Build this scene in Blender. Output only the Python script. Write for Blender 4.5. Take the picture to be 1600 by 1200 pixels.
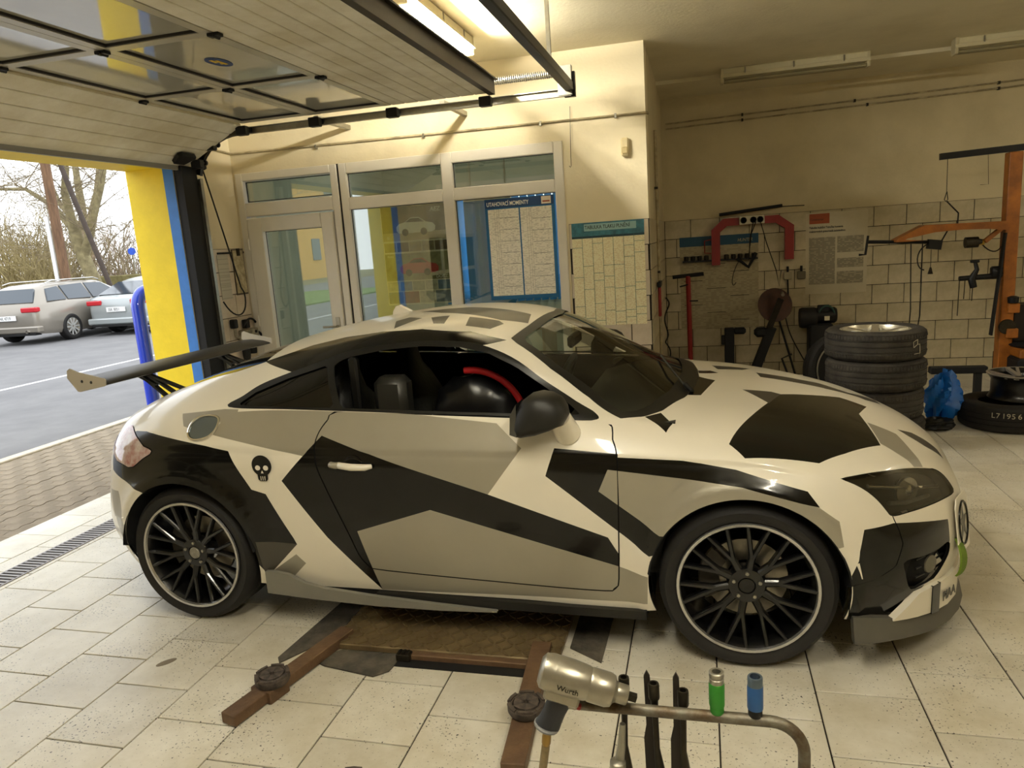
import bpy, bmesh, math, random
import numpy as np
from mathutils import Vector, Matrix
for o in list(bpy.data.objects): bpy.data.objects.remove(o)
scene = bpy.context.scene
COL = scene.collection
# ---------------------------------------------------------------- camera
cam_d = bpy.data.cameras.new('camera'); cam_d.sensor_fit = 'HORIZONTAL'; cam_d.sensor_width = 36; cam_d.lens = 25.70
cam_d.clip_start = .05; cam_d.clip_end = 300
cam = bpy.data.objects.new('camera', cam_d); COL.objects.link(cam); scene.camera = cam
CAMROT = ((0.967529, 0.243622, -0.067355), (-0.017874, -0.199863, -0.979661), (-0.252129, 0.949054, -0.189019))
_r, _d, _f = [Vector(v) for v in CAMROT]
cam.matrix_world = Matrix(((_r.x, -_d.x, -_f.x, 1.3210), (_r.y, -_d.y, -_f.y, -1.8552), (_r.z, -_d.z, -_f.z, 1.6522), (0, 0, 0, 1)))
# ---------------------------------------------------------------- overcast sky
world = bpy.data.worlds.new('overcast'); scene.world = world; world.use_nodes = True
_n = world.node_tree.nodes; _l = world.node_tree.links; _n.clear()
_o = _n.new('ShaderNodeOutputWorld'); _b = _n.new('ShaderNodeBackground'); _b.inputs[1].default_value = SKY = 3.0
_b.inputs[0].default_value = (.92, .96, 1.0, 1); _l.new(_b.outputs[0], _o.inputs[0])
# ---------------------------------------------------------------- view
vs = scene.view_settings; vs.view_transform = 'Standard'; vs.look = 'None'; vs.gamma = 1; vs.use_curve_mapping = False
vs.exposure = 0.0
LAMP_W = 150.0          # watts of one lit twin tube fitting
LAMP_COL = (1.0, .95, .82)
# ---------------------------------------------------------------- helpers
random.seed(7)
def hexc(h):
    h = h.lstrip('#'); c = [int(h[i:i+2], 16)/255 for i in (0, 2, 4)]
    return tuple((v/12.92 if v <= .04045 else ((v+.055)/1.055)**2.4) for v in c)
MATS = {}
def mat(name, col, rough=.5, metal=0., var=0., vscale=8., bump=0., bscale=60., emit=None, estr=0., spec=.5, coat=0., trans=0., ior=1.45, col2=None, stretch=None, coords='Object'):
    """principled material; var mixes the colour towards col2 (or a darker tone) with noise, bump adds fine relief"""
    if name in MATS: return MATS[name]
    if isinstance(col, str): col = hexc(col)
    m = bpy.data.materials.new(name); m.use_nodes = True; n = m.node_tree.nodes; l = m.node_tree.links
    b = n['Principled BSDF']
    b.inputs['Base Color'].default_value = (*col, 1); b.inputs['Roughness'].default_value = rough; b.inputs['Metallic'].default_value = metal
    b.inputs['Specular IOR Level'].default_value = spec; b.inputs['Coat Weight'].default_value = coat; b.inputs['Coat Roughness'].default_value = .06
    b.inputs['Transmission Weight'].default_value = trans; b.inputs['IOR'].default_value = ior
    if emit: b.inputs['Emission Color'].default_value = (*emit, 1); b.inputs['Emission Strength'].default_value = estr
    if var or bump:
        tc = n.new('ShaderNodeTexCoord'); vec = tc.outputs[coords]
        if stretch:
            mp = n.new('ShaderNodeMapping'); mp.inputs['Scale'].default_value = stretch; l.new(vec, mp.inputs[0]); vec = mp.outputs[0]
    if var:
        c2 = tuple(v*(1-var) for v in col) if col2 is None else (hexc(col2) if isinstance(col2, str) else col2)
        t = n.new('ShaderNodeTexNoise'); t.inputs['Scale'].default_value = vscale; t.inputs['Detail'].default_value = 6; t.inputs['Roughness'].default_value = .65
        l.new(vec, t.inputs['Vector'])
        r = n.new('ShaderNodeValToRGB'); r.color_ramp.elements[0].position = .36; r.color_ramp.elements[1].position = .66
        r.color_ramp.elements[0].color = (*c2, 1); r.color_ramp.elements[1].color = (*col, 1)
        l.new(t.outputs['Fac'], r.inputs[0]); l.new(r.outputs[0], b.inputs['Base Color'])
    if bump:
        t2 = n.new('ShaderNodeTexNoise'); t2.inputs['Scale'].default_value = bscale; t2.inputs['Detail'].default_value = 4; l.new(vec, t2.inputs['Vector'])
        bp = n.new('ShaderNodeBump'); bp.inputs['Strength'].default_value = bump; bp.inputs['Distance'].default_value = .01
        l.new(t2.outputs['Fac'], bp.inputs['Height']); l.new(bp.outputs[0], b.inputs['Normal'])
    MATS[name] = m; return m
def glass_mat(name, tint=(.9, .95, .93), ior=1.5, refl=1.0, rough=0., dark=0.):
    """thin pane: mirror reflection by fresnel over see-through tint (dark = share of opaque dark film)"""
    if name in MATS: return MATS[name]
    m = bpy.data.materials.new(name); m.use_nodes = True; n = m.node_tree.nodes; l = m.node_tree.links; n.clear()
    o = n.new('ShaderNodeOutputMaterial'); mx = n.new('ShaderNodeMixShader'); fr = n.new('ShaderNodeFresnel'); fr.inputs[0].default_value = ior
    ml = n.new('ShaderNodeMath'); ml.operation = 'MULTIPLY'; ml.inputs[1].default_value = refl; ml.use_clamp = True
    tr = n.new('ShaderNodeBsdfTransparent'); tr.inputs[0].default_value = (*tint, 1)
    gl = n.new('ShaderNodeBsdfGlossy'); gl.inputs['Roughness'].default_value = rough; gl.inputs[0].default_value = (1, 1, 1, 1)
    l.new(fr.outputs[0], ml.inputs[0]); l.new(ml.outputs[0], mx.inputs[0]); l.new(gl.outputs[0], mx.inputs[2])
    if dark:
        df = n.new('ShaderNodeBsdfDiffuse'); df.inputs[0].default_value = (.01, .01, .012, 1); m2 = n.new('ShaderNodeMixShader'); m2.inputs[0].default_value = dark
        l.new(tr.outputs[0], m2.inputs[1]); l.new(df.outputs[0], m2.inputs[2]); l.new(m2.outputs[0], mx.inputs[1])
    else: l.new(tr.outputs[0], mx.inputs[1])
    l.new(mx.outputs[0], o.inputs[0]); MATS[name] = m; return m

class MB:
    """collects shapes into one mesh"""
    def __init__(s): s.v = []; s.f = []; s.m = []
    def add(s, v, f, mi=0):
        k = len(s.v); s.v += [tuple(p) for p in v]; s.f += [tuple(i+k for i in q) for q in f]; s.m += [mi]*len(f); return s
    def box(s, x0, x1, y0, y1, z0, z1, mi=0):
        return s.add([(x0,y0,z0),(x1,y0,z0),(x1,y1,z0),(x0,y1,z0),(x0,y0,z1),(x1,y0,z1),(x1,y1,z1),(x0,y1,z1)],
                     [(3,2,1,0),(4,5,6,7),(0,1,5,4),(1,2,6,5),(2,3,7,6),(3,0,4,7)], mi)
    def bev(s, x0, x1, y0, y1, z0, z1, b=.004, mi=0):
        """box with chamfered edges"""
        xs = (x0, x1); ys = (y0, y1); zs = (z0, z1); V = []; idx = {}
        for a in (0, 1):
            for c in (0, 1):
                for d in (0, 1):
                    sx = b if a == 0 else -b; sy = b if c == 0 else -b; sz = b if d == 0 else -b
                    for t, q in (('x', (xs[a], ys[c]+sy, zs[d]+sz)), ('y', (xs[a]+sx, ys[c], zs[d]+sz)), ('z', (xs[a]+sx, ys[c]+sy, zs[d]))):
                        idx[(a, c, d, t)] = len(V); V.append(q)
        F = []
        for a in (0, 1): F.append([idx[(a, c, d, 'x')] for c, d in ((0,0),(1,0),(1,1),(0,1))][::1 if a else -1])
        for c in (0, 1): F.append([idx[(a, c, d, 'y')] for a, d in ((0,0),(0,1),(1,1),(1,0))][::1 if c else -1])
        for d in (0, 1): F.append([idx[(a, c, d, 'z')] for a, c in ((0,0),(1,0),(1,1),(0,1))][::1 if d else -1])
        for c in (0, 1):
            for d in (0, 1): F.append([idx[(0,c,d,'y')], idx[(1,c,d,'y')], idx[(1,c,d,'z')], idx[(0,c,d,'z')]][::1 if (c == d) else -1])
        for a in (0, 1):
            for d in (0, 1): F.append([idx[(a,0,d,'z')], idx[(a,1,d,'z')], idx[(a,1,d,'x')], idx[(a,0,d,'x')]][::1 if (a == d) else -1])
        for a in (0, 1):
            for c in (0, 1): F.append([idx[(a,c,0,'x')], idx[(a,c,1,'x')], idx[(a,c,1,'y')], idx[(a,c,0,'y')]][::1 if (a == c) else -1])
        for a in (0, 1):
            for c in (0, 1):
                for d in (0, 1): F.append([idx[(a,c,d,'x')], idx[(a,c,d,'y')], idx[(a,c,d,'z')]][::1 if (a+c+d) % 2 else -1])
        return s.add(V, F, mi)
    def tube(s, pts, r, n=10, cap=True, mi=0):
        """round tube along points; r a number or one per point"""
        pts = [Vector(p) for p in pts]; m = len(pts); rr = r if hasattr(r, '__len__') else [r]*m
        T = []
        for i in range(m):
            a = pts[max(i-1, 0)]; b = pts[min(i+1, m-1)]; t = (b-a); T.append(t.normalized() if t.length > 1e-9 else Vector((0, 0, 1)))
        u = T[0].orthogonal().normalized(); V = []; F = []
        for i in range(m):
            u = (u-T[i]*u.dot(T[i])); u = u.normalized() if u.length > 1e-6 else T[i].orthogonal().normalized()
            w = T[i].cross(u)
            for k in range(n):
                a = 2*math.pi*k/n; V.append(pts[i]+(u*math.cos(a)+w*math.sin(a))*rr[i])
        for i in range(m-1):
            for k in range(n): F.append((i*n+k, i*n+(k+1) % n, (i+1)*n+(k+1) % n, (i+1)*n+k))
        if cap: F.append(tuple(range(n-1, -1, -1))); F.append(tuple((m-1)*n+k for k in range(n)))
        return s.add(V, F, mi)
    def lathe(s, prof, origin=(0,0,0), axis=(0,0,1), n=24, mi=0, closed=False, ang=2*math.pi, caps=True):
        """prof: list of (r, h) turned about axis through origin"""
        ax = Vector(axis).normalized(); u = ax.orthogonal().normalized(); w = ax.cross(u); o = Vector(origin); V = []; F = []; m = len(prof)
        full = abs(ang-2*math.pi) < 1e-6; nn = n if full else n+1
        for k in range(nn):
            a = ang*k/n; d = u*math.cos(a)+w*math.sin(a)
            for r, h in prof: V.append(o+d*r+ax*h)
        for k in range(n):
            k2 = (k+1) % nn
            for i in range(m-1 if not closed else m):
                j = (i+1) % m; F.append((k*m+i, k2*m+i, k2*m+j, k*m+j))
        if not closed and full and caps:
            if prof[0][0] > 1e-6: F.append(tuple(k*m for k in range(n-1, -1, -1)))
            if prof[-1][0] > 1e-6: F.append(tuple(k*m+m-1 for k in range(n)))
        return s.add(V, F, mi)
    def prism(s, poly, a, b, plane='xz', mi=0):
        """polygon (2d) extruded from a to b along the third axis"""
        def P(q, t):
            return {'xz': (q[0], t, q[1]), 'xy': (q[0], q[1], t), 'yz': (t, q[0], q[1])}[plane]
        n = len(poly); V = [P(q, a) for q in poly]+[P(q, b) for q in poly]
        F = [tuple(range(n)), tuple(range(2*n-1, n-1, -1))]+[((i+1) % n, i, n+i, n+(i+1) % n) for i in range(n)]
        return s.add(V, F, mi)
    def bar(s, p, q, w, h, mi=0, up=(0, 0, 1)):
        """rectangular bar between two points, w across, h along up"""
        p = Vector(p); q = Vector(q); t = (q-p).normalized(); up = Vector(up)
        x = t.cross(up); x = x.normalized() if x.length > 1e-6 else t.orthogonal().normalized(); y = x.cross(t)
        V = [c+x*(a*w/2)+y*(b*h/2) for c in (p, q) for a, b in ((-1,-1),(1,-1),(1,1),(-1,1))]
        return s.add(V, [(0,1,2,3),(7,6,5,4),(0,4,5,1),(1,5,6,2),(2,6,7,3),(3,7,4,0)], mi)
    def sphere(s, c, r, n=12, m=8, mi=0):
        rx, ry, rz = r if hasattr(r, '__len__') else (r, r, r); V = []; F = []
        for i in range(m+1):
            a = math.pi*i/m
            for k in range(n):
                b = 2*math.pi*k/n; V.append((c[0]+rx*math.sin(a)*math.cos(b), c[1]+ry*math.sin(a)*math.sin(b), c[2]+rz*math.cos(a)))
        for i in range(m):
            for k in range(n): F.append((i*n+k, (i+1)*n+k, (i+1)*n+(k+1) % n, i*n+(k+1) % n))
        return s.add(V, F, mi)
    def mesh(s, name, mats, smooth=None, weld=True):
        me = bpy.data.meshes.new(name); me.from_pydata(s.v, [], s.f)
        ms = mats if isinstance(mats, (list, tuple)) else [mats]
        for m in ms: me.materials.append(m)
        if len(ms) > 1: me.polygons.foreach_set('material_index', s.m)
        bm = bmesh.new(); bm.from_mesh(me)
        if weld: bmesh.ops.remove_doubles(bm, verts=bm.verts, dist=1e-5)
        bmesh.ops.dissolve_degenerate(bm, edges=bm.edges, dist=1e-6)
        bmesh.ops.recalc_face_normals(bm, faces=bm.faces); bm.to_mesh(me); bm.free()
        if smooth is not None:
            me.polygons.foreach_set('use_smooth', [True]*len(me.polygons)); me.set_sharp_from_angle(angle=math.radians(smooth))
        return me
    def build(s, name, mats, parent=None, smooth=None, loc=None, rot=None, **tags):
        o = bpy.data.objects.new(name, s.mesh(name, mats, smooth)); COL.objects.link(o)
        if parent is not None: o.parent = parent
        if loc is not None: o.location = loc
        if rot is not None: o.rotation_euler = rot
        tag(o, **tags); return o
def tag(o, label=None, cat=None, group=None, kind=None):
    if label: o['label'] = label
    if cat: o['category'] = cat
    if group: o['group'] = group
    if kind: o['kind'] = kind
    return o
def empty(name, loc=(0,0,0), rot=(0,0,0), parent=None, **tags):
    o = bpy.data.objects.new(name, None); COL.objects.link(o); o.location = loc; o.rotation_euler = rot; o.empty_display_size = .1
    if parent is not None: o.parent = parent
    return tag(o, **tags)
def inst(me, name, parent=None, loc=(0,0,0), rot=(0,0,0), scale=(1,1,1), **tags):
    o = bpy.data.objects.new(name, me); COL.objects.link(o); o.location = loc; o.rotation_euler = rot; o.scale = scale
    if parent is not None: o.parent = parent
    return tag(o, **tags)
def copy_tree(o, parent=None):
    c = o.copy(); COL.objects.link(c); c.parent = parent
    for ch in list(o.children): copy_tree(ch, c)
    return c
def text(s, name, size, m, parent=None, loc=(0,0,0), rot=(0,0,0), depth=.0006, align='LEFT', squeeze=1., bold=0., shear=0.):
    cu = bpy.data.curves.new(name, 'FONT'); cu.body = s; cu.size = size; cu.extrude = depth; cu.align_x = align; cu.offset = bold; cu.shear = shear
    t = bpy.data.objects.new(name, cu); COL.objects.link(t)
    bpy.context.view_layer.update()
    me = bpy.data.meshes.new_from_object(t); bpy.data.objects.remove(t); bpy.data.curves.remove(cu)
    me.materials.clear(); me.materials.append(m)
    for p in me.polygons: p.material_index = 0
    o = inst(me, name, parent, loc, rot, (squeeze, 1, 1)); return o
WALLROT = (math.pi/2, 0, 0)     # text that reads on a wall facing -y
def bez(p0, p1, p2, p3, n=12):
    out = []
    for i in range(n+1):
        t = i/n; a = (1-t)**3; b = 3*t*(1-t)**2; c = 3*t*t*(1-t); d = t**3
        out.append(tuple(a*p0[k]+b*p1[k]+c*p2[k]+d*p3[k] for k in range(3)))
    return out
# ---------------------------------------------------------------- materials of the place
def floor_tile_mat():
    m = bpy.data.materials.new('floor_tile_glaze'); m.use_nodes = True; n = m.node_tree.nodes; l = m.node_tree.links; b = n['Principled BSDF']
    g = n.new('ShaderNodeNewGeometry'); oi = n.new('ShaderNodeObjectInfo')
    t = n.new('ShaderNodeTexNoise'); t.inputs['Scale'].default_value = 2.2; t.inputs['Detail'].default_value = 8; t.inputs['Roughness'].default_value = .7; l.new(g.outputs['Position'], t.inputs['Vector'])
    r = n.new('ShaderNodeValToRGB'); r.color_ramp.elements[0].position = .3; r.color_ramp.elements[1].position = .62
    r.color_ramp.elements[0].color = (*hexc('#c2b89e'), 1); r.color_ramp.elements[1].color = (*hexc('#e2dccb'), 1); l.new(t.outputs['Fac'], r.inputs[0])
    # rubber specks, denser in patches
    v = n.new('ShaderNodeTexNoise'); v.inputs['Scale'].default_value = 105; v.inputs['Detail'].default_value = 2; l.new(g.outputs['Position'], v.inputs['Vector'])
    p = n.new('ShaderNodeTexNoise'); p.inputs['Scale'].default_value = 2.6; p.inputs['Detail'].default_value = 3; l.new(g.outputs['Position'], p.inputs['Vector'])
    mp = n.new('ShaderNodeMapRange'); mp.inputs[1].default_value = .35; mp.inputs[2].default_value = .75; mp.inputs[3].default_value = .70; mp.inputs[4].default_value = .565; l.new(p.outputs['Fac'], mp.inputs[0])
    gt = n.new('ShaderNodeMath'); gt.operation = 'SUBTRACT'; l.new(v.outputs['Fac'], gt.inputs[0]); l.new(mp.outputs[0], gt.inputs[1])
    ml = n.new('ShaderNodeMath'); ml.operation = 'MULTIPLY'; ml.inputs[1].default_value = 14; ml.use_clamp = True; l.new(gt.outputs[0], ml.inputs[0])
    # big dirty smears
    q = n.new('ShaderNodeTexNoise'); q.inputs['Scale'].default_value = .9; q.inputs['Detail'].default_value = 5; l.new(g.outputs['Position'], q.inputs['Vector'])
    q2 = n.new('ShaderNodeMapRange'); q2.inputs[1].default_value = .56; q2.inputs[2].default_value = .8; q2.inputs[3].default_value = 0; q2.inputs[4].default_value = .28; l.new(q.outputs['Fac'], q2.inputs[0])
    m1 = n.new('ShaderNodeMix'); m1.data_type = 'RGBA'; m1.inputs['B'].default_value = (*hexc('#7d7156'), 1); l.new(q2.outputs[0], m1.inputs['Factor']); l.new(r.outputs[0], m1.inputs['A'])
    rv = n.new('ShaderNodeMapRange'); rv.inputs[3].default_value = .9; rv.inputs[4].default_value = 1.05; l.new(oi.outputs['Random'], rv.inputs[0])
    m3 = n.new('ShaderNodeVectorMath'); m3.operation = 'SCALE'; l.new(m1.outputs['Result'], m3.inputs[0]); l.new(rv.outputs[0], m3.inputs['Scale'])
    m2 = n.new('ShaderNodeMix'); m2.data_type = 'RGBA'; m2.inputs['B'].default_value = (*hexc('#2b261d'), 1); l.new(ml.outputs[0], m2.inputs['Factor']); l.new(m3.outputs[0], m2.inputs['A'])
    l.new(m2.outputs['Result'], b.inputs['Base Color']); b.inputs['Roughness'].default_value = .38
    rr = n.new('ShaderNodeMapRange'); rr.inputs[3].default_value = .28; rr.inputs[4].default_value = .5; l.new(t.outputs['Fac'], rr.inputs[0]); l.new(rr.outputs[0], b.inputs['Roughness'])
    bp = n.new('ShaderNodeBump'); bp.inputs['Strength'].default_value = .12; bp.inputs['Distance'].default_value = .004; l.new(t.outputs['Fac'], bp.inputs['Height']); l.new(bp.outputs[0], b.inputs['Normal'])
    return m
def stained_wall(name, base, dirt, lo, hi, amt=.7):
    """plaster with dirt that thickens in cloudy patches"""
    m = bpy.data.materials.new(name); m.use_nodes = True; n = m.node_tree.nodes; l = m.node_tree.links; b = n['Principled BSDF']
    g = n.new('ShaderNodeNewGeometry')
    t = n.new('ShaderNodeTexNoise'); t.inputs['Scale'].default_value = 1.3; t.inputs['Detail'].default_value = 9; t.inputs['Roughness'].default_value = .62; l.new(g.outputs['Position'], t.inputs['Vector'])
    r = n.new('ShaderNodeMapRange'); r.inputs[1].default_value = lo; r.inputs[2].default_value = hi; r.inputs[3].default_value = 0; r.inputs[4].default_value = amt; l.new(t.outputs['Fac'], r.inputs[0])
    x = n.new('ShaderNodeMix'); x.data_type = 'RGBA'; x.inputs['A'].default_value = (*hexc(base), 1); x.inputs['B'].default_value = (*hexc(dirt), 1); l.new(r.outputs[0], x.inputs['Factor'])
    l.new(x.outputs['Result'], b.inputs['Base Color']); b.inputs['Roughness'].default_value = .85
    t2 = n.new('ShaderNodeTexNoise'); t2.inputs['Scale'].default_value = 45; t2.inputs['Detail'].default_value = 4; l.new(g.outputs['Position'], t2.inputs['Vector'])
    bp = n.new('ShaderNodeBump'); bp.inputs['Strength'].default_value = .18; bp.inputs['Distance'].default_value = .01; l.new(t2.outputs['Fac'], bp.inputs['Height']); l.new(bp.outputs[0], b.inputs['Normal'])
    MATS[name] = m; return m
M_FLOORTILE = floor_tile_mat()
M_GROUT = mat('dark_grout', '#241c14', .9)
M_PLASTER = stained_wall('cream_plaster', '#dfd2b0', '#9c8e6c', .5, .85, .55)
M_BACKPL = stained_wall('grey_beige_plaster', '#cdbf9a', '#9a8d6b', .42, .8, .6)
M_CEIL = stained_wall('ceiling_paint', '#dcd2b4', '#b0a382', .45, .8, .5)
M_WTILE = mat('wall_tile_glaze', '#d3c6b0', .32, var=.12, vscale=5, col2='#bfae96')
M_WTILEB = mat('wall_tile_grimy', '#c6b999', .4, var=.2, vscale=4, col2='#a89b7b')
M_YELLOW = mat('yellow_paint', '#f6d829', .55, var=.1, vscale=6, bump=.12, bscale=50)
M_BLUEP = mat('blue_paint', '#3f7fd0', .5, var=.15, vscale=9, bump=.1, bscale=50)
M_WHITE = mat('white_pvc', '#ddd6c6', .35, var=.06, vscale=3)
M_BLACK = mat('black_rubber', '#0e0d0c', .7, var=.3, vscale=14)
M_BLACKM = mat('black_metal', '#151413', .45, metal=.3, var=.2, vscale=20)
M_GALV = mat('galvanised_steel', '#a8a496', .38, metal=.85, var=.25, vscale=12)
M_DARKST = mat('dark_oily_steel', '#3a352c', .45, metal=.8, var=.35, vscale=18)
M_CHROME = mat('bright_steel', '#d9d6cf', .18, metal=1.)
S_ = .338811; TL = .505*S_*2
XL, YO, YB, ZC = -2.77, 4.20, 6.70, 3.10
XR, YF_, XP = 7.2, -5.6, .93
# ---------------------------------------------------------------- floor with its tiles
floor = MB().box(-3.03, XR, YF_, YB+.1, -.12, -.006).build('floor', M_GROUT, kind='structure')
tile_me = MB().bev(-S_/2+.0028, S_/2-.0028, -TL/2+.0028, TL/2-.0028, -.012, 0, .0016).mesh('floor_tile', M_FLOORTILE)
cp = Vector(cam.matrix_world.translation)
def pix(p):
    d = Vector(p)-cp; z = d.dot(_f)
    return (800+1142.2*d.dot(_r)/z, 600+1142.2*d.dot(_d)/z, z) if z > .05 else (-9999, -9999, z)
def inview(p, mg=60):
    x, y, z = pix(p); return z > .05 and -mg < x < 1600+mg and -mg < y < 1200+mg
PLATE = (-.42, .86, .40, 1.30)      # lift plate recess (x0 x1 y0 y1)
cells = []
for c in range(-9, 22):
    x = (c+.5)*S_; par = (c+1) % 2
    for j in range(-20, 22):
        y = (2*j+par)*.505*S_+TL/2
        if y > YB+.1 or y < YF_: continue
        cells.append((x, y))
def vis(c): return inview((c[0], c[1], 0), 70)
seen = sorted([c for c in cells if vis(c)], key=lambda c: pix((c[0], c[1], 0))[2])
near_t = seen[:298]; rest = [c for c in cells if c not in set(near_t)]
for x, y in near_t: inst(tile_me, 'floor_tile', floor, (x, y, 0))
mb = MB()
for x, y in rest: mb.box(x-S_/2+.002, x+S_/2-.002, y-TL/2+.002, y+TL/2-.002, -.012, 0)
mb.build('floor_tiles_far', M_FLOORTILE, floor, kind='stuff')
# ---------------------------------------------------------------- walls and ceiling
DO = (.50, 3.40, 2.44)            # open doorway y0 y1 top
D2 = (-3.55, -.65, 2.44)          # next doorway, closed
wl = MB()
XO = -3.21
wl.box(XO, XL, DO[1], YO+.2, -.1, ZC).box(XO, XL, D2[1], DO[0], -.1, ZC).box(XO, XL, YF_, D2[0], -.1, ZC)
wl.box(XO, XL, DO[0], DO[1], DO[2], ZC).box(XO, XL, D2[0], D2[1], D2[2], ZC)
wall_left = wl.build('wall_left', M_PLASTER, kind='structure')
# office wall: pier right of the windows and strip above the frames
OF = (-2.745, .266, 2.43)         # frame opening x0 x1 top
wo = MB().box(OF[1], XP, YO, YO+.25, 0, ZC).box(XL, OF[1], YO, YO+.25, OF[2], ZC).box(XL, OF[0], YO, YO+.25, 0, OF[2]).box(-1.70, OF[1], YO+.02, YO+.25, 0, .62)
wall_office = wo.build('wall_office', M_PLASTER, kind='structure')
wall_side = MB().box(XP-.25, XP, YO+.25, YB, 0, ZC).build('wall_side', M_BACKPL, kind='structure')
wall_back = MB().box(XP-.25, XR, YB, YB+.25, 0, ZC).build('wall_back', M_BACKPL, kind='structure')
wall_right = MB().box(XR, XR+.25, YF_, YB+.25, 0, ZC).build('wall_right', M_BACKPL, kind='structure')
wall_front = MB().box(XO, XR+.25, YF_-.25, YF_, 0, ZC).build('wall_front', M_BACKPL, kind='structure')
ceiling = MB().box(XO, XR+.25, YF_-.25, YB+1.6, ZC, ZC+.2).build('ceiling', M_CEIL, kind='structure')
MB().box(XP, XR, 5.85, YB-.001, ZC-.035, ZC-.001).build('trim_1', M_CEIL, kind='structure')
# wall tiles, 31 x 20 cm in running bond
TW, TH, TOP = .311, .2035, 1.772
def tile_wall(wall, m, a0, a1, place, phase, z0=0.0, grout=.0065):
    cache = {}
    for k in range(9):
        zt = TOP-k*TH; zb = max(z0, zt-TH)
        if zt-zb < .02: break
        off = phase+(TW/2 if k % 2 else 0); i = math.floor((a0-off)/TW)
        while off+i*TW < a1-.01:
            l, r = max(a0, off+i*TW), min(a1, off+(i+1)*TW); i += 1
            if r-l < .02: continue
            key = (round(r-l, 3), round(zt-zb, 3))
            if key not in cache:
                w, h = key; cache[key] = MB().bev(-w/2+grout/2, w/2-grout/2, -.008, .004, -h/2+grout/2, h/2-grout/2, .0015).mesh('wall_tile', m)
            loc, rot = place((l+r)/2); inst(cache[key], 'wall_tile', wall, (loc[0], loc[1], (zt+zb)/2), rot)
def strip(wall, x0, x1, y0, y1, z1=TOP): MB().box(x0, x1, y0, y1, 0, z1).build('grout_bed', M_GROUT, wall)
strip(wall_back, XP, XR, YB-.002, YB+.01)
tile_wall(wall_back, M_WTILEB, XP+.012, 5.3, lambda a: ((a, YB-.002, 0), (0, 0, 0)), 3.09-7*TW)
strip(wall_side, XP-.01, XP+.002, YO+.004, YB)
tile_wall(wall_side, M_WTILEB, YO+.012, YB-.012, lambda a: ((XP+.002, a, 0), (0, 0, math.pi/2)), 4.21)
strip(wall_office, OF[1]+.02, XP, YO-.002, YO+.01)
tile_wall(wall_office, M_WTILE, OF[1]+.02, XP, lambda a: ((a, YO-.002, 0), (0, 0, 0)), .61-TW/2-2*TW)
strip(wall_left, XL-.01, XL+.002, 3.63, YO)
tile_wall(wall_left, M_WTILE, 3.63, YO-.004, lambda a: ((XL+.002, a, 0), (0, 0, math.pi/2)), 3.67)
# ---------------------------------------------------------------- painted reveal of the open doorway
def reveal(y0, y1, d):
    ya, yb = sorted((y0, y0+d*.004))
    MB().box(XO-.004, -2.865, ya, yb, -.02, DO[2]).build('yellow_reveal', M_YELLOW, wall_left)
    MB().box(-2.865, XL-.001, ya, yb, -.02, DO[2]).build('blue_edge', M_BLUEP, wall_left)
reveal(DO[1], 0, -1); reveal(DO[0], 0, 1)
MB().box(XO-.004, XL, DO[0]+.004, DO[1]-.004, DO[2]-.004, DO[2]).build('yellow_soffit', M_YELLOW, wall_left)
MB().box(XO-.012, XO, DO[1], YO+.2, -.1, ZC).box(XO-.012, XO, D2[1], DO[0], -.1, ZC).box(XO-.012, XO, DO[0], DO[1], DO[2], ZC).box(XO-.012, XO, YF_, D2[0], -.1, ZC).box(XO-.012, XO, D2[0], D2[1], D2[2], ZC).build('yellow_outer_face', M_YELLOW, wall_left)
# ---------------------------------------------------------------- drain channel in the floor
dr = empty('floor_drain', (-2.49, 1.6, 0), label='narrow slotted drain channel running across the doorway floor', cat='drain')
MB().box(-.068, .068, -1.5, 1.75, -.004, .0005).build('channel', mat('drain_dark', '#241d1a', .8), dr)
for s in (-1, 1): MB().box(s*.075-.006, s*.075+.006, -1.5, 1.75, -.01, .0035).build('edge_rail', mat('drain_rail', '#7b7470', .4, metal=.6, var=.2), dr)
bar_me = MB().box(-.07, .07, -.0075, .0075, -.003, .003).mesh('grate_bar', mat('drain_bar', '#9c9794', .5, metal=.3, var=.3, vscale=30))
for i in range(100): inst(bar_me, 'grate_bar', dr, (0, -1.48+i*.0325, .001))
# ---------------------------------------------------------------- outside ground
M_PAVE = mat('paver_concrete', '#8f826e', .9, var=.25, vscale=4, col2='#766a58', bump=.3, bscale=90)
M_ASPH = mat('asphalt', '#787777', .92, var=.12, vscale=1.5, bump=.4, bscale=160, col2='#6b6a6b')
ground = MB().box(-90, -3.03, -60, 90, -.30, -.05).build('ground', mat('sand_bed', '#6f6554', .95), kind='structure')
pave = empty('pavement', (-4.0, 3, -.02), kind='structure')
def wavy(L, W, g=.003):
    n = 12; top = []
    for i in range(n+1):
        y = -L/2+L*i/n; top.append((W/2-g+.010*math.sin(4*math.pi*i/n), y))
    bot = [(p[0]-W+2*g, p[1]) for p in top]
    return [(a, b+ (g if i == 0 else (-g if i == n else 0))) for i, (a, b) in enumerate(top)]+[(a, b) for a, b in reversed(bot)]
PW, PL = .132, .225
pv_me = MB().prism(wavy(PL, PW), -.05, 0, 'xy').mesh('paver', M_PAVE)
spots = []
for r in range(14):
    for k in range(-20, 42): spots.append((-3.06-PW*(r+.5), k*PL+(PL/2 if r % 2 else 0)))
pvs = [q for q in spots if inview((q[0], q[1], 0), 15)]; pvs.sort(key=lambda q: pix((q[0], q[1], 0))[2]); top = set(pvs[:290])
for q in top: inst(pv_me, 'paver', pave, (q[0]+4.0, q[1]-3, random.uniform(-.002, .002)))
mb = MB()
for q in spots:
    if q not in top: mb.prism([(a+q[0]+4.0, b+q[1]-3) for a, b in wavy(PL, PW)], -.05, 0, 'xy')
mb.build('pavers_far', M_PAVE, pave, kind='stuff')
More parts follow.
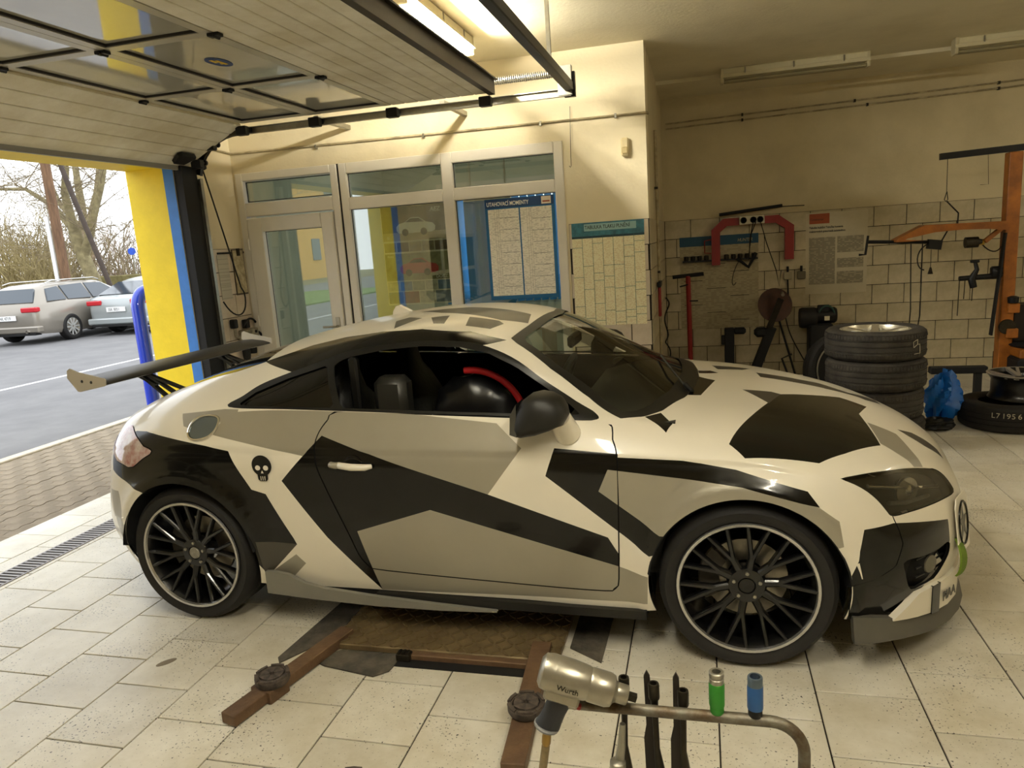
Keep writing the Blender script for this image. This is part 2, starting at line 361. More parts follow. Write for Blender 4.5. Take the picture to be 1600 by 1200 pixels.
kerb = empty('kerb', (-4.99, 0, 0), kind='structure')
kb = MB().bev(-.06, .06, -.497, .497, -.15, -.005, .008).mesh('kerb_stone', mat('kerb_stone', '#c9bfae', .9, var=.2, vscale=10))
for i in range(-14, 26): inst(kb, 'kerb_stone', kerb, (0, i+.5, 0))
road = MB().box(-22, -5.05, -60, 90, -.10, -.02).build('road', M_ASPH, kind='structure')
MB().box(-9.06, -8.94, -50, 80, -.02, -.0185).build('lane_line', mat('road_paint', '#d8d8d6', .8, var=.3, vscale=25, col2='#a9a8a8'), road)
# ---------------------------------------------------------------- car body surface (car frame: x forward, y left, z up; half given with y>0)
CAGE = [
 # k0 .. k9 of every station, rear centre round to front centre
 [(-2.02,0,.22),(-2.065,0,.36),(-2.08,0,.50),(-2.05,0,.68),(-1.99,0,.80),(-1.96,0,.875),(-1.95,0,.895),(-1.945,0,.905),(-1.942,0,.910),(-1.94,0,.913)],
 [(-2.0,.3,.22),(-2.045,.3,.36),(-2.06,.3,.50),(-2.03,.29,.68),(-1.975,.28,.80),(-1.94,.26,.865),(-1.925,.22,.888),(-1.915,.17,.902),(-1.91,.11,.912),(-1.91,0,.918)],
 [(-1.87,.56,.22),(-1.935,.58,.36),(-1.945,.58,.50),(-1.905,.57,.68),(-1.855,.545,.80),(-1.83,.50,.855),(-1.825,.43,.885),(-1.845,.35,.905),(-1.845,.24,.922),(-1.845,0,.933)],
 [(-1.74,.71,.22),(-1.80,.735,.36),(-1.80,.74,.50),(-1.775,.73,.68),(-1.75,.705,.80),(-1.735,.655,.865),(-1.745,.58,.907),(-1.745,.48,.937),(-1.745,.34,.960),(-1.75,0,.975)],
 [(-1.60,.80,.23),(-1.60,.86,.36),(-1.60,.868,.55),(-1.60,.86,.72),(-1.60,.83,.83),(-1.60,.77,.905),(-1.60,.68,.957),(-1.60,.57,.987),(-1.60,.42,1.008),(-1.60,0,1.022)],
 [(-1.234,.82,.21),(-1.234,.89,.35),(-1.234,.908,.55),(-1.234,.907,.73),(-1.234,.885,.85),(-1.234,.81,.962),(-1.234,.735,1.025),(-1.234,.645,1.075),(-1.234,.50,1.118),(-1.234,0,1.160)],
 [(-.85,.845,.195),(-.85,.875,.33),(-.85,.900,.55),(-.85,.905,.72),(-.85,.893,.845),(-.85,.810,.998),(-.85,.735,1.062),(-.85,.645,1.118),(-.85,.52,1.190),(-.85,0,1.264)],
 [(-.4,.845,.195),(-.4,.870,.33),(-.4,.893,.55),(-.4,.900,.72),(-.4,.890,.842),(-.4,.800,.990),(-.4,.715,1.13),(-.4,.615,1.238),(-.4,.50,1.288),(-.4,0,1.337)],
 [(.05,.845,.195),(.05,.868,.33),(.05,.890,.55),(.05,.897,.72),(.05,.888,.842),(.05,.800,.977),(.05,.715,1.125),(.05,.61,1.256),(.05,.50,1.302),(.05,0,1.355)],
 [(.45,.845,.195),(.45,.870,.33),(.45,.892,.55),(.45,.898,.72),(.45,.888,.838),(.45,.800,.962),(.45,.75,1.025),(.45,.695,1.090),(.45,.625,1.150),(.45,0,1.275)],
 [(.85,.848,.195),(.85,.875,.33),(.85,.895,.55),(.85,.897,.71),(.85,.880,.825),(.85,.800,.922),(.85,.735,.945),(.85,.63,.968),(.85,.47,1.005),(.85,0,1.052)],
 [(1.04,.81,.205),(1.04,.882,.34),(1.04,.900,.55),(1.04,.898,.705),(1.04,.873,.817),(1.04,.80,.893),(1.04,.715,.920),(1.04,.59,.940),(1.04,.43,.953),(1.045,0,.966)],
 [(1.234,.82,.21),(1.234,.89,.35),(1.234,.905,.55),(1.234,.900,.70),(1.234,.865,.808),(1.234,.795,.868),(1.234,.70,.900),(1.234,.56,.922),(1.234,.38,.937),(1.234,0,.948)],
 [(1.60,.83,.21),(1.60,.870,.33),(1.585,.885,.50),(1.565,.880,.655),(1.55,.845,.752),(1.55,.785,.797),(1.55,.69,.832),(1.555,.54,.861),(1.56,.36,.880),(1.57,0,.893)],
 [(1.735,.78,.20),(1.75,.815,.33),(1.755,.825,.48),(1.745,.800,.600),(1.725,.758,.728),(1.725,.69,.770),(1.725,.58,.800),(1.73,.43,.823),(1.735,.26,.838),(1.74,0,.848)],
 [(1.88,.66,.20),(1.90,.69,.33),(1.91,.685,.47),(1.905,.645,.585),(1.87,.585,.705),(1.865,.50,.744),(1.86,.40,.769),(1.86,.28,.787),(1.86,.16,.797),(1.86,0,.803)],
 [(2.03,.41,.20),(2.07,.415,.33),(2.075,.405,.46),(2.065,.385,.560),(2.025,.35,.650),(2.01,.30,.686),(1.995,.24,.712),(1.98,.17,.731),(1.97,.09,.742),(1.965,0,.747)],
 [(2.07,0,.20),(2.11,0,.33),(2.12,0,.45),(2.11,0,.545),(2.085,0,.625),(2.07,0,.655),(2.055,0,.676),(2.04,0,.692),(2.03,0,.700),(2.02,0,.706)],
]
def nspline(t, Y):
    """natural cubic spline through (t, Y[i, ...]); returns an evaluator"""
    n = len(t); h = np.diff(t); A = np.zeros((n, n)); B = np.zeros_like(Y)
    A[0, 0] = A[-1, -1] = 1
    for i in range(1, n-1):
        A[i, i-1] = h[i-1]; A[i, i] = 2*(h[i-1]+h[i]); A[i, i+1] = h[i]
        B[i] = 6*((Y[i+1]-Y[i])/h[i]-(Y[i]-Y[i-1])/h[i-1])
    M = np.linalg.solve(A, B.reshape(n, -1)).reshape(Y.shape)
    def ev(q):
        q = np.asarray(q, float); i = np.clip(np.searchsorted(t, q, side='right')-1, 0, n-2)
        sh = (-1,)+(1,)*(Y.ndim-1)
        hh = h[i].reshape(sh); a = ((t[i+1]-q).reshape(sh))/hh; b = 1-a
        return a*Y[i]+b*Y[i+1]+((a**3-a)*M[i]+(b**3-b)*M[i+1])*hh*hh/6
    return ev
def sstep(a, b, x):
    t = np.clip((x-a)/(b-a), 0, 1); return t*t*(3-2*t)
WHEEL_X = (-1.234, 1.234); WHEEL_Z = .326; ARCH_R = .362
def car_grid(ns=10, nv=9):
    """returns P[s, v, 3], v parameter array, station parameter array"""
    K = np.array(CAGE)                                  # 17 x 10 x 3
    # mirrored ghost stations keep the tangent square to the centre plane
    mir = np.array([1, -1, 1])
    K = np.concatenate([K[2:0:-1]*mir, K, K[-2:-4:-1]*mir], 0)
    ds = np.linalg.norm(np.diff(K[:, 1:5], axis=0), axis=2).mean(1)
    ts = np.concatenate([[0], np.cumsum(np.sqrt(ds))])
    sv = np.concatenate([np.linspace(ts[i], ts[i+1], max(4, int(round(ns*(ts[i+1]-ts[i])/.6))), endpoint=False) for i in range(2, len(ts)-3)]+[[ts[-3]]])
    G = nspline(ts, K)(sv)                              # fine stations x 10 x 3
    # across: mirror the last rows over the centre plane so the spine is smooth
    Gm = np.concatenate([G, (G[:, -2:-4:-1]*mir)], 1)
    kk = np.arange(Gm.shape[1]).astype(float)
    dv = np.linalg.norm(np.diff(Gm[10:-10], axis=1), axis=2).mean(0)
    tv = np.concatenate([[0], np.cumsum(np.sqrt(dv))])
    vv = np.concatenate([np.linspace(tv[i], tv[i+1], nv+1)[:-1] for i in range(9)]+[[tv[9]]])
    vk = np.interp(vv, tv, kk)
    P = np.moveaxis(nspline(tv, np.moveaxis(Gm, 1, 0))(vv), 0, 1).copy()
    P[:, -1, 1] = 0; P[0, :, 1] = 0; P[-1, :, 1] = 0
    # shoulder crease: the panel under row k4 is tucked in a little
    side = sstep(-1.75, -1.35, P[..., 0])*(1-sstep(1.3, 1.6, P[..., 0]))
    d = np.clip(4-vk, 0, 9)[None, :]
    P[..., 1] -= side*(d > 0)*.008*np.exp(-d/.35)*(1-np.exp(-d*60))
    # flared lips round the wheels
    for wx in WHEEL_X:
        r = np.hypot(P[..., 0]-wx, P[..., 2]-WHEEL_Z)
        m = (P[..., 2] < .80)*(P[..., 1] > .5)
        P[..., 1] += m*(.012*(1-sstep(.40, .47, r))+.006*(1-sstep(.405, .415, r)))
    return P, vk, sv
def grid_normals(P):
    mir = np.array([1, -1, 1])
    Pe = np.concatenate([P[1:2]*mir, P, P[-2:-1]*mir], 0)
    ds = Pe[2:]-Pe[:-2]
    Pv = np.concatenate([P, P[:, -2:-1]*mir], 1)
    dv = np.empty_like(P); dv[:, 1:] = Pv[:, 2:]-Pv[:, :-2]; dv[:, 0] = P[:, 1]-P[:, 0]
    N = np.cross(dv, ds); l = np.linalg.norm(N, axis=2, keepdims=True)
    N = np.where(l > 1e-12, N/np.maximum(l, 1e-12), 0)
    flip = np.sum(N*(P-np.array([0, 0, .3])), 2, keepdims=True) < 0
    return np.where(flip, -N, N)
# outlines on the car body (car frame), colour key w white, g grey, d dark grey, k black
PAINT = {
 'side': [
  ('g', (0, 1, 0), [(-1.244,-0.79,0.981),(-1.006,-0.797,1.004),(-0.284,-0.792,0.997),(0.281,-0.819,0.945),(0.394,-0.878,0.859),(0.246,-0.895,0.669),(-0.518,-0.887,0.853),(-0.677,-0.885,0.862),(-1.006,-0.865,0.906),(-1.209,-0.836,0.933)]),
  ('k', (0, 1, 0), [(-0.491,-0.862,0.9),(0.246,-0.895,0.67),(0.723,-0.891,0.507),(0.762,-0.885,0.437),(0.758,-0.874,0.327),(-0.291,-0.845,0.197),(-0.507,-0.885,0.446),(-0.689,-0.902,0.707),(-0.537,-0.886,0.855)]),
  ('g', (0, 1, 0), [(-0.359,-0.888,0.483),(-0.01,-0.892,0.594),(0.76,-0.878,0.364),(0.871,-0.897,0.353),(0.864,-0.872,0.228),(-0.291,-0.845,0.197)]),
  ('k', (0, 1, 0), [(0.526,-0.875,0.86),(0.764,-0.876,0.841),(1.012,-0.874,0.817),(1.201,-0.875,0.786),(1.444,-0.891,0.715),(1.483,-0.906,0.662),(0.92,-0.913,0.515),(0.879,-0.907,0.443),(0.49,-0.899,0.754)]),
  ('g', (0, 1, 0), [(0.733,-0.894,0.783),(1.222,-0.91,0.73),(1.48,-0.906,0.662),(1.549,-0.898,0.609),(1.564,-0.906,0.517),(1.549,-0.908,0.512),(0.921,-0.914,0.531),(0.695,-0.897,0.696)]),
  ('k', (0, 1, 0), [(-1.494,-0.815,0.905),(-1.422,-0.83,0.906),(-1.061,-0.888,0.856),(-0.948,-0.892,0.835),(-0.846,-0.903,0.663),(-1.04,-0.925,0.659),(-1.417,-0.92,0.635),(-1.551,-0.88,0.676),(-1.576,-0.86,0.77)]),
  ('k', (0, 1, 0), [(-1.134,-0.921,0.722),(-0.846,-0.903,0.663),(-0.778,-0.902,0.644),(-0.677,-0.886,0.435),(-0.667,-0.882,0.407),(-0.827,-0.872,0.255),(-0.85,-0.88,0.264),(-0.893,-0.915,0.495),(-1.04,-0.925,0.659),(-1.136,-0.926,0.687)]),
  ('d', (0, 1, 0), [(-0.862,-0.906,0.417),(-0.665,-0.882,0.407),(-0.827,-0.872,0.255),(-0.854,-0.88,0.263)]),
  ('g', (0, 1, 0), [(-0.826,-0.872,0.258),(-0.682,-0.876,0.355),(-0.642,-0.869,0.311),(-0.73,-0.855,0.228)]),
  ('k', (0, 1, 0), [(-0.958,-0.516,1.172),(-0.726,-0.452,1.236),(-0.544,-0.465,1.27),(-0.319,-0.517,1.297),(-0.118,-0.544,1.305),(0.101,-0.532,1.286),(0.267,-0.542,1.244),(0.092,-0.616,1.247),(-0.386,-0.66,1.198),(-0.729,-0.648,1.139)]),
 ],
 'bumper': [
  ('k', (0.75, -0.66, 0.1), [(1.634,-0.871,0.571),(1.74,-0.813,0.577),(1.973,-0.593,0.515),(1.983,-0.593,0.427),(1.801,-0.769,0.225),(1.743,-0.789,0.168),(1.612,-0.869,0.2),(1.592,-0.899,0.405),(1.626,-0.887,0.482)]),
  ('w', (0.75, -0.66, 0.1), [(1.606,-0.898,0.45),(1.617,-0.896,0.455),(1.632,-0.888,0.39),(1.628,-0.89,0.391)]),
 ],
 'rear': [
  ('k', (-0.6, -0.8, 0), [(-1.494,-0.815,0.905),(-1.422,-0.83,0.906),(-1.061,-0.888,0.856),(-1.039,-0.924,0.662),(-1.417,-0.92,0.635),(-1.525,-0.887,0.676),(-1.656,-0.831,0.718),(-1.654,-0.803,0.815)]),
  ('g', (-0.6, -0.8, 0), [(-1.74,-0.78,0.605),(-1.62,-0.858,0.619),(-1.599,-0.887,0.499),(-1.714,-0.811,0.471)]),
  ('g', (-0.6, -0.8, 0), [(-1.705,-0.817,0.494),(-1.599,-0.887,0.499),(-1.588,-0.889,0.413),(-1.564,-0.89,0.365),(-1.612,-0.876,0.374),(-1.684,-0.831,0.434)]),
 ],
 'hood': [
  ('k', (0, 0, 1), [(1.405,-0.208,0.921),(1.461,-0.17,0.912),(1.667,-0.05,0.869),(1.712,-0.265,0.845),(1.738,-0.572,0.796),(1.588,-0.729,0.808),(1.49,-0.817,0.797),(1.233,-0.854,0.824),(1.178,-0.815,0.866),(1.229,-0.687,0.903)]),
  ('k', (0, 0, 1), [(1.63,-0.089,0.878),(1.667,-0.05,0.869),(1.771,-0.096,0.836),(1.712,-0.265,0.845),(1.593,-0.364,0.872)]),
  ('d', (0, 0, 1), [(1.244,-0.206,0.944),(1.366,-0.187,0.928),(1.405,-0.208,0.921),(1.344,-0.384,0.921)]),
  ('k', (0, 0, 1), [(1.039,0.011,0.967),(1.127,-0.042,0.955),(1.068,-0.358,0.952),(1.015,-0.386,0.96)]),
  ('k', (0, 0, 1), [(0.862,-0.716,0.946),(0.92,-0.656,0.947),(0.97,-0.744,0.924),(0.949,-0.803,0.905)]),
  ('d', (0, 0, 1), [(1.322,0.255,0.932),(1.499,0.25,0.901),(1.487,0.117,0.908),(1.337,0.125,0.934)]),
  ('d', (0, 0, 1), [(1.496,0.246,0.902),(1.617,0.247,0.874),(1.628,0.107,0.878),(1.484,0.114,0.909)]),
  ('d', (0, 0, 1), [(1.617,0.247,0.874),(1.73,0.152,0.847),(1.8,0.101,0.825),(1.622,0.098,0.88)]),
  ('d', (0, 0, 1), [(1.73,0.152,0.847),(1.869,0.264,0.784),(1.871,0.126,0.794),(1.796,0.076,0.828)]),
  ('d', (0, 0, 1), [(1.107,0.399,0.947),(1.299,0.387,0.928),(1.259,0.298,0.939),(1.139,0.27,0.949)]),
  ('k', (0, 0, 1), [(1.044,0.166,0.964),(1.102,0.213,0.954),(1.14,0.157,0.952),(1.049,0.093,0.964)]),
  ('g', (0, 0, 1), [(1.728,-0.357,0.832),(1.833,-0.374,0.788),(1.842,-0.484,0.761),(1.892,-0.548,0.704),(1.85,-0.598,0.72),(1.741,-0.554,0.799)]),
  ('d', (0, 0, 1), [(1.852,-0.304,0.788),(1.917,-0.253,0.761),(1.971,-0.253,0.728),(1.95,-0.34,0.726),(1.89,-0.328,0.765)]),
  ('d', (0, 0, 1), [(1.971,-0.253,0.728),(2.013,-0.261,0.692),(2.025,-0.311,0.666),(1.95,-0.34,0.726)]),
 ],
 'roof': [
  ('k', (0, 1, 0), [(-0.958,-0.516,1.172),(-0.726,-0.452,1.236),(-0.544,-0.465,1.27),(-0.319,-0.517,1.297),(-0.118,-0.544,1.305),(0.101,-0.532,1.286),(0.267,-0.542,1.244),(0.092,-0.616,1.247),(-0.386,-0.66,1.198),(-0.729,-0.648,1.139)]),
  ('d', (0, 0, 1), [(-0.34,-0.33,1.322),(-0.276,-0.498,1.306),(-0.202,-0.335,1.333),(-0.294,-0.274,1.332)]),
  ('d', (0, 0, 1), [(-0.155,-0.338,1.334),(-0.095,-0.468,1.319),(-0.043,-0.468,1.317),(-0.07,-0.314,1.337)]),
  ('d', (0, 0, 1), [(0.035,-0.335,1.33),(0.061,-0.476,1.304),(0.173,-0.471,1.286),(0.213,-0.386,1.297),(0.182,-0.354,1.308)]),
  ('d', (0, 0, 1), [(-0.288,-0.122,1.344),(-0.039,-0.101,1.354),(0.29,-0.181,1.314),(0.309,-0.322,1.288),(0.185,-0.343,1.31),(0.022,-0.286,1.336),(-0.141,-0.238,1.344)]),
 ],
}
LINES = {
 'dlo': [(-0.99,-0.791,1.012),(-0.943,-0.741,1.05),(-0.879,-0.677,1.093),(-0.741,-0.645,1.139),(-0.659,-0.638,1.163),(-0.467,-0.62,1.221),(-0.276,-0.619,1.25),(-0.094,-0.614,1.26),(0.082,-0.611,1.252),(0.213,-0.624,1.225),(0.345,-0.658,1.17),(0.47,-0.692,1.086),(0.591,-0.722,1.012),(0.692,-0.785,0.954),(0.5,-0.801,0.957),(0.338,-0.803,0.965),(-0.045,-0.8,0.979),(-0.451,-0.799,0.994),(-0.709,-0.803,1.004)],
 'quarter': [(-0.941,-0.787,1.019),(-0.883,-0.727,1.063),(-0.74,-0.678,1.115),(-0.54,-0.662,1.17),(-0.457,-0.792,1.006),(-0.712,-0.798,1.012)],
 'doorwin': [(-0.503,-0.664,1.176),(-0.438,-0.65,1.201),(-0.268,-0.641,1.229),(-0.088,-0.633,1.24),(0.087,-0.633,1.23),(0.21,-0.645,1.204),(0.337,-0.675,1.149),(0.459,-0.707,1.071),(0.569,-0.743,1.003),(0.62,-0.779,0.968),(0.336,-0.792,0.979),(-0.047,-0.792,0.991),(-0.426,-0.793,1.004)],
 'door': [(-0.43,-0.8,0.993),(-0.476,-0.823,0.96),(-0.51,-0.858,0.907),(-0.518,-0.891,0.84),(-0.498,-0.901,0.732),(-0.407,-0.888,0.487),(-0.368,-0.875,0.365),(-0.333,-0.868,0.32),(-0.264,-0.864,0.298),(0.365,-0.859,0.272),(0.696,-0.865,0.269),(0.735,-0.867,0.284),(0.756,-0.873,0.327),(0.77,-0.896,0.675),(0.769,-0.882,0.823),(0.75,-0.845,0.888),(0.704,-0.786,0.951),(0.338,-0.802,0.966),(-0.045,-0.8,0.979)],
 'headlight': [(1.555,-0.845,0.75),(1.618,-0.813,0.755),(1.694,-0.764,0.753),(1.781,-0.683,0.738),(1.851,-0.599,0.717),(1.935,-0.502,0.684),(1.977,-0.464,0.655),(2.001,-0.453,0.628),(2.018,-0.452,0.602),(2.024,-0.465,0.58),(1.965,-0.564,0.586),(1.88,-0.67,0.592),(1.802,-0.75,0.597),(1.738,-0.805,0.601),(1.715,-0.814,0.626),(1.686,-0.821,0.664),(1.65,-0.829,0.699),(1.617,-0.836,0.722),(1.583,-0.841,0.74)],
 'fogrecess': [(1.782,-0.808,0.431),(1.863,-0.739,0.426),(1.93,-0.665,0.427),(1.979,-0.598,0.429),(1.982,-0.596,0.384),(1.961,-0.622,0.353),(1.913,-0.668,0.302),(1.862,-0.718,0.297),(1.819,-0.756,0.298),(1.8,-0.781,0.332),(1.788,-0.8,0.383)],
 'windshield': [(0.278,-0.53,1.245),(0.314,-0.345,1.282),(0.361,-0.022,1.307),(0.456,0.075,1.27),(0.629,0.197,1.17),(0.95,0.116,0.997),(1.03,0.125,0.968),(1.044,-0.169,0.964),(1.009,-0.421,0.96),(0.924,-0.635,0.95),(0.86,-0.71,0.948),(0.774,-0.767,0.951),(0.637,-0.679,1.023),(0.475,-0.639,1.132)],
 'taillight': [(-1.68,-0.768,0.837),(-1.571,-0.764,0.923),(-1.486,-0.832,0.888),(-1.416,-0.87,0.847),(-1.363,-0.882,0.823),(-1.422,-0.888,0.788),(-1.49,-0.886,0.746),(-1.555,-0.869,0.758),(-1.613,-0.844,0.771)],
 'fuel': [(-1.169,-0.857,0.909),(-1.165,-0.832,0.944),(-1.133,-0.815,0.97),(-1.077,-0.814,0.979),(-1.032,-0.821,0.974),(-1.015,-0.834,0.957),(-1.024,-0.856,0.921),(-1.058,-0.871,0.893),(-1.115,-0.875,0.881),(-1.152,-0.87,0.888)],
 'seam_front': [(1.738,-0.805,0.599),(1.76,-0.806,0.549),(1.774,-0.81,0.498),(1.749,-0.829,0.419),(1.681,-0.86,0.38),(1.592,-0.895,0.367)],
 'seam_rear': [(-1.363,-0.882,0.823),(-1.326,-0.894,0.8),(-1.302,-0.912,0.745),(-1.283,-0.925,0.695)],
}
# ---------------------------------------------------------------- the camouflage coupe
M_CW = mat('car_white', '#e9e1cd', .34, coat=.5, var=.04, vscale=2)
M_CG = mat('car_grey_metallic', '#a39d8c', .38, metal=.35, coat=.3, var=.06, vscale=3)
M_CD = mat('car_dark_grey', '#45423a', .4, metal=.25, coat=.25)
M_CK = mat('car_black_gloss', '#080807', .2, coat=.25, spec=.35)
M_TRIM = mat('car_black_trim', '#0d0d0c', .38)
M_LINER = mat('car_liner_black', '#070707', .9)
M_TINT = glass_mat('tinted_glass', (.05, .05, .055), 1.5, 1.0)
M_CLEAR = glass_mat('car_window_glass', (.80, .84, .78), 1.4, .6)
M_WSCR = glass_mat('windscreen_glass', (.86, .91, .82), 1.45, 1.0)
CAR = empty('sports_coupe', (.253829, 1.716631, 0), (0, 0, -.02356), label='sports coupe in white, grey and black angular camouflage wrap with a rear wing', cat='car')
PAL = {'w': 0, 'g': 1, 'd': 2, 'k': 3}; PAINTS = [M_CW, M_CG, M_CD, M_CK]
class Reg:
    """piece of the body skin: shared vertex and normal lists plus faces"""
    def __init__(s, V, N, F): s.V, s.N, s.F = V, N, F
def clip(R, g):
    """split a skin piece by the sign of g(points): (inside, outside)"""
    used = sorted({i for f in R.F for i in f}); gv = dict(zip(used, g(np.array([R.V[i] for i in used])))) if used else {}
    fi, fo, cache = [], [], {}
    for f in R.F:
        s = [gv[i] > 0 for i in f]
        if all(s): fi.append(f); continue
        if not any(s): fo.append(f); continue
        a, b = [], []
        n = len(f)
        for k in range(n):
            i, j = f[k], f[(k+1) % n]
            (a if s[k] else b).append(i)
            if s[k] != s[(k+1) % n]:
                key = (min(i, j), max(i, j))
                if key not in cache:
                    p, q = key; t = gv[p]/(gv[p]-gv[q]); t = min(max(t, 0), 1)
                    P, Q = np.array(R.V[p]), np.array(R.V[q]); x = P+(Q-P)*t
                    gx = g(x[None])[0]                                  # one false-position step
                    if gx*gv[p] > 0 and abs(gx-gv[q]) > 1e-9: t = t+(1-t)*gx/(gx-gv[q])
                    elif abs(gv[p]-gx) > 1e-9: t = t*gv[p]/(gv[p]-gx)
                    t = min(max(t, 0), 1)
                    m = np.array(R.N[p])*(1-t)+np.array(R.N[q])*t
                    R.V.append(tuple(P+(Q-P)*t)); R.N.append(tuple(m/max(np.linalg.norm(m), 1e-9))); cache[key] = len(R.V)-1
                a.append(cache[key]); b.append(cache[key])
        if len(a) > 2: fi.append(tuple(a))
        if len(b) > 2: fo.append(tuple(b))
    return Reg(R.V, R.N, fi), Reg(R.V, R.N, fo)
def psd(poly):
    """signed distance (inside positive) to a closed 2d polygon"""
    A = np.array(poly, float); B = np.roll(A, -1, 0)
    def g(q):
        d = np.full(len(q), 1e9); ins = np.zeros(len(q), bool)
        for a, b in zip(A, B):
            e = b-a; w = q-a; t = np.clip((w@e)/max(e@e, 1e-12), 0, 1); d = np.minimum(d, np.linalg.norm(w-t[:, None]*e, axis=1))
            c = ((a[1] > q[:, 1]) != (b[1] > q[:, 1])); x = a[0]+(q[:, 1]-a[1])*(b[0]-a[0])/((b[1]-a[1]) if abs(b[1]-a[1]) > 1e-12 else 1e-12)
            ins ^= c & (q[:, 0] < x)
        return np.where(ins, d, -d)
    return g
def smooth_poly(pts, n=4):
    P = np.array(pts, float); m = len(P); out = []
    for i in range(m):
        p0, p1, p2, p3 = P[i-1], P[i], P[(i+1) % m], P[(i+2) % m]
        for k in range(n):
            t = k/n; out.append(.5*((2*p1)+(p2-p0)*t+(2*p0-5*p1+4*p2-p3)*t*t+(3*p1-p0-3*p2+p3)*t**3))
    return out
def xz(poly, off=0., smooth=0):
    q = [(p[0], p[2]) for p in poly]; q = smooth_poly(q, smooth) if smooth else q; f = psd(q)
    return lambda V: f(V[:, [0, 2]])+off
def cut(R, g, gap=.0):
    """inside shrunk and outside pushed back by half the gap each"""
    i, o = clip(R, lambda V: g(V)-gap/2)
    if gap: _, o = clip(o, lambda V: g(V)+gap/2)
    return i, o
def hull(p2):
    p = sorted(map(tuple, p2)); lo, up = [], []
    for q in p:
        while len(lo) > 1 and (lo[-1][0]-lo[-2][0])*(q[1]-lo[-2][1])-(lo[-1][1]-lo[-2][1])*(q[0]-lo[-2][0]) <= 0: lo.pop()
        lo.append(q)
    for q in reversed(p):
        while len(up) > 1 and (up[-1][0]-up[-2][0])*(q[1]-up[-2][1])-(up[-1][1]-up[-2][1])*(q[0]-up[-2][0]) <= 0: up.pop()
        up.append(q)
    return lo[:-1]+up[:-1]
def paint(R, layers):
    """[(piece, colour index)]: the camouflage fields cut into the skin as faces"""
    pieces = [(R, 0)]
    for col, nd, pts in layers:
        n = np.array(nd, float); n /= np.linalg.norm(n)
        e1 = np.cross((0, 0, 1.), n); e1 = np.array((1., 0, 0)) if np.linalg.norm(e1) < 1e-6 else e1/np.linalg.norm(e1); e2 = np.cross(n, e1)
        H = np.array(hull([(np.dot(p, e1), np.dot(p, e2)) for p in pts])); c = H.mean(0); new = []
        lo, hi = H.min(0)-.03, H.max(0)+.03
        for reg, ci in pieces:
            us = sorted({i for f in reg.F for i in f})
            if not us: continue
            VV = np.array([reg.V[i] for i in us]); uv = np.stack([VV@e1, VV@e2], 1); near = {i for i, q in zip(us, np.all((uv > lo) & (uv < hi), 1)) if q}
            cand = [f for f in reg.F if any(i in near for i in f)]
            if not cand: new.append((reg, ci)); continue
            cs = set(cand); new.append((Reg(reg.V, reg.N, [f for f in reg.F if f not in cs]), ci))
            cur = Reg(reg.V, reg.N, cand)
            for a, b in zip(H, np.roll(H, -1, 0)):
                d = b-a; m = np.array((-d[1], d[0])); m /= max(np.linalg.norm(m), 1e-9)
                if (c-a)@m < 0: m = -m
                cur, out = clip(cur, lambda V, a=a, m=m: (np.stack([V@e1, V@e2], 1)-a)@m)
                if out.F: new.append((out, ci))
            if cur.F: new.append((cur, PAL[col]))
        by = {}
        for reg, ci in new: by.setdefault(ci, []).extend(reg.F)
        new = [(Reg(R.V, R.N, F), ci) for ci, F in by.items()]
        pieces = new
    return pieces
def skin(name, pieces, mats, parent, mirror=False, both=False, off=0., **tags):
    """mesh object from skin pieces; mirror = other side of the car, both = the two sides in one mesh"""
    if isinstance(pieces, Reg): pieces = [(pieces, 0)]
    V, N, F, MI = [], [], [], []
    for sgn in ((1, -1) if both else ((-1,) if mirror else (1,))):
        mp = {}
        for R, ci in pieces:
            for f in R.F:
                g = []
                for i in f:
                    if i not in mp:
                        mp[i] = len(V); v = np.array(R.V[i])+np.array(R.N[i])*off; V.append((v[0], v[1]*sgn, v[2])); n = R.N[i]; N.append((n[0], n[1]*sgn, n[2]))
                    if not g or g[-1] != mp[i]: g.append(mp[i])
                if len(g) > 2 and g[0] == g[-1]: g.pop()
                if len(g) < 3: continue
                a, b, c = (np.array(V[g[k]]) for k in (0, len(g)//3, 2*len(g)//3)) if len(g) > 3 else (np.array(V[k]) for k in g)
                if np.dot(np.cross(b-a, c-a), np.mean([N[k] for k in g], 0)) < 0: g.reverse()
                F.append(g); MI.append(ci)
    me = bpy.data.meshes.new(name); me.from_pydata(V, [], F)
    for m in mats: me.materials.append(m)
    me.polygons.foreach_set('material_index', MI); me.polygons.foreach_set('use_smooth', [True]*len(F))
    me.update(); me.normals_split_custom_set_from_vertices(N)
    return inst(me, name, parent, **tags)
def to_full(R):
    """both halves of a skin piece as one piece"""
    V, N, F = list(R.V), list(R.N), list(R.F); k = len(V)
    V += [(v[0], -v[1], v[2]) for v in R.V]; N += [(n[0], -n[1], n[2]) for n in R.N]
    F += [tuple(i+k for i in reversed(f)) for f in R.F]
    return Reg(V, N, F)
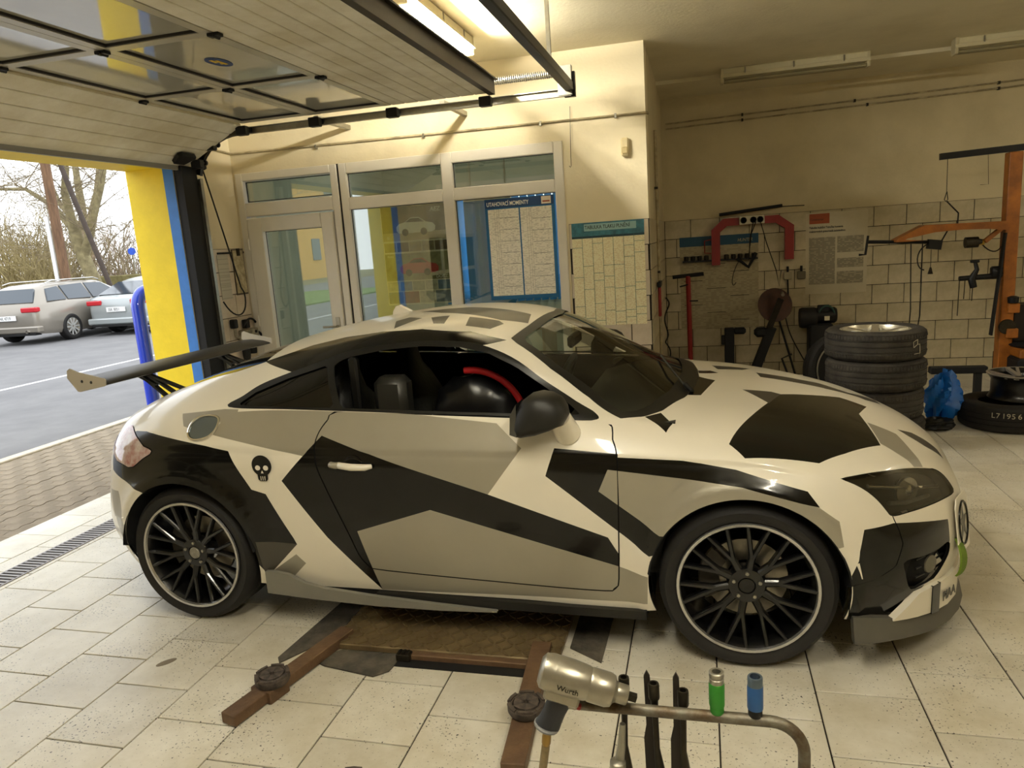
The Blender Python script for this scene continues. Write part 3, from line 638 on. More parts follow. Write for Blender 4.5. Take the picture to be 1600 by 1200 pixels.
def build_car_body():
    P, vk, sv = car_grid(11, 10); N = grid_normals(P); P = P*np.array([1, -1, 1]); N = N*np.array([1, -1, 1])
    ns, nv = P.shape[:2]; V = [tuple(p) for p in P.reshape(-1, 3)]; NN = [tuple(p) for p in N.reshape(-1, 3)]
    jj = lambda k: int(np.argmin(np.abs(vk-k)))
    def faces(j0, j1): return [(i*nv+j, (i+1)*nv+j, (i+1)*nv+j+1, i*nv+j+1) for i in range(ns-1) for j in range(j0, j1)]
    j4, j5 = jj(4), jj(5)
    R0 = lambda j0, j1: Reg(list(V), list(NN), faces(j0, j1))
    LN = LINES; XC = .772
    wsp = [(.278,.53),(.475,.639),(.637,.684),(.774,.767),(.86,.715),(.924,.635),(1.009,.42),(1.04,.2),(1.052,0),(1.052,-.2),(.361,-.2),(.361,0),(.318,.345)]
    ws_f = psd(wsp); ws = lambda W: ws_f(np.stack([W[:, 0], np.abs(W[:, 1])], 1))
    rwp = [(-.98,-.2),(-.98,0),(-.955,.35),(-.95,.52),(-1.10,.565),(-1.32,.565),(-1.50,.52),(-1.56,.42),(-1.60,0),(-1.60,-.2)]
    rw_f = psd(rwp); rw = lambda W: rw_f(np.stack([W[:, 0], np.abs(W[:, 1])], 1))
    dlo, quarter, dwin = xz(LN['dlo'], 0, 4), xz(LN['quarter'], 0, 0), xz(LN['doorwin'], 0, 0)
    head = lambda W, f=xz(LN['headlight'], 0, 3): np.where(W[:, 0] > 1.4, f(W), -1.)
    fog = lambda W, f=psd(smooth_poly([(p[0]*.66-p[1]*-.75 if False else p[0]-(-p[1]), p[2]) for p in LN['fogrecess']], 3)): np.where(W[:, 0] > 1.6, f(np.stack([W[:, 0]+W[:, 1], W[:, 2]], 1)), -1.)
    tail = lambda W, f=xz(LN['taillight'], 0, 3): np.where(W[:, 0] < -1.2, f(W), -1.)
    door = xz(LN['door'], 0, 3)
    arch = lambda W: np.minimum(np.hypot(W[:, 0]-WHEEL_X[0], W[:, 2]-WHEEL_Z), np.hypot(W[:, 0]-WHEEL_X[1], W[:, 2]-WHEEL_Z))-ARCH_R
    gap = .0055
    # --- hood
    hood = R0(j4, nv-1); hood, rear_up = clip(hood, lambda W: W[:, 0]-XC)
    screen_f, hood = clip(hood, ws); light_u, hood = clip(hood, head)
    hoodF = to_full(hood); _, hoodG = clip(hoodF, lambda W: .004-np.minimum(W[:, 0]-XC, 9) if False else np.full(len(W), -1.))
    skin('hood', paint(hoodF, PAINT['hood']), PAINTS, CAR)
    # --- greenhouse and roof (row k5 upwards, behind the screen base)
    up, shoulder = clip(rear_up, lambda W: np.full(len(W), 1.)) if False else (Reg(list(V), list(NN), faces(j5, nv-1)), None)
    up, _ = clip(up, lambda W: XC-W[:, 0])
    screen_r, up = clip(up, ws); glass, up = clip(up, dlo); rear_g, up = clip(up, rw)
    deckg, roof = clip(up, lambda W: -.93-W[:, 0]-0*W[:, 1])
    skin('roof', paint(to_full(roof), PAINT['roof']), PAINTS, CAR)
    light_t1, deckg = clip(deckg, tail)
    skin('rear_deck', paint(to_full(deckg), [l for l in PAINT['side'][:1]]+PAINT['side'][-1:]), PAINTS, CAR)
    scr = Reg(screen_f.V, screen_f.N, screen_f.F)
    wo = skin('windscreen', to_full(screen_f), [M_WSCR], CAR, off=-.004); 
    w2 = skin('windscreen_upper', to_full(screen_r), [M_WSCR], wo, off=-.004)
    # dark printed band round the screen
    for k, part in enumerate((screen_f, screen_r)):
        band, _ = clip(part, lambda W: .045+.035*sstep(.80, 1.0, W[:, 0])-ws(W))
        skin('screen_border', to_full(band), [M_TRIM], wo, off=.001)
    skin('rear_window', to_full(rear_g), [mat('rear_glass', '#0b0b0b', .05, coat=.5)], CAR, off=-.003)
    # --- side glass with its black surround
    for mir in (False, True):
        q, rest = clip(glass, quarter); d, trim = clip(rest, dwin)
        qo = skin('quarter_window', q, [mat('quarter_glass', '#060606', .05, coat=.3)], CAR, mirror=mir, off=-.004)
        if mir: skin('door_window', d, [M_CLEAR], CAR, mirror=mir, off=-.006)      # the near one is wound down
        skin('window_surround', trim, [M_TRIM], CAR, mirror=mir, off=.002)
    # --- flanks
    low = R0(0, j5); low, low_f = clip(low, lambda W: XC-W[:, 0])
    low_f, _ = clip(Reg(list(V), list(NN), faces(0, j4)), lambda W: W[:, 0]-XC)
    low, _ = clip(low, arch); low_f, _ = clip(low_f, arch)
    dpan, quarterp = cut(low, door, gap)
    lt, quarterp = cut(quarterp, tail, .004)
    hl, low_f = cut(low_f, head, .003); fg, low_f = clip(low_f, fog)
    sx, sz = zip(*[(p[0], p[2]) for p in LN['seam_front']])
    def seam(W):
        xs = np.interp(W[:, 2], sz[::-1], sx[::-1]); return W[:, 0]-xs
    bump, fender = cut(low_f, seam, .004)
    rb, quarterp = clip(quarterp, lambda W: -1.46-W[:, 0]+.25*(W[:, 2]-.6))
    fx, fr = cut(quarterp, xz(LN['fuel'], 0, 3), .004)
    pq, pf, pd = paint(fr, PAINT['side']), paint(fender, PAINT['side']+PAINT['bumper']), paint(dpan, PAINT['side'])
    for mir in (False, True):
        skin('rear_quarter', pq, PAINTS, CAR, mirror=mir)
        skin('front_fender', pf, PAINTS, CAR, mirror=mir)
        dr_ = skin('door', pd, PAINTS, CAR, mirror=mir)
        fl_ = skin('fuel_flap' if not mir else 'blank_flap', fx, [mat('fuel_flap_metal', '#76828c', .25, metal=.9) if not mir else M_CW], CAR, mirror=mir, off=.003)
        s = -1 if not mir else 1
        ring = smooth_poly([(p[0], p[1]*(1 if not mir else -1)+s*.004, p[2]) for p in LN['fuel']], 4); ring.append(ring[0])
        if not mir: MB().tube(ring, .0065, 6).build('flap_ring', M_CHROME, fl_, smooth=60)
        # handle: shallow dark cup, white grip with a grey lock cap
        MB().lathe([(.001, .0), (.03, .0015), (.040, .003), (.043, .001)], (-.335, s*.897, .782), (0, s, 0), 20).build('handle_cup', M_CK, dr_, smooth=50)
        gp = MB().tube([(-.40, s*.905, .788), (-.385, s*.925, .788), (-.33, s*.934, .785), (-.27, s*.925, .782), (-.25, s*.905, .781)], [.010, .0145, .0155, .0145, .010], 10)
        gp.build('handle', M_CW, dr_, smooth=60)
        MB().tube([(-.437, s*.903, .789), (-.43, s*.918, .789), (-.405, s*.925, .788), (-.398, s*.92, .788)], [.010, .014, .0148, .0148], 10).build('lock_cap', M_CG, dr_, smooth=60)
    skin('front_bumper', paint(bump, PAINT['bumper']), PAINTS, CAR, both=True)
    skin('rear_bumper', paint(rb, PAINT['rear']), PAINTS, CAR, both=True)
    M_LAMP = glass_mat('headlamp_lens', (.75, .75, .70), 1.5, 1.1); M_HIN = mat('headlamp_inside', '#4d493f', .3, metal=.6)
    for mir in (False, True):
        s = -1 if not mir else 1
        ho = skin('headlight', [(hl, 0), (light_u, 0)], [M_LAMP], CAR, mirror=mir, off=.001)
        skin('lamp_bowl', [(hl, 0), (light_u, 0)], [M_HIN], ho, mirror=mir, off=-.045)
        MB().sphere((1.80, s*.66, .655), .038, 14, 10).build('projector', M_CHROME, ho, smooth=60)
        MB().lathe([(.040, 0), (.052, .004), (.052, .016), (.042, .018)], (1.80, s*.675, .655), (.6, s*.8, 0), 24).build('projector_ring', M_GALV, ho, smooth=40)
        MB().tube([(1.66, s*.775, .70), (1.75, s*.735, .685), (1.86, s*.64, .655), (1.95, s*.52, .62)], .008, 8).build('light_strip', M_CHROME, ho, smooth=60)
        MB().tube([(1.73, s*.77, .635), (1.80, s*.715, .62), (1.90, s*.60, .61)], .008, 8).build('indicator_bar', M_GALV, ho, smooth=60)
        MB().sphere((1.80, s*.60, .37), .13, 16, 10).build('fog_housing', M_LINER, CAR, smooth=60)
        fo = skin('fog_recess', fg, [M_LINER], CAR, mirror=mir, off=-.04)
        MB().lathe([(.001, .0), (.034, .002), (.038, .012), (.038, .04)], (1.90, s*.685, .37), (-.7, -s*.72, 0), 22).build('fog_lamp', mat('fog_glass', '#6b675a', .15, metal=.4), fo, smooth=40)
        for k in range(3):
            MB().tube([(1.835, s*.735, .405-.035*k), (1.91, s*.655, .405-.035*k), (1.965, s*.58, .405-.035*k)], .004, 6).build('grille_bar', M_TRIM, fo)
        to = skin('tail_light', [(lt, 0), (light_t1, 0)], [mat('tail_lens', '#8e2a22', .08, coat=.8, var=.6, vscale=9, col2='#c9bdb6')], CAR, mirror=mir, off=.002)
    # --- dark shell just inside the panels, so that the gaps read black
    inn = R0(0, nv-1); _, inn = clip(inn, ws); _, inn = clip(inn, lambda W: np.where(W[:, 2] > .93, dlo(W), -1.)); _, inn = clip(inn, lambda W: np.where(W[:, 2] > .9, rw(W), -1.)); inn, _ = clip(inn, arch); _, inn = clip(inn, head); _, inn = clip(inn, fog)
    skin('inner_shell', inn, [M_LINER], CAR, both=True, off=-.012)
build_car_body()
# ---------------------------------------------------------------- wheel wells, floor pan
for wx in WHEEL_X:
    for s in (-1, 1):
        V = []; m_ = 26
        for i in range(m_+1):
            a = math.radians(-18+216*i/m_)
            lo_ = .11 if math.sin(a) < .02 else 0
            for r, d in ((ARCH_R-.003, .010-lo_), (ARCH_R+.004, -.002-lo_), (ARCH_R+.012, -.30), (.12, -.31)): V.append((wx+r*math.cos(a), s*(.905+d), WHEEL_Z+r*math.sin(a)))
        MB().add(V, [(i*4+k, (i+1)*4+k, (i+1)*4+k+1, i*4+k+1) for i in range(m_) for k in range(3)]).build('wheel_well', M_LINER, CAR, smooth=40)
MB().box(-.86, .86, -.80, .80, .15, .19).box(-1.75, 1.7, -.5, .5, .17, .22).box(-.86, .86, -.84, -.80, .17, .24).box(-.86, .86, .80, .84, .17, .24).build('floor_pan', M_LINER, CAR)
# ---------------------------------------------------------------- wheels
M_TYRE = mat('tyre_rubber', '#191715', .72, var=.2, vscale=12)
M_RIM = mat('rim_black', '#0b0b0b', .3, coat=.3)
M_LIP = mat('rim_lip_polished', '#c9c8c6', .2, metal=.9)
def tyre_profile(R, r, w):
    h = w/2
    return [(r, -h+.018), (r+.012, -h+.006), (r+.035, -h), ((R+r)/2+.01, -h-.002), (R-.02, -h+.006), (R-.006, -h+.02), (R, -h+.045), (R, -.045), (R-.006, -.043), (R-.006, -.036), (R, -.034), (R, -.006), (R-.006, -.004), (R-.006, .004), (R, .006), (R, .034), (R-.006, .036), (R-.006, .043), (R, .045),
            (R, h-.045), (R-.006, h-.02), (R-.02, h-.006), ((R+r)/2+.01, h+.002), (r+.035, h), (r+.012, h-.006), (r, h-.018)]
def make_wheel(R=.326, r=.255, w=.245):
    """axis along +y towards the outer face, centre at origin; outer face at +w/2"""
    t = MB().lathe(tyre_profile(R, r, w), (0,0,0), (0,1,0), 64, caps=False).build('wheel', M_TYRE, CAR, smooth=35)
    h = w/2
    MB().lathe([(r-.002, h-.014), (r+.006, h-.006), (r+.003, h+.001), (r-.007, h+.001), (r-.011, h-.008)], (0,0,0), (0,1,0), 64, closed=True).build('rim_lip', M_LIP, t, smooth=50)
    MB().lathe([(r-.010, h-.01), (r-.022, h-.03), (r-.028, h-.07), (r-.03, -h+.02), (r-.012, -h+.01)], (0,0,0), (0,1,0), 64, caps=False).build('rim_barrel', M_RIM, t, smooth=50)
    sp = MB()
    def limb(a0, r0, a1, r1, w0, w1, y0, y1, d=.02):
        p = Vector((r0*math.cos(a0), y0, r0*math.sin(a0))); q = Vector((r1*math.cos(a1), y1, r1*math.sin(a1))); tt = (q-p).normalized(); side = tt.cross(Vector((0,1,0))).normalized()
        V = []
        for c, ww in ((p, w0), (q, w1)):
            V += [c-side*ww/2, c-side*ww*.28+Vector((0,.006,0)), c+side*ww*.28+Vector((0,.006,0)), c+side*ww/2, c+side*ww/2-Vector((0,d,0)), c-side*ww/2-Vector((0,d,0))]
        sp.add(V, [(0,1,7,6),(1,2,8,7),(2,3,9,8),(3,4,10,9),(4,5,11,10),(5,0,6,11),(0,5,4,3,2,1),(6,7,8,9,10,11)])
    me = None
    for k in range(10):
        sp = MB(); a = 0
        limb(a, .058, a, .122, .030, .026, h-.040, h-.030)
        for s in (-1, 1): limb(a+s*.012, .112, a+s*math.radians(9), r-.012, .019, .016, h-.031, h-.014)
        if me is None: me = sp.mesh('spoke', M_RIM, 30)
        inst(me, 'spoke', t, (0,0,0), (0, math.radians(36*k+8), 0))
    MB().lathe([(.001, h-.035), (.030, h-.035), (.033, h-.030), (.066, h-.032), (.074, h-.045), (.072, h-.08)], (0,0,0), (0,1,0), 32).build('hub', M_RIM, t, smooth=35)
    MB().lathe([(.001, h-.026), (.024, h-.026), (.028, h-.030), (.028, h-.036)], (0,0,0), (0,1,0), 28).build('hub_cap', mat('hub_cap_grey', '#9d998c', .35, metal=.5, var=.3, vscale=60), t, smooth=35)
    bm_ = MB().lathe([(.001, h-.024), (.0065, h-.024), (.008, h-.027), (.008, h-.045)], (0,0,0), (0,1,0), 8).mesh('wheel_bolt', M_GALV, 40)
    for k in range(5):
        a = math.radians(72*k+20); inst(bm_, 'wheel_bolt', t, (.050*math.cos(a), 0, .050*math.sin(a)))
    MB().lathe([(.07, -.005), (.155, -.005), (.155, .012), (.07, .012)], (0,0,0), (0,1,0), 40, closed=True).build('brake_disc', mat('brake_disc_steel', '#8f897c', .3, metal=.9, var=.2, vscale=30), t, smooth=30)
    MB().lathe([(.10, -.03), (.172, -.03), (.178, -.02), (.178, .03), (.172, .036), (.10, .036)], (0,0,0), (0,1,0), 10, closed=True, ang=math.radians(75)).build('brake_caliper', mat('caliper_grey', '#4f4b44', .5, metal=.4), t, smooth=30)
    return t
w0 = make_wheel(); H2 = .1225
def place_wheel(t, x, s, turn=0.):
    t.location = (x, s*(.895-H2), WHEEL_Z); t.rotation_euler = (0, 0, (math.pi if s < 0 else 0)+turn)
place_wheel(w0, WHEEL_X[0], -1)
for x, s, tn in ((WHEEL_X[1], -1, .022), (WHEEL_X[0], 1, 0), (WHEEL_X[1], 1, .022)):
    t_ = copy_tree(w0, CAR); place_wheel(t_, x, s, tn)
    if x > 0:
        for c_ in t_.children:
            if c_.name.startswith('hub_cap'): bpy.data.objects.remove(c_); break
        MB().lathe([(.012, H2-.031), (.028, H2-.031), (.030, H2-.035)], (0,0,0), (0,1,0), 24, caps=False).build('hub_bore', M_TRIM, t_, smooth=35)
for x in WHEEL_X: MB().tube([(x, -.66, WHEEL_Z), (x, .66, WHEEL_Z)], .05, 12).build('axle', M_LINER, CAR)
# ---------------------------------------------------------------- mirrors
for s in (-1, 1):
    mh = MB()
    pr = [(.40, .965), (.403, .99), (.415, 1.035), (.44, 1.075), (.475, 1.10), (.51, 1.107), (.55, 1.10), (.585, 1.08), (.607, 1.045), (.612, 1.015), (.595, .985), (.55, .965), (.49, .945), (.43, .935), (.41, .94)]
    c = (.505, 1.02)
    for sc, yo in ((1., 0.),): pass
    rings = [(.30, .085), (.75, .072), (.94, .048), (1.0, .015), (1.0, -.035), (.93, -.07), (.80, -.075)]
    V = []; n = len(pr)
    for sc, yo in rings: V += [(c[0]+(a-c[0])*sc-.014, s*(.925+yo), c[1]+(b-c[1])*sc-.013) for a, b in pr]
    F = [tuple(range(n))]+[(r*n+i, r*n+(i+1) % n, (r+1)*n+(i+1) % n, (r+1)*n+i) for r in range(len(rings)-1) for i in range(n)]+[tuple((len(rings)-1)*n+i for i in range(n))]
    mo = mh.add(V, F).build('wing_mirror', mat('mirror_cap_black', '#14130f', .5), CAR, smooth=50)
    MB().prism([(.382, .942), (.388, 1.017), (.414, 1.06), (.409, .932)], s*.88, s*.985, 'xz').build('mirror_glass', mat('mirror_silver', '#6c6c6a', .06, metal=.9), mo)
    MB().lathe([(.052, 0), (.050, .03), (.046, .08), (.044, .11)], (.575, s*.83, .905), (-.15, s*.62, .75), 20).build('mirror_foot', M_CW, mo, smooth=50)
# ---------------------------------------------------------------- rear wing
wing = MB()
foil = [(-.105, .002), (-.10, .010), (-.03, .012), (.05, .002), (.10, -.012), (.107, -.018), (.10, -.022), (.03, -.012), (-.05, -.006)]
wing.prism([(-1.855+a, 1.122+b) for a, b in foil], -.70, .70, 'xz'); wg = wing.build('rear_wing', mat('wing_satin_black', '#1c1b1a', .42), CAR, smooth=40)
for s in (-1, 1):
    ep = [(-1.962, 1.18), (-1.945, 1.190), (-1.90, 1.172), (-1.745, 1.138), (-1.738, 1.13), (-1.742, 1.102), (-1.752, 1.098), (-1.90, 1.072), (-1.915, 1.074), (-1.968, 1.142)]
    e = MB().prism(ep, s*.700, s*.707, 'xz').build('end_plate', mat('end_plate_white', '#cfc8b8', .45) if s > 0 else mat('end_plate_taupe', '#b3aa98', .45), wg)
    for bx in (-1.88, -1.825): MB().lathe([(.001, .004), (.006, .003), (.008, 0)], (bx, s*.707, 1.122+(bx+1.85)*-.1), (0, s, 0), 10).build('bolt', M_TRIM, e, smooth=60)
    st = MB()
    for a, b in (((-1.90, 1.112), (-1.70, .945)), ((-1.86, 1.112), (-1.64, .965)), ((-1.90, 1.09), (-1.78, 1.03)), ((-1.83, 1.09), (-1.55, .985)), ((-1.70, .95), (-1.55, .985))):
        st.bar((a[0], s*.33, a[1]), (b[0], s*.33, b[1]), .012, .028, up=(0, 1, 0))
    st.bar((-1.93, s*.33, 1.108), (-1.80, s*.33, 1.108), .05, .008); st.bar((-1.76, s*.33, .943), (-1.53, s*.33, .992), .07, .008)
    st.build('wing_strut', M_TRIM, wg)
# ---------------------------------------------------------------- skirts, splitter, lower bar
def plan_strip(name, pts, m, parent, zt, zb, out_t=0., out_b=0., th=.02, smooth=40):
    """vertical strip that follows a plan outline; zt/zb lists"""
    mb = MB(); n = len(pts); V = []
    for i, (x, y) in enumerate(pts):
        a = Vector(pts[max(i-1, 0)]); b = Vector(pts[min(i+1, n-1)]); t = (b-a).normalized(); o = Vector((t.y, -t.x))
        if o.dot(Vector((x-.9, y))) < 0: o = -o
        for z, off in ((zt[i], out_t), (zb[i], out_b), (zb[i], out_b-th), (zt[i], out_t-th)): V.append((x+o.x*off, y+o.y*off, z))
    F = [(i*4+k, (i+1)*4+k, (i+1)*4+(k+1) % 4, i*4+(k+1) % 4) for i in range(n-1) for k in range(4)]+[(0,1,2,3), tuple((n-1)*4+k for k in (3,2,1,0))]
    return mb.add(V, F).build(name, m, parent, smooth=smooth)
M_SPL = mat('splitter_grey', '#57544b', .55, var=.15, vscale=6)
half = [(1.605, .868), (1.68, .852), (1.76, .81), (1.84, .745), (1.91, .67), (1.98, .575), (2.04, .47), (2.085, .35), (2.11, .22), (2.122, .1), (2.125, 0)]
pts = [(x, -y) for x, y in half]+[(x, y) for x, y in reversed(half[:-1])]
tz = [.228, .222, .205, .186, .172, .162, .156, .153, .152, .152, .152]; bz = [.135, .136, .134, .122, .108, .098, .092, .090, .090, .090, .090]
plan_strip('front_splitter', pts, M_SPL, CAR, tz+tz[-2::-1], bz+bz[-2::-1], .0, .022, .03)
hb = [(1.745, .818), (1.80, .785), (1.84, .752), (1.91, .682), (1.98, .592), (2.035, .49), (2.075, .37), (2.10, .24), (2.115, .1), (2.118, 0)]
pts2 = [(x, -y) for x, y in hb]+[(x, y) for x, y in reversed(hb[:-1])]
zt2 = [.206, .250, .284, .288, .286, .285, .285, .285, .285, .285]; zb2 = [.200, .196, .190, .178, .168, .160, .156, .154, .153, .153]
lb = plan_strip('lower_bar', pts2, M_CW, CAR, zt2+zt2[-2::-1], zb2+zb2[-2::-1], .008, .006, .03)
plan_strip('bar_stripe', [(1.897, -.697), (1.915, -.676), (1.933, -.653)], M_CK, lb, [.2875]*3, [.176, .173, .170], .0105, .0085, .01)
tx = text('PIAA', 'bar_lettering', .052, M_CK, lb, (2.018, -.535, .205), depth=.0008, bold=.0012)
tx.rotation_euler = (math.pi/2, 0, math.radians(53)); tx.location = (1.955, -.643, .202)
for s in (-1, 1):
    sk = [(-.835, .275), (-.80, .278), (-.72, .268), (-.64, .232), (-.55, .214), (-.3, .192), (0, .176), (.25, .165), (.25, .160), (0, .150), (-.3, .148), (-.6, .158), (-.835, .172)]
    MB().prism([(a, b) for a, b in sk], s*.885, s*.905, 'xz').build('side_skirt', mat('skirt_grey', '#7c796e', .5, var=.1), CAR)
    MB().box(-.3, .86, s*.86 if s > 0 else -.885, .885 if s > 0 else -.86, .165, .20).build('sill_strip', M_TRIM, CAR)
# ---------------------------------------------------------------- decals, emblem, strap, antenna, flap cap
def disc_on(name, pts2, origin, u, v, m, parent, th=.0012):
    o, u, v = Vector(origin), Vector(u).normalized(), Vector(v).normalized(); n = u.cross(v).normalized(); k = len(pts2)
    V = [o+u*a+v*b+n*th for a, b in pts2]+[o+u*a+v*b for a, b in pts2]
    return MB().add(V, [tuple(range(k))]+[(i, k+i, k+(i+1) % k, (i+1) % k) for i in range(k)]).build(name, m, parent)
def ell(cx, cy, rx, ry, n=20, a0=0, a1=2*math.pi): return [(cx+rx*math.cos(a0+(a1-a0)*i/n), cy+ry*math.sin(a0+(a1-a0)*i/n)) for i in range(n)]
so = (-.775, -.9075, .776)
sd = disc_on('skull_decal', ell(0, 0, .049, .047, 28), so, (1, 0, 0), (0, 0, 1), M_CK, CAR)
disc_on('skull_jaw', [(-.026, -.034), (.026, -.034), (.024, -.062), (.016, -.07), (-.016, -.07), (-.024, -.062)], (so[0], so[1]-.0002, so[2]), (1, 0, 0), (0, 0, 1), M_CK, sd)
for k in (-1, 1): disc_on('skull_eye', ell(k*.020, -.010, .0125, .0115, 14), (so[0], so[1]-.0014, so[2]), (1, 0, 0), (0, 0, 1), M_CW, sd)
disc_on('skull_nose', [(0, -.022), (.006, -.034), (-.006, -.034)], (so[0], so[1]-.0014, so[2]), (1, 0, 0), (0, 0, 1), M_CW, sd)
for k in (-.010, 0, .010): disc_on('skull_tooth_gap', [(k-.0012, -.066), (k+.0012, -.066), (k+.0012, -.048), (k-.0012, -.048)], (so[0], so[1]-.0014, so[2]), (1, 0, 0), (0, 0, 1), M_CW, sd)
eo, eu = Vector((2.052, -.484, .462)), Vector((.45, .893, 0)); ev = Vector((-.10, .05, 1)).normalized()
em = disc_on('nose_panel', [(-.085, -.115), (.085, -.115), (.092, .08), (.07, .115), (-.07, .115), (-.092, .08)], eo, eu, ev, M_CW, CAR, .004)
nn = eu.cross(ev).normalized()
ringp = [eo+nn*.006+eu*(.066*math.cos(a))+ev*(.085*math.sin(a)) for a in [2*math.pi*i/32 for i in range(33)]]
MB().tube(ringp, .0045, 6).build('star_ring', M_CK, em, smooth=60)
star = []
for i in range(10):
    a = math.pi/2+i*math.pi/5; rr = 1. if i % 2 == 0 else .40; star.append((.057*rr*math.cos(a), .074*rr*math.sin(a)))
disc_on('star', star, eo+nn*.005, eu, ev, M_CD, em)
M_STRAP = mat('green_webbing', '#6f8a22', .8, var=.3, vscale=40)
sp = MB(); path = bez((2.02, -.53, .415), (2.045, -.56, .38), (2.045, -.58, .31), (2.02, -.56, .272), 12)
V = [];
for i, q in enumerate(path):
    w = .017+.012*math.sin(math.pi*i/12); V += [(q[0]-.55*w, q[1]-.83*w, q[2]+.2*w), (q[0]+.55*w, q[1]+.83*w, q[2]-.2*w), (q[0]+.55*w+.006, q[1]+.83*w-.004, q[2]-.2*w), (q[0]-.55*w+.006, q[1]-.83*w-.004, q[2]+.2*w)]
sp.add(V, [(i*4+k, (i+1)*4+k, (i+1)*4+(k+1) % 4, i*4+(k+1) % 4) for i in range(12) for k in range(4)]+[(0,1,2,3), (51,50,49,48)])
sp.build('tow_strap', M_STRAP, CAR, smooth=50)
fin = MB().prism([(-.50, 1.322), (-.495, 1.345), (-.478, 1.368), (-.462, 1.372), (-.40, 1.340), (-.35, 1.333), (-.34, 1.328)], -.02, .02, 'xz').build('antenna_fin', M_CW, CAR)
# wiper
MB().tube([(1.0, -.30, .985), (.93, -.12, 1.03), (.87, .10, 1.055)], .006, 6).build('wiper', M_TRIM, CAR)
MB().tube([(1.03, -.33, .962), (1.0, -.30, .99)], .012, 8).build('wiper_arm', M_TRIM, CAR)
# ---------------------------------------------------------------- cabin
M_SEAT = mat('seat_black', '#121210', .55, var=.3, vscale=9, bump=.3, bscale=40)
for s in (-1, 1):
    st = MB().bev(-.42, .12, s*.37-.25, s*.37+.25, .28, .46, .05).build('seat', M_SEAT, CAR, smooth=40)
    bk = MB(); sec = []
    for z, x, hw, d in ((.42, -.40, .23, .11), (.60, -.45, .25, .12), (.80, -.53, .25, .11), (.93, -.58, .20, .09), (1.0, -.60, .13, .07), (1.06, -.61, .12, .06), (1.13, -.615, .10, .05), (1.155, -.615, .06, .03)):
        sec.append([(x+d*math.cos(a)*(.8), s*.37+hw*math.sin(a), z) for a in [2*math.pi*i/16 for i in range(16)]])
    V = [p for q in sec for p in q]; bk.add(V, [(r*16+i, r*16+(i+1) % 16, (r+1)*16+(i+1) % 16, (r+1)*16+i) for r in range(len(sec)-1) for i in range(16)]+[tuple(range(16)), tuple((len(sec)-1)*16+i for i in range(16))])
    bk.build('backrest', M_SEAT, st, smooth=50)
MB().prism([(.45, .3), (.45, .80), (.50, .88), (.72, .93), (.98, .93), (.98, .3)], -.74, .74, 'xz').build('dashboard', mat('dash_plastic', '#20201c', .6), CAR, smooth=30)
sw = MB(); c = Vector((.30, .37, .86)); ax = Vector((-.9, 0, .42)).normalized(); u = Vector((0, 1, 0)); v = ax.cross(u)
sw.tube([c+(u*math.cos(a)+v*math.sin(a))*.18 for a in [2*math.pi*i/24 for i in range(25)]], .015, 8)
sw.tube([c-u*.17, c+u*.17], .018, 6).tube([c, c-v*.17], .018, 6).tube([c, c+Vector((.2, 0, -.09))], .03, 8); sw.build('steering_wheel', M_TRIM, CAR, smooth=60)
MB().box(-.45, .45, -.09, .09, .25, .52).build('centre_console', M_SEAT, CAR)
MB().box(-1.3, -.85, -.65, .65, .3, .72).build('rear_seat', M_SEAT, CAR)
MB().bev(.44, .475, -.11, .11, 1.135, 1.195, .012).build('rear_view_mirror', M_TRIM, CAR)
MB().bev(-.445, -.40, -.66, -.62, .86, 1.2, .01).build('belt_pillar', M_TRIM, CAR)
MB().bev(-.36, -.20, -.62, -.50, .88, 1.10, .03).build('seat_side_panel', mat('cabin_panel', '#2a2924', .4), CAR, smooth=40)
# ---------------------------------------------------------------- open sectional door overhead
M_PANEL = mat('door_panel_paint', '#f1ecdb', .5, var=.22, vscale=2.2, col2='#d3c9ae', bump=.15, bscale=120)
M_ALU = mat('door_frame_aluminium', '#c9c3b2', .35, metal=.35, var=.1, vscale=5)
M_PANE = mat('door_pane_acrylic', '#c9c4b2', .06, spec=.9, ior=1.7, coat=.6, var=.08, vscale=2)
M_SEAL = mat('pane_seal', '#1b1712', .6)
GD = empty('sectional_door', (-1.2, 1.95, 2.6), label='sectional garage door rolled up overhead, two glazed rows between ribbed cream panels', cat='garage door')
def gw(name, mb, m, parent=GD, smooth=None):
    o = mb.build(name, m, parent, smooth)
    o.matrix_parent_inverse = Matrix.Identity(4) if parent is not GD else Matrix.Translation((1.2, -1.95, -2.6))
    return o
DY0, DY1 = .36, 3.52; STY = [.40, 1.42, 2.44, 3.48]; DZ = 2.72
def solid_section(pa, pb, nrib):
    """ribbed panel between two (x, z) edges; inner face looks down"""
    a, b = Vector((pa[0], 0, pa[1])), Vector((pb[0], 0, pb[1])); t = (b-a); L = t.length; t.normalize(); n = Vector((-t.z, 0, t.x)); n = n if n.z > 0 else -n
    mb = MB(); V = []
    for y in (DY0, DY1):
        for q in (a+n*.008, b+n*.008, b+n*.042, a+n*.042): V.append((q.x, y, q.z))
    mb.add(V, [(0,1,2,3), (7,6,5,4), (0,4,5,1), (1,5,6,2), (2,6,7,3), (3,7,4,0)]); sec = gw('section_panel', mb, M_PANEL)
    for k in range(nrib):
        p = a+t*(L*k/nrib+.0018); q = a+t*(L*(k+1)/nrib-.0018); V = []
        for y in (DY0+.001, DY1-.001):
            for c in (p+n*.009, p+n*.002+t*.002, p+t*.006, q-t*.006, q+n*.002-t*.002, q+n*.009): V.append((c.x, y, c.z))
        gw('slat', MB().add(V, [(0,1,2,3,4,5), (11,10,9,8,7,6)]+[(i, (i+1) % 6, 6+(i+1) % 6, 6+i) for i in range(6)]), M_PANEL, sec)
    return sec
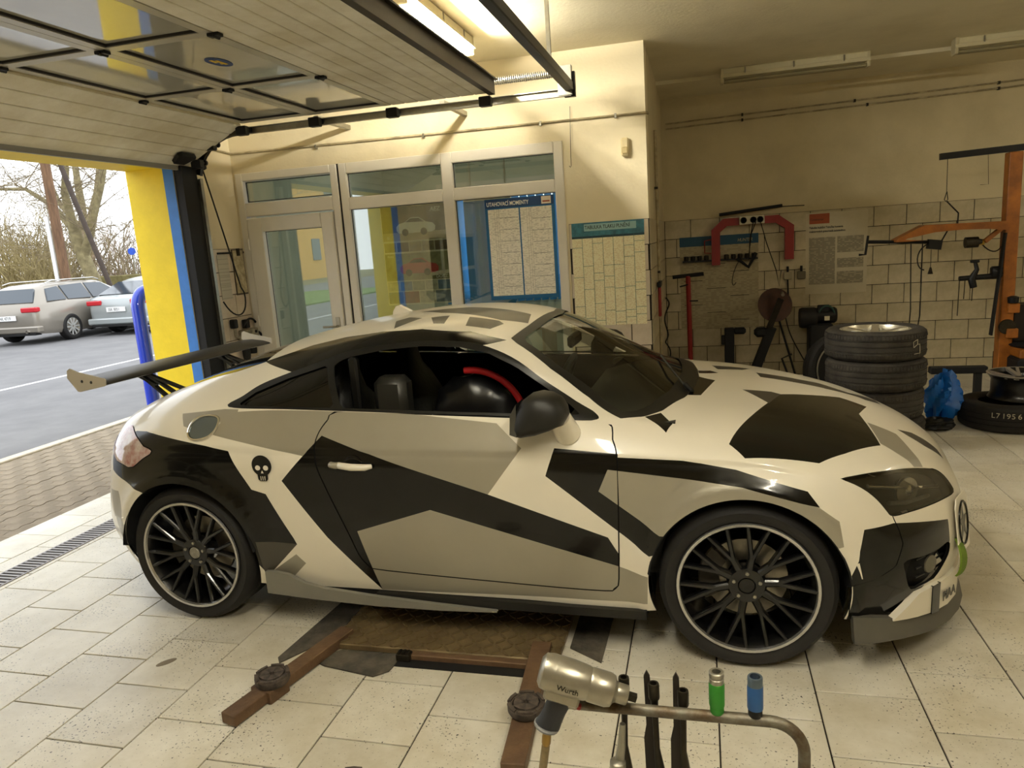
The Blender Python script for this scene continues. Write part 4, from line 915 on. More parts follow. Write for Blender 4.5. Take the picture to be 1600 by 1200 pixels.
def glazed_section(x0, x1):
    fr = MB().box(x0, x0+.055, DY0, DY1, DZ, DZ+.04).box(x1-.055, x1, DY0, DY1, DZ, DZ+.04)
    sec = gw('glazed_frame', fr, M_ALU)
    for y in STY: gw('stile', MB().box(x0+.055, x1-.055, y-.035, y+.035, DZ, DZ+.04), M_ALU, sec)
    for ya, yb in zip(STY[:-1], STY[1:]):
        gw('pane', MB().box(x0+.055, x1-.055, ya+.035, yb-.035, DZ+.016, DZ+.022), M_PANE, sec)
        s = MB()
        for u0, u1, v0, v1 in ((x0+.055, x0+.065, ya+.035, yb-.035), (x1-.065, x1-.055, ya+.035, yb-.035), (x0+.055, x1-.055, ya+.035, ya+.045), (x0+.055, x1-.055, yb-.045, yb-.035)): s.box(u0, u1, v0, v1, DZ+.004, DZ+.016)
        gw('pane_seal', s, M_SEAL, sec)
    return sec
JX = (-2.17, -1.53, -.885, -.13)
solid_section((-2.725, 2.435), (JX[0]-.004, 2.705), 5)
glazed_section(JX[0], JX[1]-.004); glazed_section(JX[1], JX[2]-.004)
solid_section((JX[2], DZ), (JX[3], DZ), 7)
gw('bottom_seal', MB().box(-2.74, -2.715, DY0, DY1, 2.405, 2.44), mat('door_bottom_seal', '#8d8a83', .6))
gw('top_rail', MB().box(JX[3], JX[3]+.045, DY0, DY1, 2.705, 2.80).box(JX[3]-.02, JX[3]+.07, DY0, DY1, 2.80, 2.81), mat('rail_dark_brown', '#33291c', .5, metal=.4, var=.2))
hg = MB().bev(-.032, .032, -.022, .022, -.016, 0, .003).tube([(0, -.03, -.014), (0, .03, -.014)], .009, 8).mesh('hinge', M_BLACKM)
for x in JX[:3]:
    for y in STY[:-1]:
        o = inst(hg, 'hinge', GD, (x+1.2, y-1.95, DZ-2.6))
hd = MB().prism([(-.10, .035), (-.08, .06), (.08, .06), (.10, .035), (.06, -.06), (-.06, -.06)], 0, .03, 'xz').box(-.035, .035, -.004, 0, -.035, -.02)
ho = hd.build('handle', M_BLACKM, GD); ho.location = (-2.60+1.2, 3.32-1.95, 2.488-2.6); ho.rotation_euler = (math.radians(-64), 0, math.radians(-90))
# oval badge on one pane
bd = MB().lathe([(.001, 0), (.075, 0), (.075, .002), (.001, .002)], (0,0,0), (0,0,1), 32).build('badge', mat('badge_blue', '#1f3f74', .4), GD); bd.location = (-1.22+1.2, 1.92-1.95, DZ+.013-2.6); bd.scale = (.75, 1.35, 1)
for k, (x0, x1, y0, y1) in enumerate(((-.028, -.004, -.045, .0), (.004, .028, -.03, .04), (-.014, .014, .015, .03))):
    MB().box(x0, x1, y0, y1, -.0015, 0).build('badge_mark', mat('badge_yellow', '#d9b52a', .5), bd)
# tracks (right-hand side), rollers, spring, cross bar
TR = empty('door_track', (-1.0, 3.6, 2.7), label='galvanised overhead door track with curved bend beside the office wall', cat='door track')
TY = 3.60
curve = [(-2.70, 2.30)]+[(-2.70+.42*(1-math.cos(a)), 2.32+.36*math.sin(a)) for a in [math.pi/2*i/10 for i in range(1, 11)]]
def chan(pts, w=.035, h=.052):
    """C channel along (x, z) points at y=TY"""
    mb = MB(); V = []; n = len(pts)
    for i, (x, z) in enumerate(pts):
        a = Vector(pts[max(0, i-1)]); b = Vector(pts[min(n-1, i+1)]); t = (b-a).normalized(); nn = Vector((-t.y, t.x))
        for o, y in ((-h/2, 0), (-h/2, w), (h/2, w), (h/2, 0), (h/2-.004, 0), (h/2-.004, w-.004), (-h/2+.004, w-.004), (-h/2+.004, 0)):
            V.append((x+nn.x*o, TY+y, z+nn.y*o))
    F = [(i*8+k, (i+1)*8+k, (i+1)*8+(k+1) % 8, i*8+(k+1) % 8) for i in range(n-1) for k in range(8)]+[tuple(range(8)), tuple((n-1)*8+k for k in range(7, -1, -1))]
    return mb.add(V, F)
def tw(name, mb, m, smooth=None): return gwp(name, mb, m, TR, (1.0, -3.6, -2.7), smooth)
def gwp(name, mb, m, parent, off, smooth=None):
    o = mb.build(name, m, parent, smooth); o.matrix_parent_inverse = Matrix.Translation(off); return o
tw('horizontal_track', chan([(-2.28, 2.68), (.45, 2.68)]), M_GALV)
tw('curved_track', chan(curve[1:]+[(-2.28, 2.68)]), M_DARKST, 30)
tw('upright_track', chan([(-2.70, .0), (-2.70, 2.35)]), M_GALV)
tw('wall_angle', MB().box(-2.768, -2.70, 3.405, 3.60, 0, 2.44), M_BLACK)
tw('side_seal', MB().box(-2.74, -2.69, 3.40, 3.46, 0, 2.43), M_BLACK)
for x in (.36,): tw('end_bracket', MB().box(x, x+.10, TY-.01, TY+.05, 2.66, 2.86), M_GALV)
for x in (-1.6, -.55): tw('wall_bracket', MB().box(x, x+.04, TY+.035, YO-.001, 2.70, 2.735), M_GALV)
rl = MB().tube([(0, -.09, 0), (0, .03, 0)], .006, 8).lathe([(.001, .012), (.022, .012), (.022, .03), (.001, .03)], (0,0,0), (0,1,0), 16).bev(-.045, .045, -.11, -.05, -.055, .015, .006)
rme = rl.mesh('roller', M_BLACKM, 40)
for x, z in ((-2.62, 2.47), (-2.48, 2.60), (-2.17, 2.685), (-1.53, 2.685), (-.885, 2.685), (-.16, 2.685)): inst(rme, 'roller', TR, (x+1.0, TY-3.6, z-2.7))
hx = MB(); hx.tube([(-.18+.54*i/300, TY+.01+.024*math.cos(i*.75), 2.815+.024*math.sin(i*.75)) for i in range(301)], .0055, 6)
tw('tension_spring', hx, M_GALV, 60)
tw('spring_rod', MB().tube([(-.22, TY+.01, 2.815), (.40, TY+.01, 2.815)], .006, 8), M_DARKST)
CB = empty('track_cross_bar', (.44, 2.0, 2.72), label='black steel bar crossing below the ceiling at the ends of the door tracks', cat='steel bar')
MB().bev(-.03, .03, -1.8, 1.70, -.035, .03, .006).build('tube', M_BLACKM, CB)
MB().box(-.04, .04, 1.62, 1.66, -.07, .1).build('end_plate', M_BLACKM, CB)
for y in (-1.0, .9): MB().box(-.012, .012, y-.012, y+.012, .03, ZC-2.72).build('hanger', M_GALV, CB)
# near-side track, out of frame but in reflections
T2 = MB().box(-2.28, .45, .26, .295, 2.655, 2.706).build('horizontal_track', M_GALV); T2.name = 'door_track'; tag(T2, 'galvanised overhead door track on the side away from the office', 'door track')
# ---------------------------------------------------------------- tube light fittings
M_TUBE = mat('lit_tube', (1, .93, .72), .4, emit=LAMP_COL, estr=1.0)
def tube_light(x, y, along, lit, label, L=1.27, gain=1.):
    o = empty('tube_light', (x, y, ZC), (0, 0, 0 if along == 'x' else math.pi/2), label=label, cat='ceiling light')
    MB().bev(-L/2, L/2, -.055, .055, -.055, 0, .008).build('housing', mat('fitting_body', '#cfc6a4' if lit else '#b3a888', .5, var=.1), o)
    bh = MB().prism([(-.055, -.05), (.055, -.05), (.075, -.085), (-.075, -.085)], -L/2, L/2, 'yz').build('reflector', mat('fitting_reflector', '#d8cfae', .35), o)
    for s in (-1, 1): MB().bev(s*(L/2-.012)-.014, s*(L/2-.012)+.014, -.06, .06, -.13, 0, .006).build('end_cap', mat('fitting_cap', '#bfb492' if lit else '#4a4334', .5), o)
    for s in (-1, 1):
        t = MB().tube([(-L/2+.03, s*.032, -.112), (L/2-.03, s*.032, -.112)], .013, 12)
        if lit:
            A = 2*math.pi*.013*(L-.06)*2; m = mat('lit_tube_%d' % round(gain*100), (1, .95, .8), .4, emit=LAMP_COL, estr=1.0); m.node_tree.nodes['Principled BSDF'].inputs['Emission Strength'].default_value = gain*LAMP_W/(math.pi*A)
        else: m = mat('dead_tube', '#8f8668', .3)
        t.build('tube', m, o, smooth=60)
    for q in (-.42, .0, .42): MB().box(q-.006, q+.006, -.062, .062, -.065, -.01).build('clip', M_GALV, o)
    return o
tube_light(-.26, 2.83, 'y', True, 'lit twin-tube ceiling light above the end of the open garage door', gain=1.9)
tube_light(2.17, 5.66, 'x', False, 'unlit grimy tube light on the ceiling over the red wall arch')
tube_light(4.08, 5.56, 'x', False, 'unlit grimy tube light on the ceiling over the orange crane post')
tube_light(.75, -.95, 'y', True, 'lit twin-tube ceiling light over the foot of the tool stand', gain=.75)
tube_light(2.3, -1.6, 'y', True, 'lit twin-tube ceiling light in the bay behind the tool stand', gain=.7)
tube_light(6.1, 3.0, 'y', True, 'unseen twin-tube light added to brighten the back wall and tyre stack', gain=.45)  # no fitting known here; added to lift the dark back bay
# ---------------------------------------------------------------- closed door of the next bay
CD = empty('closed_sectional_door', (-2.9, -2.1, 0), label='closed sectional garage door with glazed rows in the next bay', cat='garage door')
def cw(name, mb, m): return gwp(name, mb, m, CD, (2.9, 2.1, 0))
cw('lower_panel', MB().box(-2.94, -2.90, D2[0], D2[1], 0, .62), M_PANEL); cw('upper_panel', MB().box(-2.94, -2.90, D2[0], D2[1], 1.88, 2.44), M_PANEL)
for z in (.62, 1.22, 1.82): cw('rail', MB().box(-2.94, -2.90, D2[0], D2[1], z, z+.06), M_ALU)
for i in range(4):
    y = D2[0]+.03+(D2[1]-D2[0]-.06)*i/3; cw('stile', MB().box(-2.941, -2.899, y-.03, y+.03, .62, 1.88), M_ALU)
for z in (.68, 1.28):
    for i in range(3):
        y = D2[0]+.06+(D2[1]-D2[0]-.06)*i/3; cw('pane', MB().box(-2.922, -2.917, y, y+.90, z, z+.54), glass_mat('clear_pane', (.92, .95, .94), 1.5, 1.))
# ---------------------------------------------------------------- office front: door, windows
M_GLASS = glass_mat('office_glass', (.88, .93, .89), 1.55, 2.8)
M_GASK = mat('black_gasket', '#14110e', .7)
FY = YO+.03            # front plane of the frames is FY-.05
def frame_unit(name, x0, x1, z0, z1, rails, mull, kind='structure', label=None):
    """pvc frame with panes; rails/mull are inner bar centres"""
    o = empty(name, ((x0+x1)/2, FY, z0)); tag(o, kind=kind); return o
def fbar(p, x0, x1, z0, z1, nm='frame_bar', d0=-.045, d1=.03):
    o = MB().bev(x0, x1, FY+d0, FY+d1, z0, z1, .006).build(nm, M_WHITE, p); o.matrix_parent_inverse = Matrix.Translation(-p.location); return o
def pane(p, x0, x1, z0, z1, m=None):
    o = MB().box(x0, x1, FY-.004, FY+.004, z0, z1).build('pane', m or M_GLASS, p); o.matrix_parent_inverse = Matrix.Translation(-p.location)
    g = MB()
    for a in ((x0, x0+.007, z0, z1), (x1-.007, x1, z0, z1), (x0, x1, z0, z0+.007), (x0, x1, z1-.007, z1)): g.box(a[0], a[1], FY-.012, FY-.004, a[2], a[3])
    g = g.build('gasket', M_GASK, p); g.matrix_parent_inverse = Matrix.Translation(-p.location); return o
dor = frame_unit('door_1', -2.745, -1.735, 0, 2.43, 0, 0)
fbar(dor, -2.745, -2.675, 0, 2.43); fbar(dor, -1.80, -1.735, 0, 2.43); fbar(dor, -2.675, -1.80, 2.36, 2.43); fbar(dor, -2.675, -1.80, 2.045, 2.165)
pane(dor, -2.66, -1.805, 2.175, 2.352)
# leaf
LF = dict(d0=-.065, d1=.02)
fbar(dor, -2.665, -2.52, .02, 2.03, 'leaf_stile', **LF); fbar(dor, -1.925, -1.81, .02, 2.03, 'leaf_stile', **LF); fbar(dor, -2.52, -1.925, 1.905, 2.03, 'leaf_rail', **LF); fbar(dor, -2.52, -1.925, .02, .20, 'leaf_rail', **LF)
pane(dor, -2.525, -1.92, .195, 1.908)
hnd = MB().tube([(-1.865, FY-.07, 1.02), (-1.865, FY-.12, 1.02), (-1.99, FY-.12, 1.02)], .010, 8).box(-1.885, -1.845, FY-.072, FY-.064, .90, 1.10).build('door_handle', M_GALV, dor, smooth=60); hnd.matrix_parent_inverse = Matrix.Translation(-dor.location)
for z in (.35, 1.1, 1.8):
    h_ = MB().tube([(-2.672, FY-.07, z-.05), (-2.672, FY-.07, z+.05)], .011, 8).build('hinge', M_WHITE, dor, smooth=60); h_.matrix_parent_inverse = Matrix.Translation(-dor.location)
win = frame_unit('window_1', -1.715, .266, .62, 2.43, 0, 0)
fbar(win, -1.715, -1.645, .62, 2.43); fbar(win, .19, .266, .62, 2.43); fbar(win, -.775, -.675, .62, 2.43); fbar(win, -1.645, -.775, 2.34, 2.43); fbar(win, -.675, .19, 2.34, 2.43)
for a, b in ((-1.645, -.775), (-.675, .19)):
    fbar(win, a, b, 2.035, 2.138); fbar(win, a, b, .62, .70); pane(win, a-.003, b+.003, 2.135, 2.343); pane(win, a-.003, b+.003, .698, 2.038)
MB().box(-1.738, -1.712, FY-.03, FY+.05, 0, 2.43).build('trim_2', M_GASK, kind='structure')
# ---------------------------------------------------------------- room behind the glass
M_OFW = mat('office_wall_paint', '#c9cdb9', .9, var=.08, vscale=2)
MB().box(XL-.3, XP, 7.55, 7.7, 0, 1.0).box(XL-.3, XP, 7.55, 7.7, 2.3, ZC).box(XL-.3, -1.9, 7.55, 7.7, 1.0, 2.3).box(.3, XP, 7.55, 7.7, 1.0, 2.3).build('wall_rear', M_OFW, kind='structure')
MB().box(XL-.44, XL, YO+.2, 7.7, 0, ZC).build('wall_flank', M_OFW, kind='structure')
MB().box(XL, XP-.25, YB, 7.55, 0, ZC).box(XP-.26, XP-.25, YO+.25, YB, 0, ZC) if False else None
MB().box(XP-.27, XP-.252, YO+.25, 7.55, 0, ZC).build('wall_inner', M_OFW, kind='structure')
MB().box(XL, XP-.27, YO+.25, 7.55, -.01, .0).build('office_floor', mat('office_lino', '#8f8a80', .5), kind='structure')
BL = empty('vertical_blind', (-.8, 7.5, .9), label='light blue vertical slat blind across the office rear window', cat='blind')
bm1 = MB().box(-.058, .058, -.002, .002, 0, 1.5).mesh('blind_slat', mat('blind_blue', '#4f9fd6', .8, emit=None))
MB().box(-1.2, 1.2, -.03, .03, 1.5, 1.56).build('blind_rail', M_WHITE, BL)
for i in range(22): inst(bm1, 'blind_slat', BL, (-1.12+i*.107, 0, 0), (0, 0, .9))
B2 = empty('vertical_blind', (-.45, 4.75, .55), label='light blue vertical slat blind hanging behind the torque table poster', cat='blind')
bm2 = MB().box(-.058, .058, -.002, .002, 0, 1.50).mesh('blind_slat', MATS['blind_blue'])
MB().box(-.32, .12, -.03, .03, 1.50, 1.56).build('blind_rail', M_WHITE, B2)
for s in (-.25, .08): MB().box(s-.008, s+.008, -.008, .008, 1.56, ZC-.55).build('hanger_rod', M_WHITE, B2)
for i in range(4): inst(bm2, 'blind_slat', B2, (-.27+i*.107, 0, 0), (0, 0, .45+.1*math.sin(i*2)))
dk = empty('office_desk', (-1.0, 6.2, 0), label='pale office desk behind the shop windows', cat='desk')
MB().bev(-.7, .7, -.35, .35, .71, .74, .004).build('desk_top', mat('desk_wood', '#b59c74', .4), dk)
for s in (-1, 1): MB().box(s*.66-.015, s*.66+.015, -.33, .33, 0, .71).build('desk_side', mat('desk_wood', '#b59c74', .4), dk)
of = empty('office_fill_light', (-.9, 5.9, ZC), label='white square fill light added to brighten the office', cat='ceiling light')  # unseen lamp, added to lighten the room behind the glass
MB().bev(-.3, .3, -.3, .3, -.06, 0, .01).build('fill_light_body', M_WHITE, of)
MB().box(-.27, .27, -.27, .27, -.066, -.06).build('fill_light_panel', mat('fill_light_glow', (1, 1, .95), .5, emit=(1, .97, .88), estr=16.), of)
# ---------------------------------------------------------------- posters
def lines_mat(name, base, ink, rows, cols, thr=.5, amt=.8):
    """printed table: rows of broken ink dashes"""
    if name in MATS: return MATS[name]
    m = bpy.data.materials.new(name); m.use_nodes = True; n = m.node_tree.nodes; l = m.node_tree.links; b = n['Principled BSDF']
    tc = n.new('ShaderNodeTexCoord'); sp_ = n.new('ShaderNodeSeparateXYZ'); l.new(tc.outputs['Object'], sp_.inputs[0])
    def mth(op, a, bb=None):
        q = n.new('ShaderNodeMath'); q.operation = op
        for i, v in enumerate((a, bb)):
            if v is None: continue
            if isinstance(v, (int, float)): q.inputs[i].default_value = v
            else: l.new(v, q.inputs[i])
        return q.outputs[0]
    fz = mth('FRACT', mth('MULTIPLY', sp_.outputs['Z'], rows)); row = mth('FLOOR', mth('MULTIPLY', sp_.outputs['Z'], rows)); cx = mth('FLOOR', mth('MULTIPLY', sp_.outputs['X'], cols))
    cb = n.new('ShaderNodeCombineXYZ'); l.new(cx, cb.inputs[0]); l.new(row, cb.inputs[1]); wn = n.new('ShaderNodeTexWhiteNoise'); wn.noise_dimensions = '2D'; l.new(cb.outputs[0], wn.inputs['Vector'])
    ink_f = mth('MULTIPLY', mth('MULTIPLY', mth('GREATER_THAN', fz, .45), mth('GREATER_THAN', wn.outputs['Value'], thr)), amt)
    x = n.new('ShaderNodeMix'); x.data_type = 'RGBA'; x.inputs['A'].default_value = (*hexc(base), 1); x.inputs['B'].default_value = (*hexc(ink), 1); l.new(ink_f, x.inputs['Factor']); l.new(x.outputs['Result'], b.inputs['Base Color'])
    b.inputs['Roughness'].default_value = .6; MATS[name] = m; return m
def rect(p, nm, x0, x1, z0, z1, y, m, th=.0008):
    """thin printed field on a board whose front looks to -y; y counts towards the viewer"""
    return MB().box(x0, x1, -y-th, -y, z0, z1).build(nm, m, p)
M_INK = mat('ink_dark', '#26241f', .6); M_INKW = mat('ink_white', '#eae6d8', .6)
def wall_text(s, nm, size, m, p, x, z, y, **k): return text(s, nm, size, m, p, (x, -y, z), WALLROT, .0003, **k)
pu = empty('torque_table_poster', (-.125, FY-.021, 1.60), label='blue-framed poster headed UTAHOVACÍ MOMENTY fixed on the window pane', cat='poster')
MB().bev(-.297, .297, 0, .006, -.42, .42, .002).build('board', mat('poster_blue', '#1d5f8a', .5), pu)
rect(pu, 'header', -.292, .292, .345, .415, .0005, mat('poster_navy', '#173a63', .5))
wall_text('UTAHOVACÍ MOMENTY', 'title', .046, M_INKW, pu, -.28, .362, .0016, squeeze=.72, bold=.0008)
rect(pu, 'maker_patch', .19, .27, .352, .412, .0014, mat('patch_cream', '#e2d4bd', .6)); rect(pu, 'patch_mark', .20, .26, .366, .378, .0023, mat('patch_red', '#a2512b', .6))
tm = lines_mat('torque_print', '#e9e2cf', '#a39b88', 150, 70, .62, .6)
for x0, x1 in ((-.272, -.006), (.006, .272)):
    rect(pu, 'table_sheet', x0, x1, -.385, .335, .0005, tm)
    for d in (.055, .075, .092): rect(pu, 'rule', x0+d, x0+d+.0016, -.385, .335, .0014, mat('rule_grey', '#9a9382', .6))
    for k in range(7): rect(pu, 'row_rule', x0+.1, x1-.01, .26-k*.095-(.02 if x0 > 0 else 0), .2625-k*.095-(.02 if x0 > 0 else 0), .0014, M_INK)
pt = empty('pressure_table_poster', (.60, YO-.0105, 1.352), label='tall cream poster headed TABULKA TLAKU PLNĚNÍ pasted on the tiled pier', cat='poster')
MB().box(-.293, .293, -.0015, .0, -.42, .42).build('sheet', lines_mat('pressure_print', '#e8dfb6', '#c9a96e', 130, 110, .6, .55), pt)
rect(pt, 'header', -.293, .293, .31, .42, .0016, mat('poster_teal', '#3c7d8c', .5, var=.3, vscale=14, col2='#28545e')); rect(pt, 'title_band', -.19, .23, .352, .408, .0025, mat('title_band', '#8fb0ac', .5))
wall_text('TABULKA TLAKU PLNĚNÍ', 'title', .040, M_INK, pt, -.185, .368, .0034, squeeze=.80, bold=.0006)
rect(pt, 'header_strip', -.293, .293, .295, .312, .0025, mat('poster_dark_teal', '#17373d', .5))
for k in range(1, 7): rect(pt, 'column_rule', -.293+k*.0837-.0014, -.293+k*.0837+.0014, -.42, .31, .0025, mat('rule_teal', '#3d6f68', .5))
rs = random.Random(3)
for k in range(7):
    z = .31
    while z > -.36:
        z -= rs.choice((.06, .09, .14, .19, .24)); x = -.293+k*.0837
        if z > -.41: rect(pt, 'row_rule', x, x+.0837, z, z+.003, .0025, MATS['rule_teal'])
# wheel catalogue poster behind the left window
pa = empty('wheel_catalogue_poster', (-1.085, FY+.012, 1.605), label='wheel catalogue poster with a white and a red car behind the shop window', cat='poster')
MB().bev(-.303, .303, 0, .006, -.43, .43, .002).build('board', mat('catalogue_cream', '#f3ebd2', .5), pa)
def car_print(p, cx, cz, w, m, y):
    pts = [(-.5, -.10), (-.5, .0), (-.42, .07), (-.28, .10), (-.12, .20), (.10, .20), (.26, .09), (.44, .05), (.5, -.02), (.49, -.12), (.40, -.16), (-.44, -.16)]
    MB().prism([(cx+a*w, cz+b*w) for a, b in pts], -y-.0008, -y, 'xz').build('car_picture', m, p)
    MB().prism([(cx+a*w, cz+b*w) for a, b in ((-.26, .10), (-.12, .18), (.09, .18), (.22, .09))], -y-.0014, -y-.0006, 'xz').build('car_picture_glass', M_INK, p)
    for sx in (-.28, .20): MB().lathe([(.001, 0), (.085*w, 0), (.085*w, .0012), (.001, .0012)], (cx+sx*w, -y-.0005, cz-.14*w), (0, -1, 0), 14).build('car_picture_wheel', M_INK, p)
rect(pa, 'top_picture', -.295, .295, .13, .42, .0005, mat('photo_brown', '#8f7b5c', .4, var=.5, vscale=7, col2='#5a5140'))
rect(pa, 'top_picture_ground', -.295, .295, .13, .20, .0014, mat('photo_sand', '#d3c096', .4, var=.2))
car_print(pa, .02, .25, .36, mat('print_white_car', '#fbf6e6', .4), .002)
wall_text('AEZ', 'maker_name', .05, M_INKW, pa, .16, .365, .002, bold=.001, shear=.2)
wall_text('»', 'chevrons', .06, M_INKW, pa, -.26, .145, .002)
for k in range(5): rect(pa, 'small_picture', -.29+k*.118, -.18+k*.118, .035, .115, .0005, mat('photo_a%d' % (k % 3), ('#a3936f', '#7d6a52', '#b5a580')[k % 3], .4, var=.5, vscale=20))
rect(pa, 'middle_picture', -.295, .295, -.215, .02, .0005, mat('photo_green', '#b9b98a', .4, var=.4, vscale=6, col2='#7d7356'))
car_print(pa, .02, -.10, .36, mat('print_red_car', '#d2383f', .35), .002)
wall_text('PULS', 'model_name', .026, M_INKW, pa, -.27, -.012, .002, bold=.0005); wall_text('DOTZ', 'maker_name', .038, M_INKW, pa, .17, -.205, .002, bold=.001)
for k in range(5): rect(pa, 'small_picture', -.29+k*.118, -.18+k*.118, -.305, -.225, .0005, mat('photo_b%d' % (k % 3), ('#e6dfc6', '#7fa0bd', '#c9c5aa')[k % 3], .4, var=.4, vscale=20))
for k in range(4): rect(pa, 'small_picture', -.29+k*.148, -.152+k*.148, -.415, -.315, .0005, mat('photo_c%d' % (k % 3), ('#9fabb8', '#b56f52', '#e3dabf')[k % 3], .4, var=.4, vscale=20))
# ---------------------------------------------------------------- small things on the office wall
sb = empty('motion_sensor', (.766, YO, 2.33), label='small cream sensor box high on the plaster pier', cat='sensor')
MB().bev(-.032, .032, -.045, 0, -.07, .07, .012).build('sensor_body', mat('sensor_cream', '#c9b98e', .5), sb); MB().bev(-.024, .024, -.052, -.04, -.055, .0, .008).build('sensor_lens', mat('sensor_lens', '#b5a273', .4), sb)
M_COND = mat('painted_conduit', '#b9ab88', .6, var=.3, vscale=9, col2='#84775a')
cd = empty('wall_conduit', (-1, YO-.02, 2.59), label='thin painted conduit running across the plaster above the office windows', cat='pipe')
def ch(name, mb, m, p, smooth=None): o = mb.build(name, m, p, smooth); o.matrix_parent_inverse = Matrix.Translation(-p.location); return o
ch('pipe', MB().tube([(XL+.012, 3.72, 2.63), (XL+.012, YO-.05, 2.612), (XL+.03, YO-.018, 2.606), (XL+.10, YO-.012, 2.605), (XP+.0, YO-.012, 2.572), (XP+.012, YO+.02, 2.575), (XP+.012, YO+.10, 2.58)], .009, 8), M_COND, cd, 60)
for x in (-1.9, -.9, .1, .7): ch('clip', MB().box(x-.008, x+.008, YO-.026, YO, 2.575-(x+2.7)*.006, 2.61-(x+2.7)*.006), M_GALV, cd)
MB().tube([(.345, YO-.02, 2.68)]+[(.345-.002*i, YO-.02, 2.66-.06*i) for i in range(7)]+[(.332, YO-.02, 2.225), (.325, YO-.02, 2.215), (.318, YO-.02, 2.228)], .0022, 6).build('wire_hook', M_DARKST, smooth=60, label='thin bent wire hook hanging down the plaster beside the window', cat='hook')
# ---------------------------------------------------------------- left corner: clipboards, cord, air unit
cl = empty('paper_rail', (XL+.012, 3.95, 1.735), label='black wall rail holding two hung papers in the corner by the door', cat='rail')
MB().box(-.008, .004, -.15, .24, -.008, .008).build('rail', M_BLACKM, cl)
p1 = empty('hung_paper', (XL+.016, 3.86, 1.53), label='grey printed paper hanging from the wall rail beside the track', cat='paper')
MB().box(-.003, 0, -.075, .075, -.20, .19).build('sheet', lines_mat('paper_print', '#b9b3a0', '#8a8474', 70, 30, .5, .5), p1)
p2 = empty('clipboard', (XL+.016, 4.085, 1.555), label='worn clipboard with yellowed sheet hanging from the wall rail', cat='clipboard')
MB().box(-.003, .004, -.085, .085, -.20, .21).build('board', mat('clip_board_brown', '#4a4030', .7), p2); MB().box(.004, .006, -.075, .075, -.185, .20).build('sheet', mat('yellowed_paper', '#c2b592', .8, var=.35, vscale=22, col2='#958867'), p2)
MB().box(.006, .016, -.02, .02, .15, .215).build('clip', M_DARKST, p2)
# pull cord from the door track
pc = MB().tube([(-2.66, 3.64, 2.52), (-2.665, 3.66, 2.46)]+[(-2.68+.004*i, 3.66+.022*i, 2.42-.09*i) for i in range(12)]+bez((-2.63, 3.93, 1.38), (-2.63, 3.97, 1.18), (-2.65, 3.80, 1.10), (-2.69, 3.70, 1.32), 12), .0065, 6)
pc.lathe([(.004, -.03), (.02, -.02), (.022, .01), (.01, .03), (.004, .035)], (-2.665, 3.66, 2.45), (0, 0, 1), 12).build('pull_cord', M_BLACK, smooth=60, label='black pull cord looping down from the door track to the air unit', cat='cord')
AU = empty('air_service_unit', (XL+.02, 3.98, .95), label='grimy compressed-air regulator block with hoses on the corner tiles', cat='air unit')
M_OLDW = mat('oily_white_metal', '#a89f88', .5, var=.5, vscale=14, col2='#5f5743')
MB().bev(.0, .07, -.05, .17, -.03, .09, .008).build('valve_plate', M_OLDW, AU)
for y, z in ((-.0, .05), (.06, .02), (.12, .06), (.1, -.005), (.03, .0)): MB().lathe([(.001, .012), (.012, .01), (.014, 0)], (.07, y, z), (1, 0, 0), 10).build('knob', M_BLACKM, AU, smooth=50)
MB().lathe([(.03, -.10), (.036, -.06), (.036, .0), (.03, .02)], (.04, -.02, -.08), (0, 0, 1), 16).build('bowl', M_BLACK, AU, smooth=40)
MB().lathe([(.03, -.08), (.034, -.05), (.034, .0)], (.04, .09, -.06), (0, 0, 1), 16).build('bowl', M_BLACK, AU, smooth=40)
MB().bev(.0, .06, -.16, -.11, .12, .20, .008).build('switch', M_BLACK, AU); MB().bev(.0, .05, .02, .08, .10, .18, .006).build('valve', M_BLACKM, AU)
MB().tube([(.03, -.13, .13), (.03, -.13, .05), (.04, -.09, .03), (.04, -.04, .04)], .014, 8).build('elbow_pipe', M_OLDW, AU, smooth=60)
MB().tube(bez((.05, -.03, .12), (.06, .02, .2), (.05, .12, .2), (.04, .18, .14), 10), .010, 8).build('hose', M_BLACK, AU, smooth=60)
MB().tube(bez((.05, .17, .05), (.08, .26, .05), (.08, .30, -.35), (.06, .18, -.42), 14)+bez((.06, .18, -.42), (.06, .06, -.47), (.06, -.02, -.42), (.05, -.1, -.44), 8)[1:], .012, 8).build('hose', M_BLACK, AU, smooth=60)
# ---------------------------------------------------------------- back wall fittings
def at(name, loc, label, cat, group=None, rot=(0,0,0)): return empty(name, loc, rot, label=label, cat=cat, group=group)
M_RED = mat('red_enamel', '#8c1d16', .45, var=.2, vscale=8); M_ORANGE = mat('orange_enamel', '#a8641f', .5, var=.25, vscale=7, col2='#7f4a17')
M_PAPERD = lines_mat('wall_chart_print', '#a99d7c', '#7d7258', 60, 34, .5, .55)
for z, s, lab in ((2.807, 0, 'upper of two thin conduits running along the top of the back wall'), (2.754, 1, 'lower of two thin conduits running along the top of the back wall')):
    o = at('wall_conduit', (XP+.05, YB-.02, z), lab, 'pipe')
    MB().tube([(0, 0, 0), (4.4, 0, .085)], .008, 8).build('pipe', M_COND, o, smooth=60)
    for x in (.8, 1.9+s*.12, 3.2): MB().box(x-.01, x+.01, -.012, .02, .019*x-.014, .019*x+.014).build('clip', M_DARKST, o)
dp_ = at('downpipe', (XP+.022, 5.08, 0), 'slim grey pipe rising beside the pier corner on the side wall', 'pipe')
MB().tube([(0, 0, 0), (0, 0, 2.55)], .014, 10).build('pipe', M_COND, dp_, smooth=60)
for z in (.5, 1.3, 2.05): MB().box(-.02, .012, -.02, .02, z-.01, z+.01).build('clip', M_DARKST, dp_)
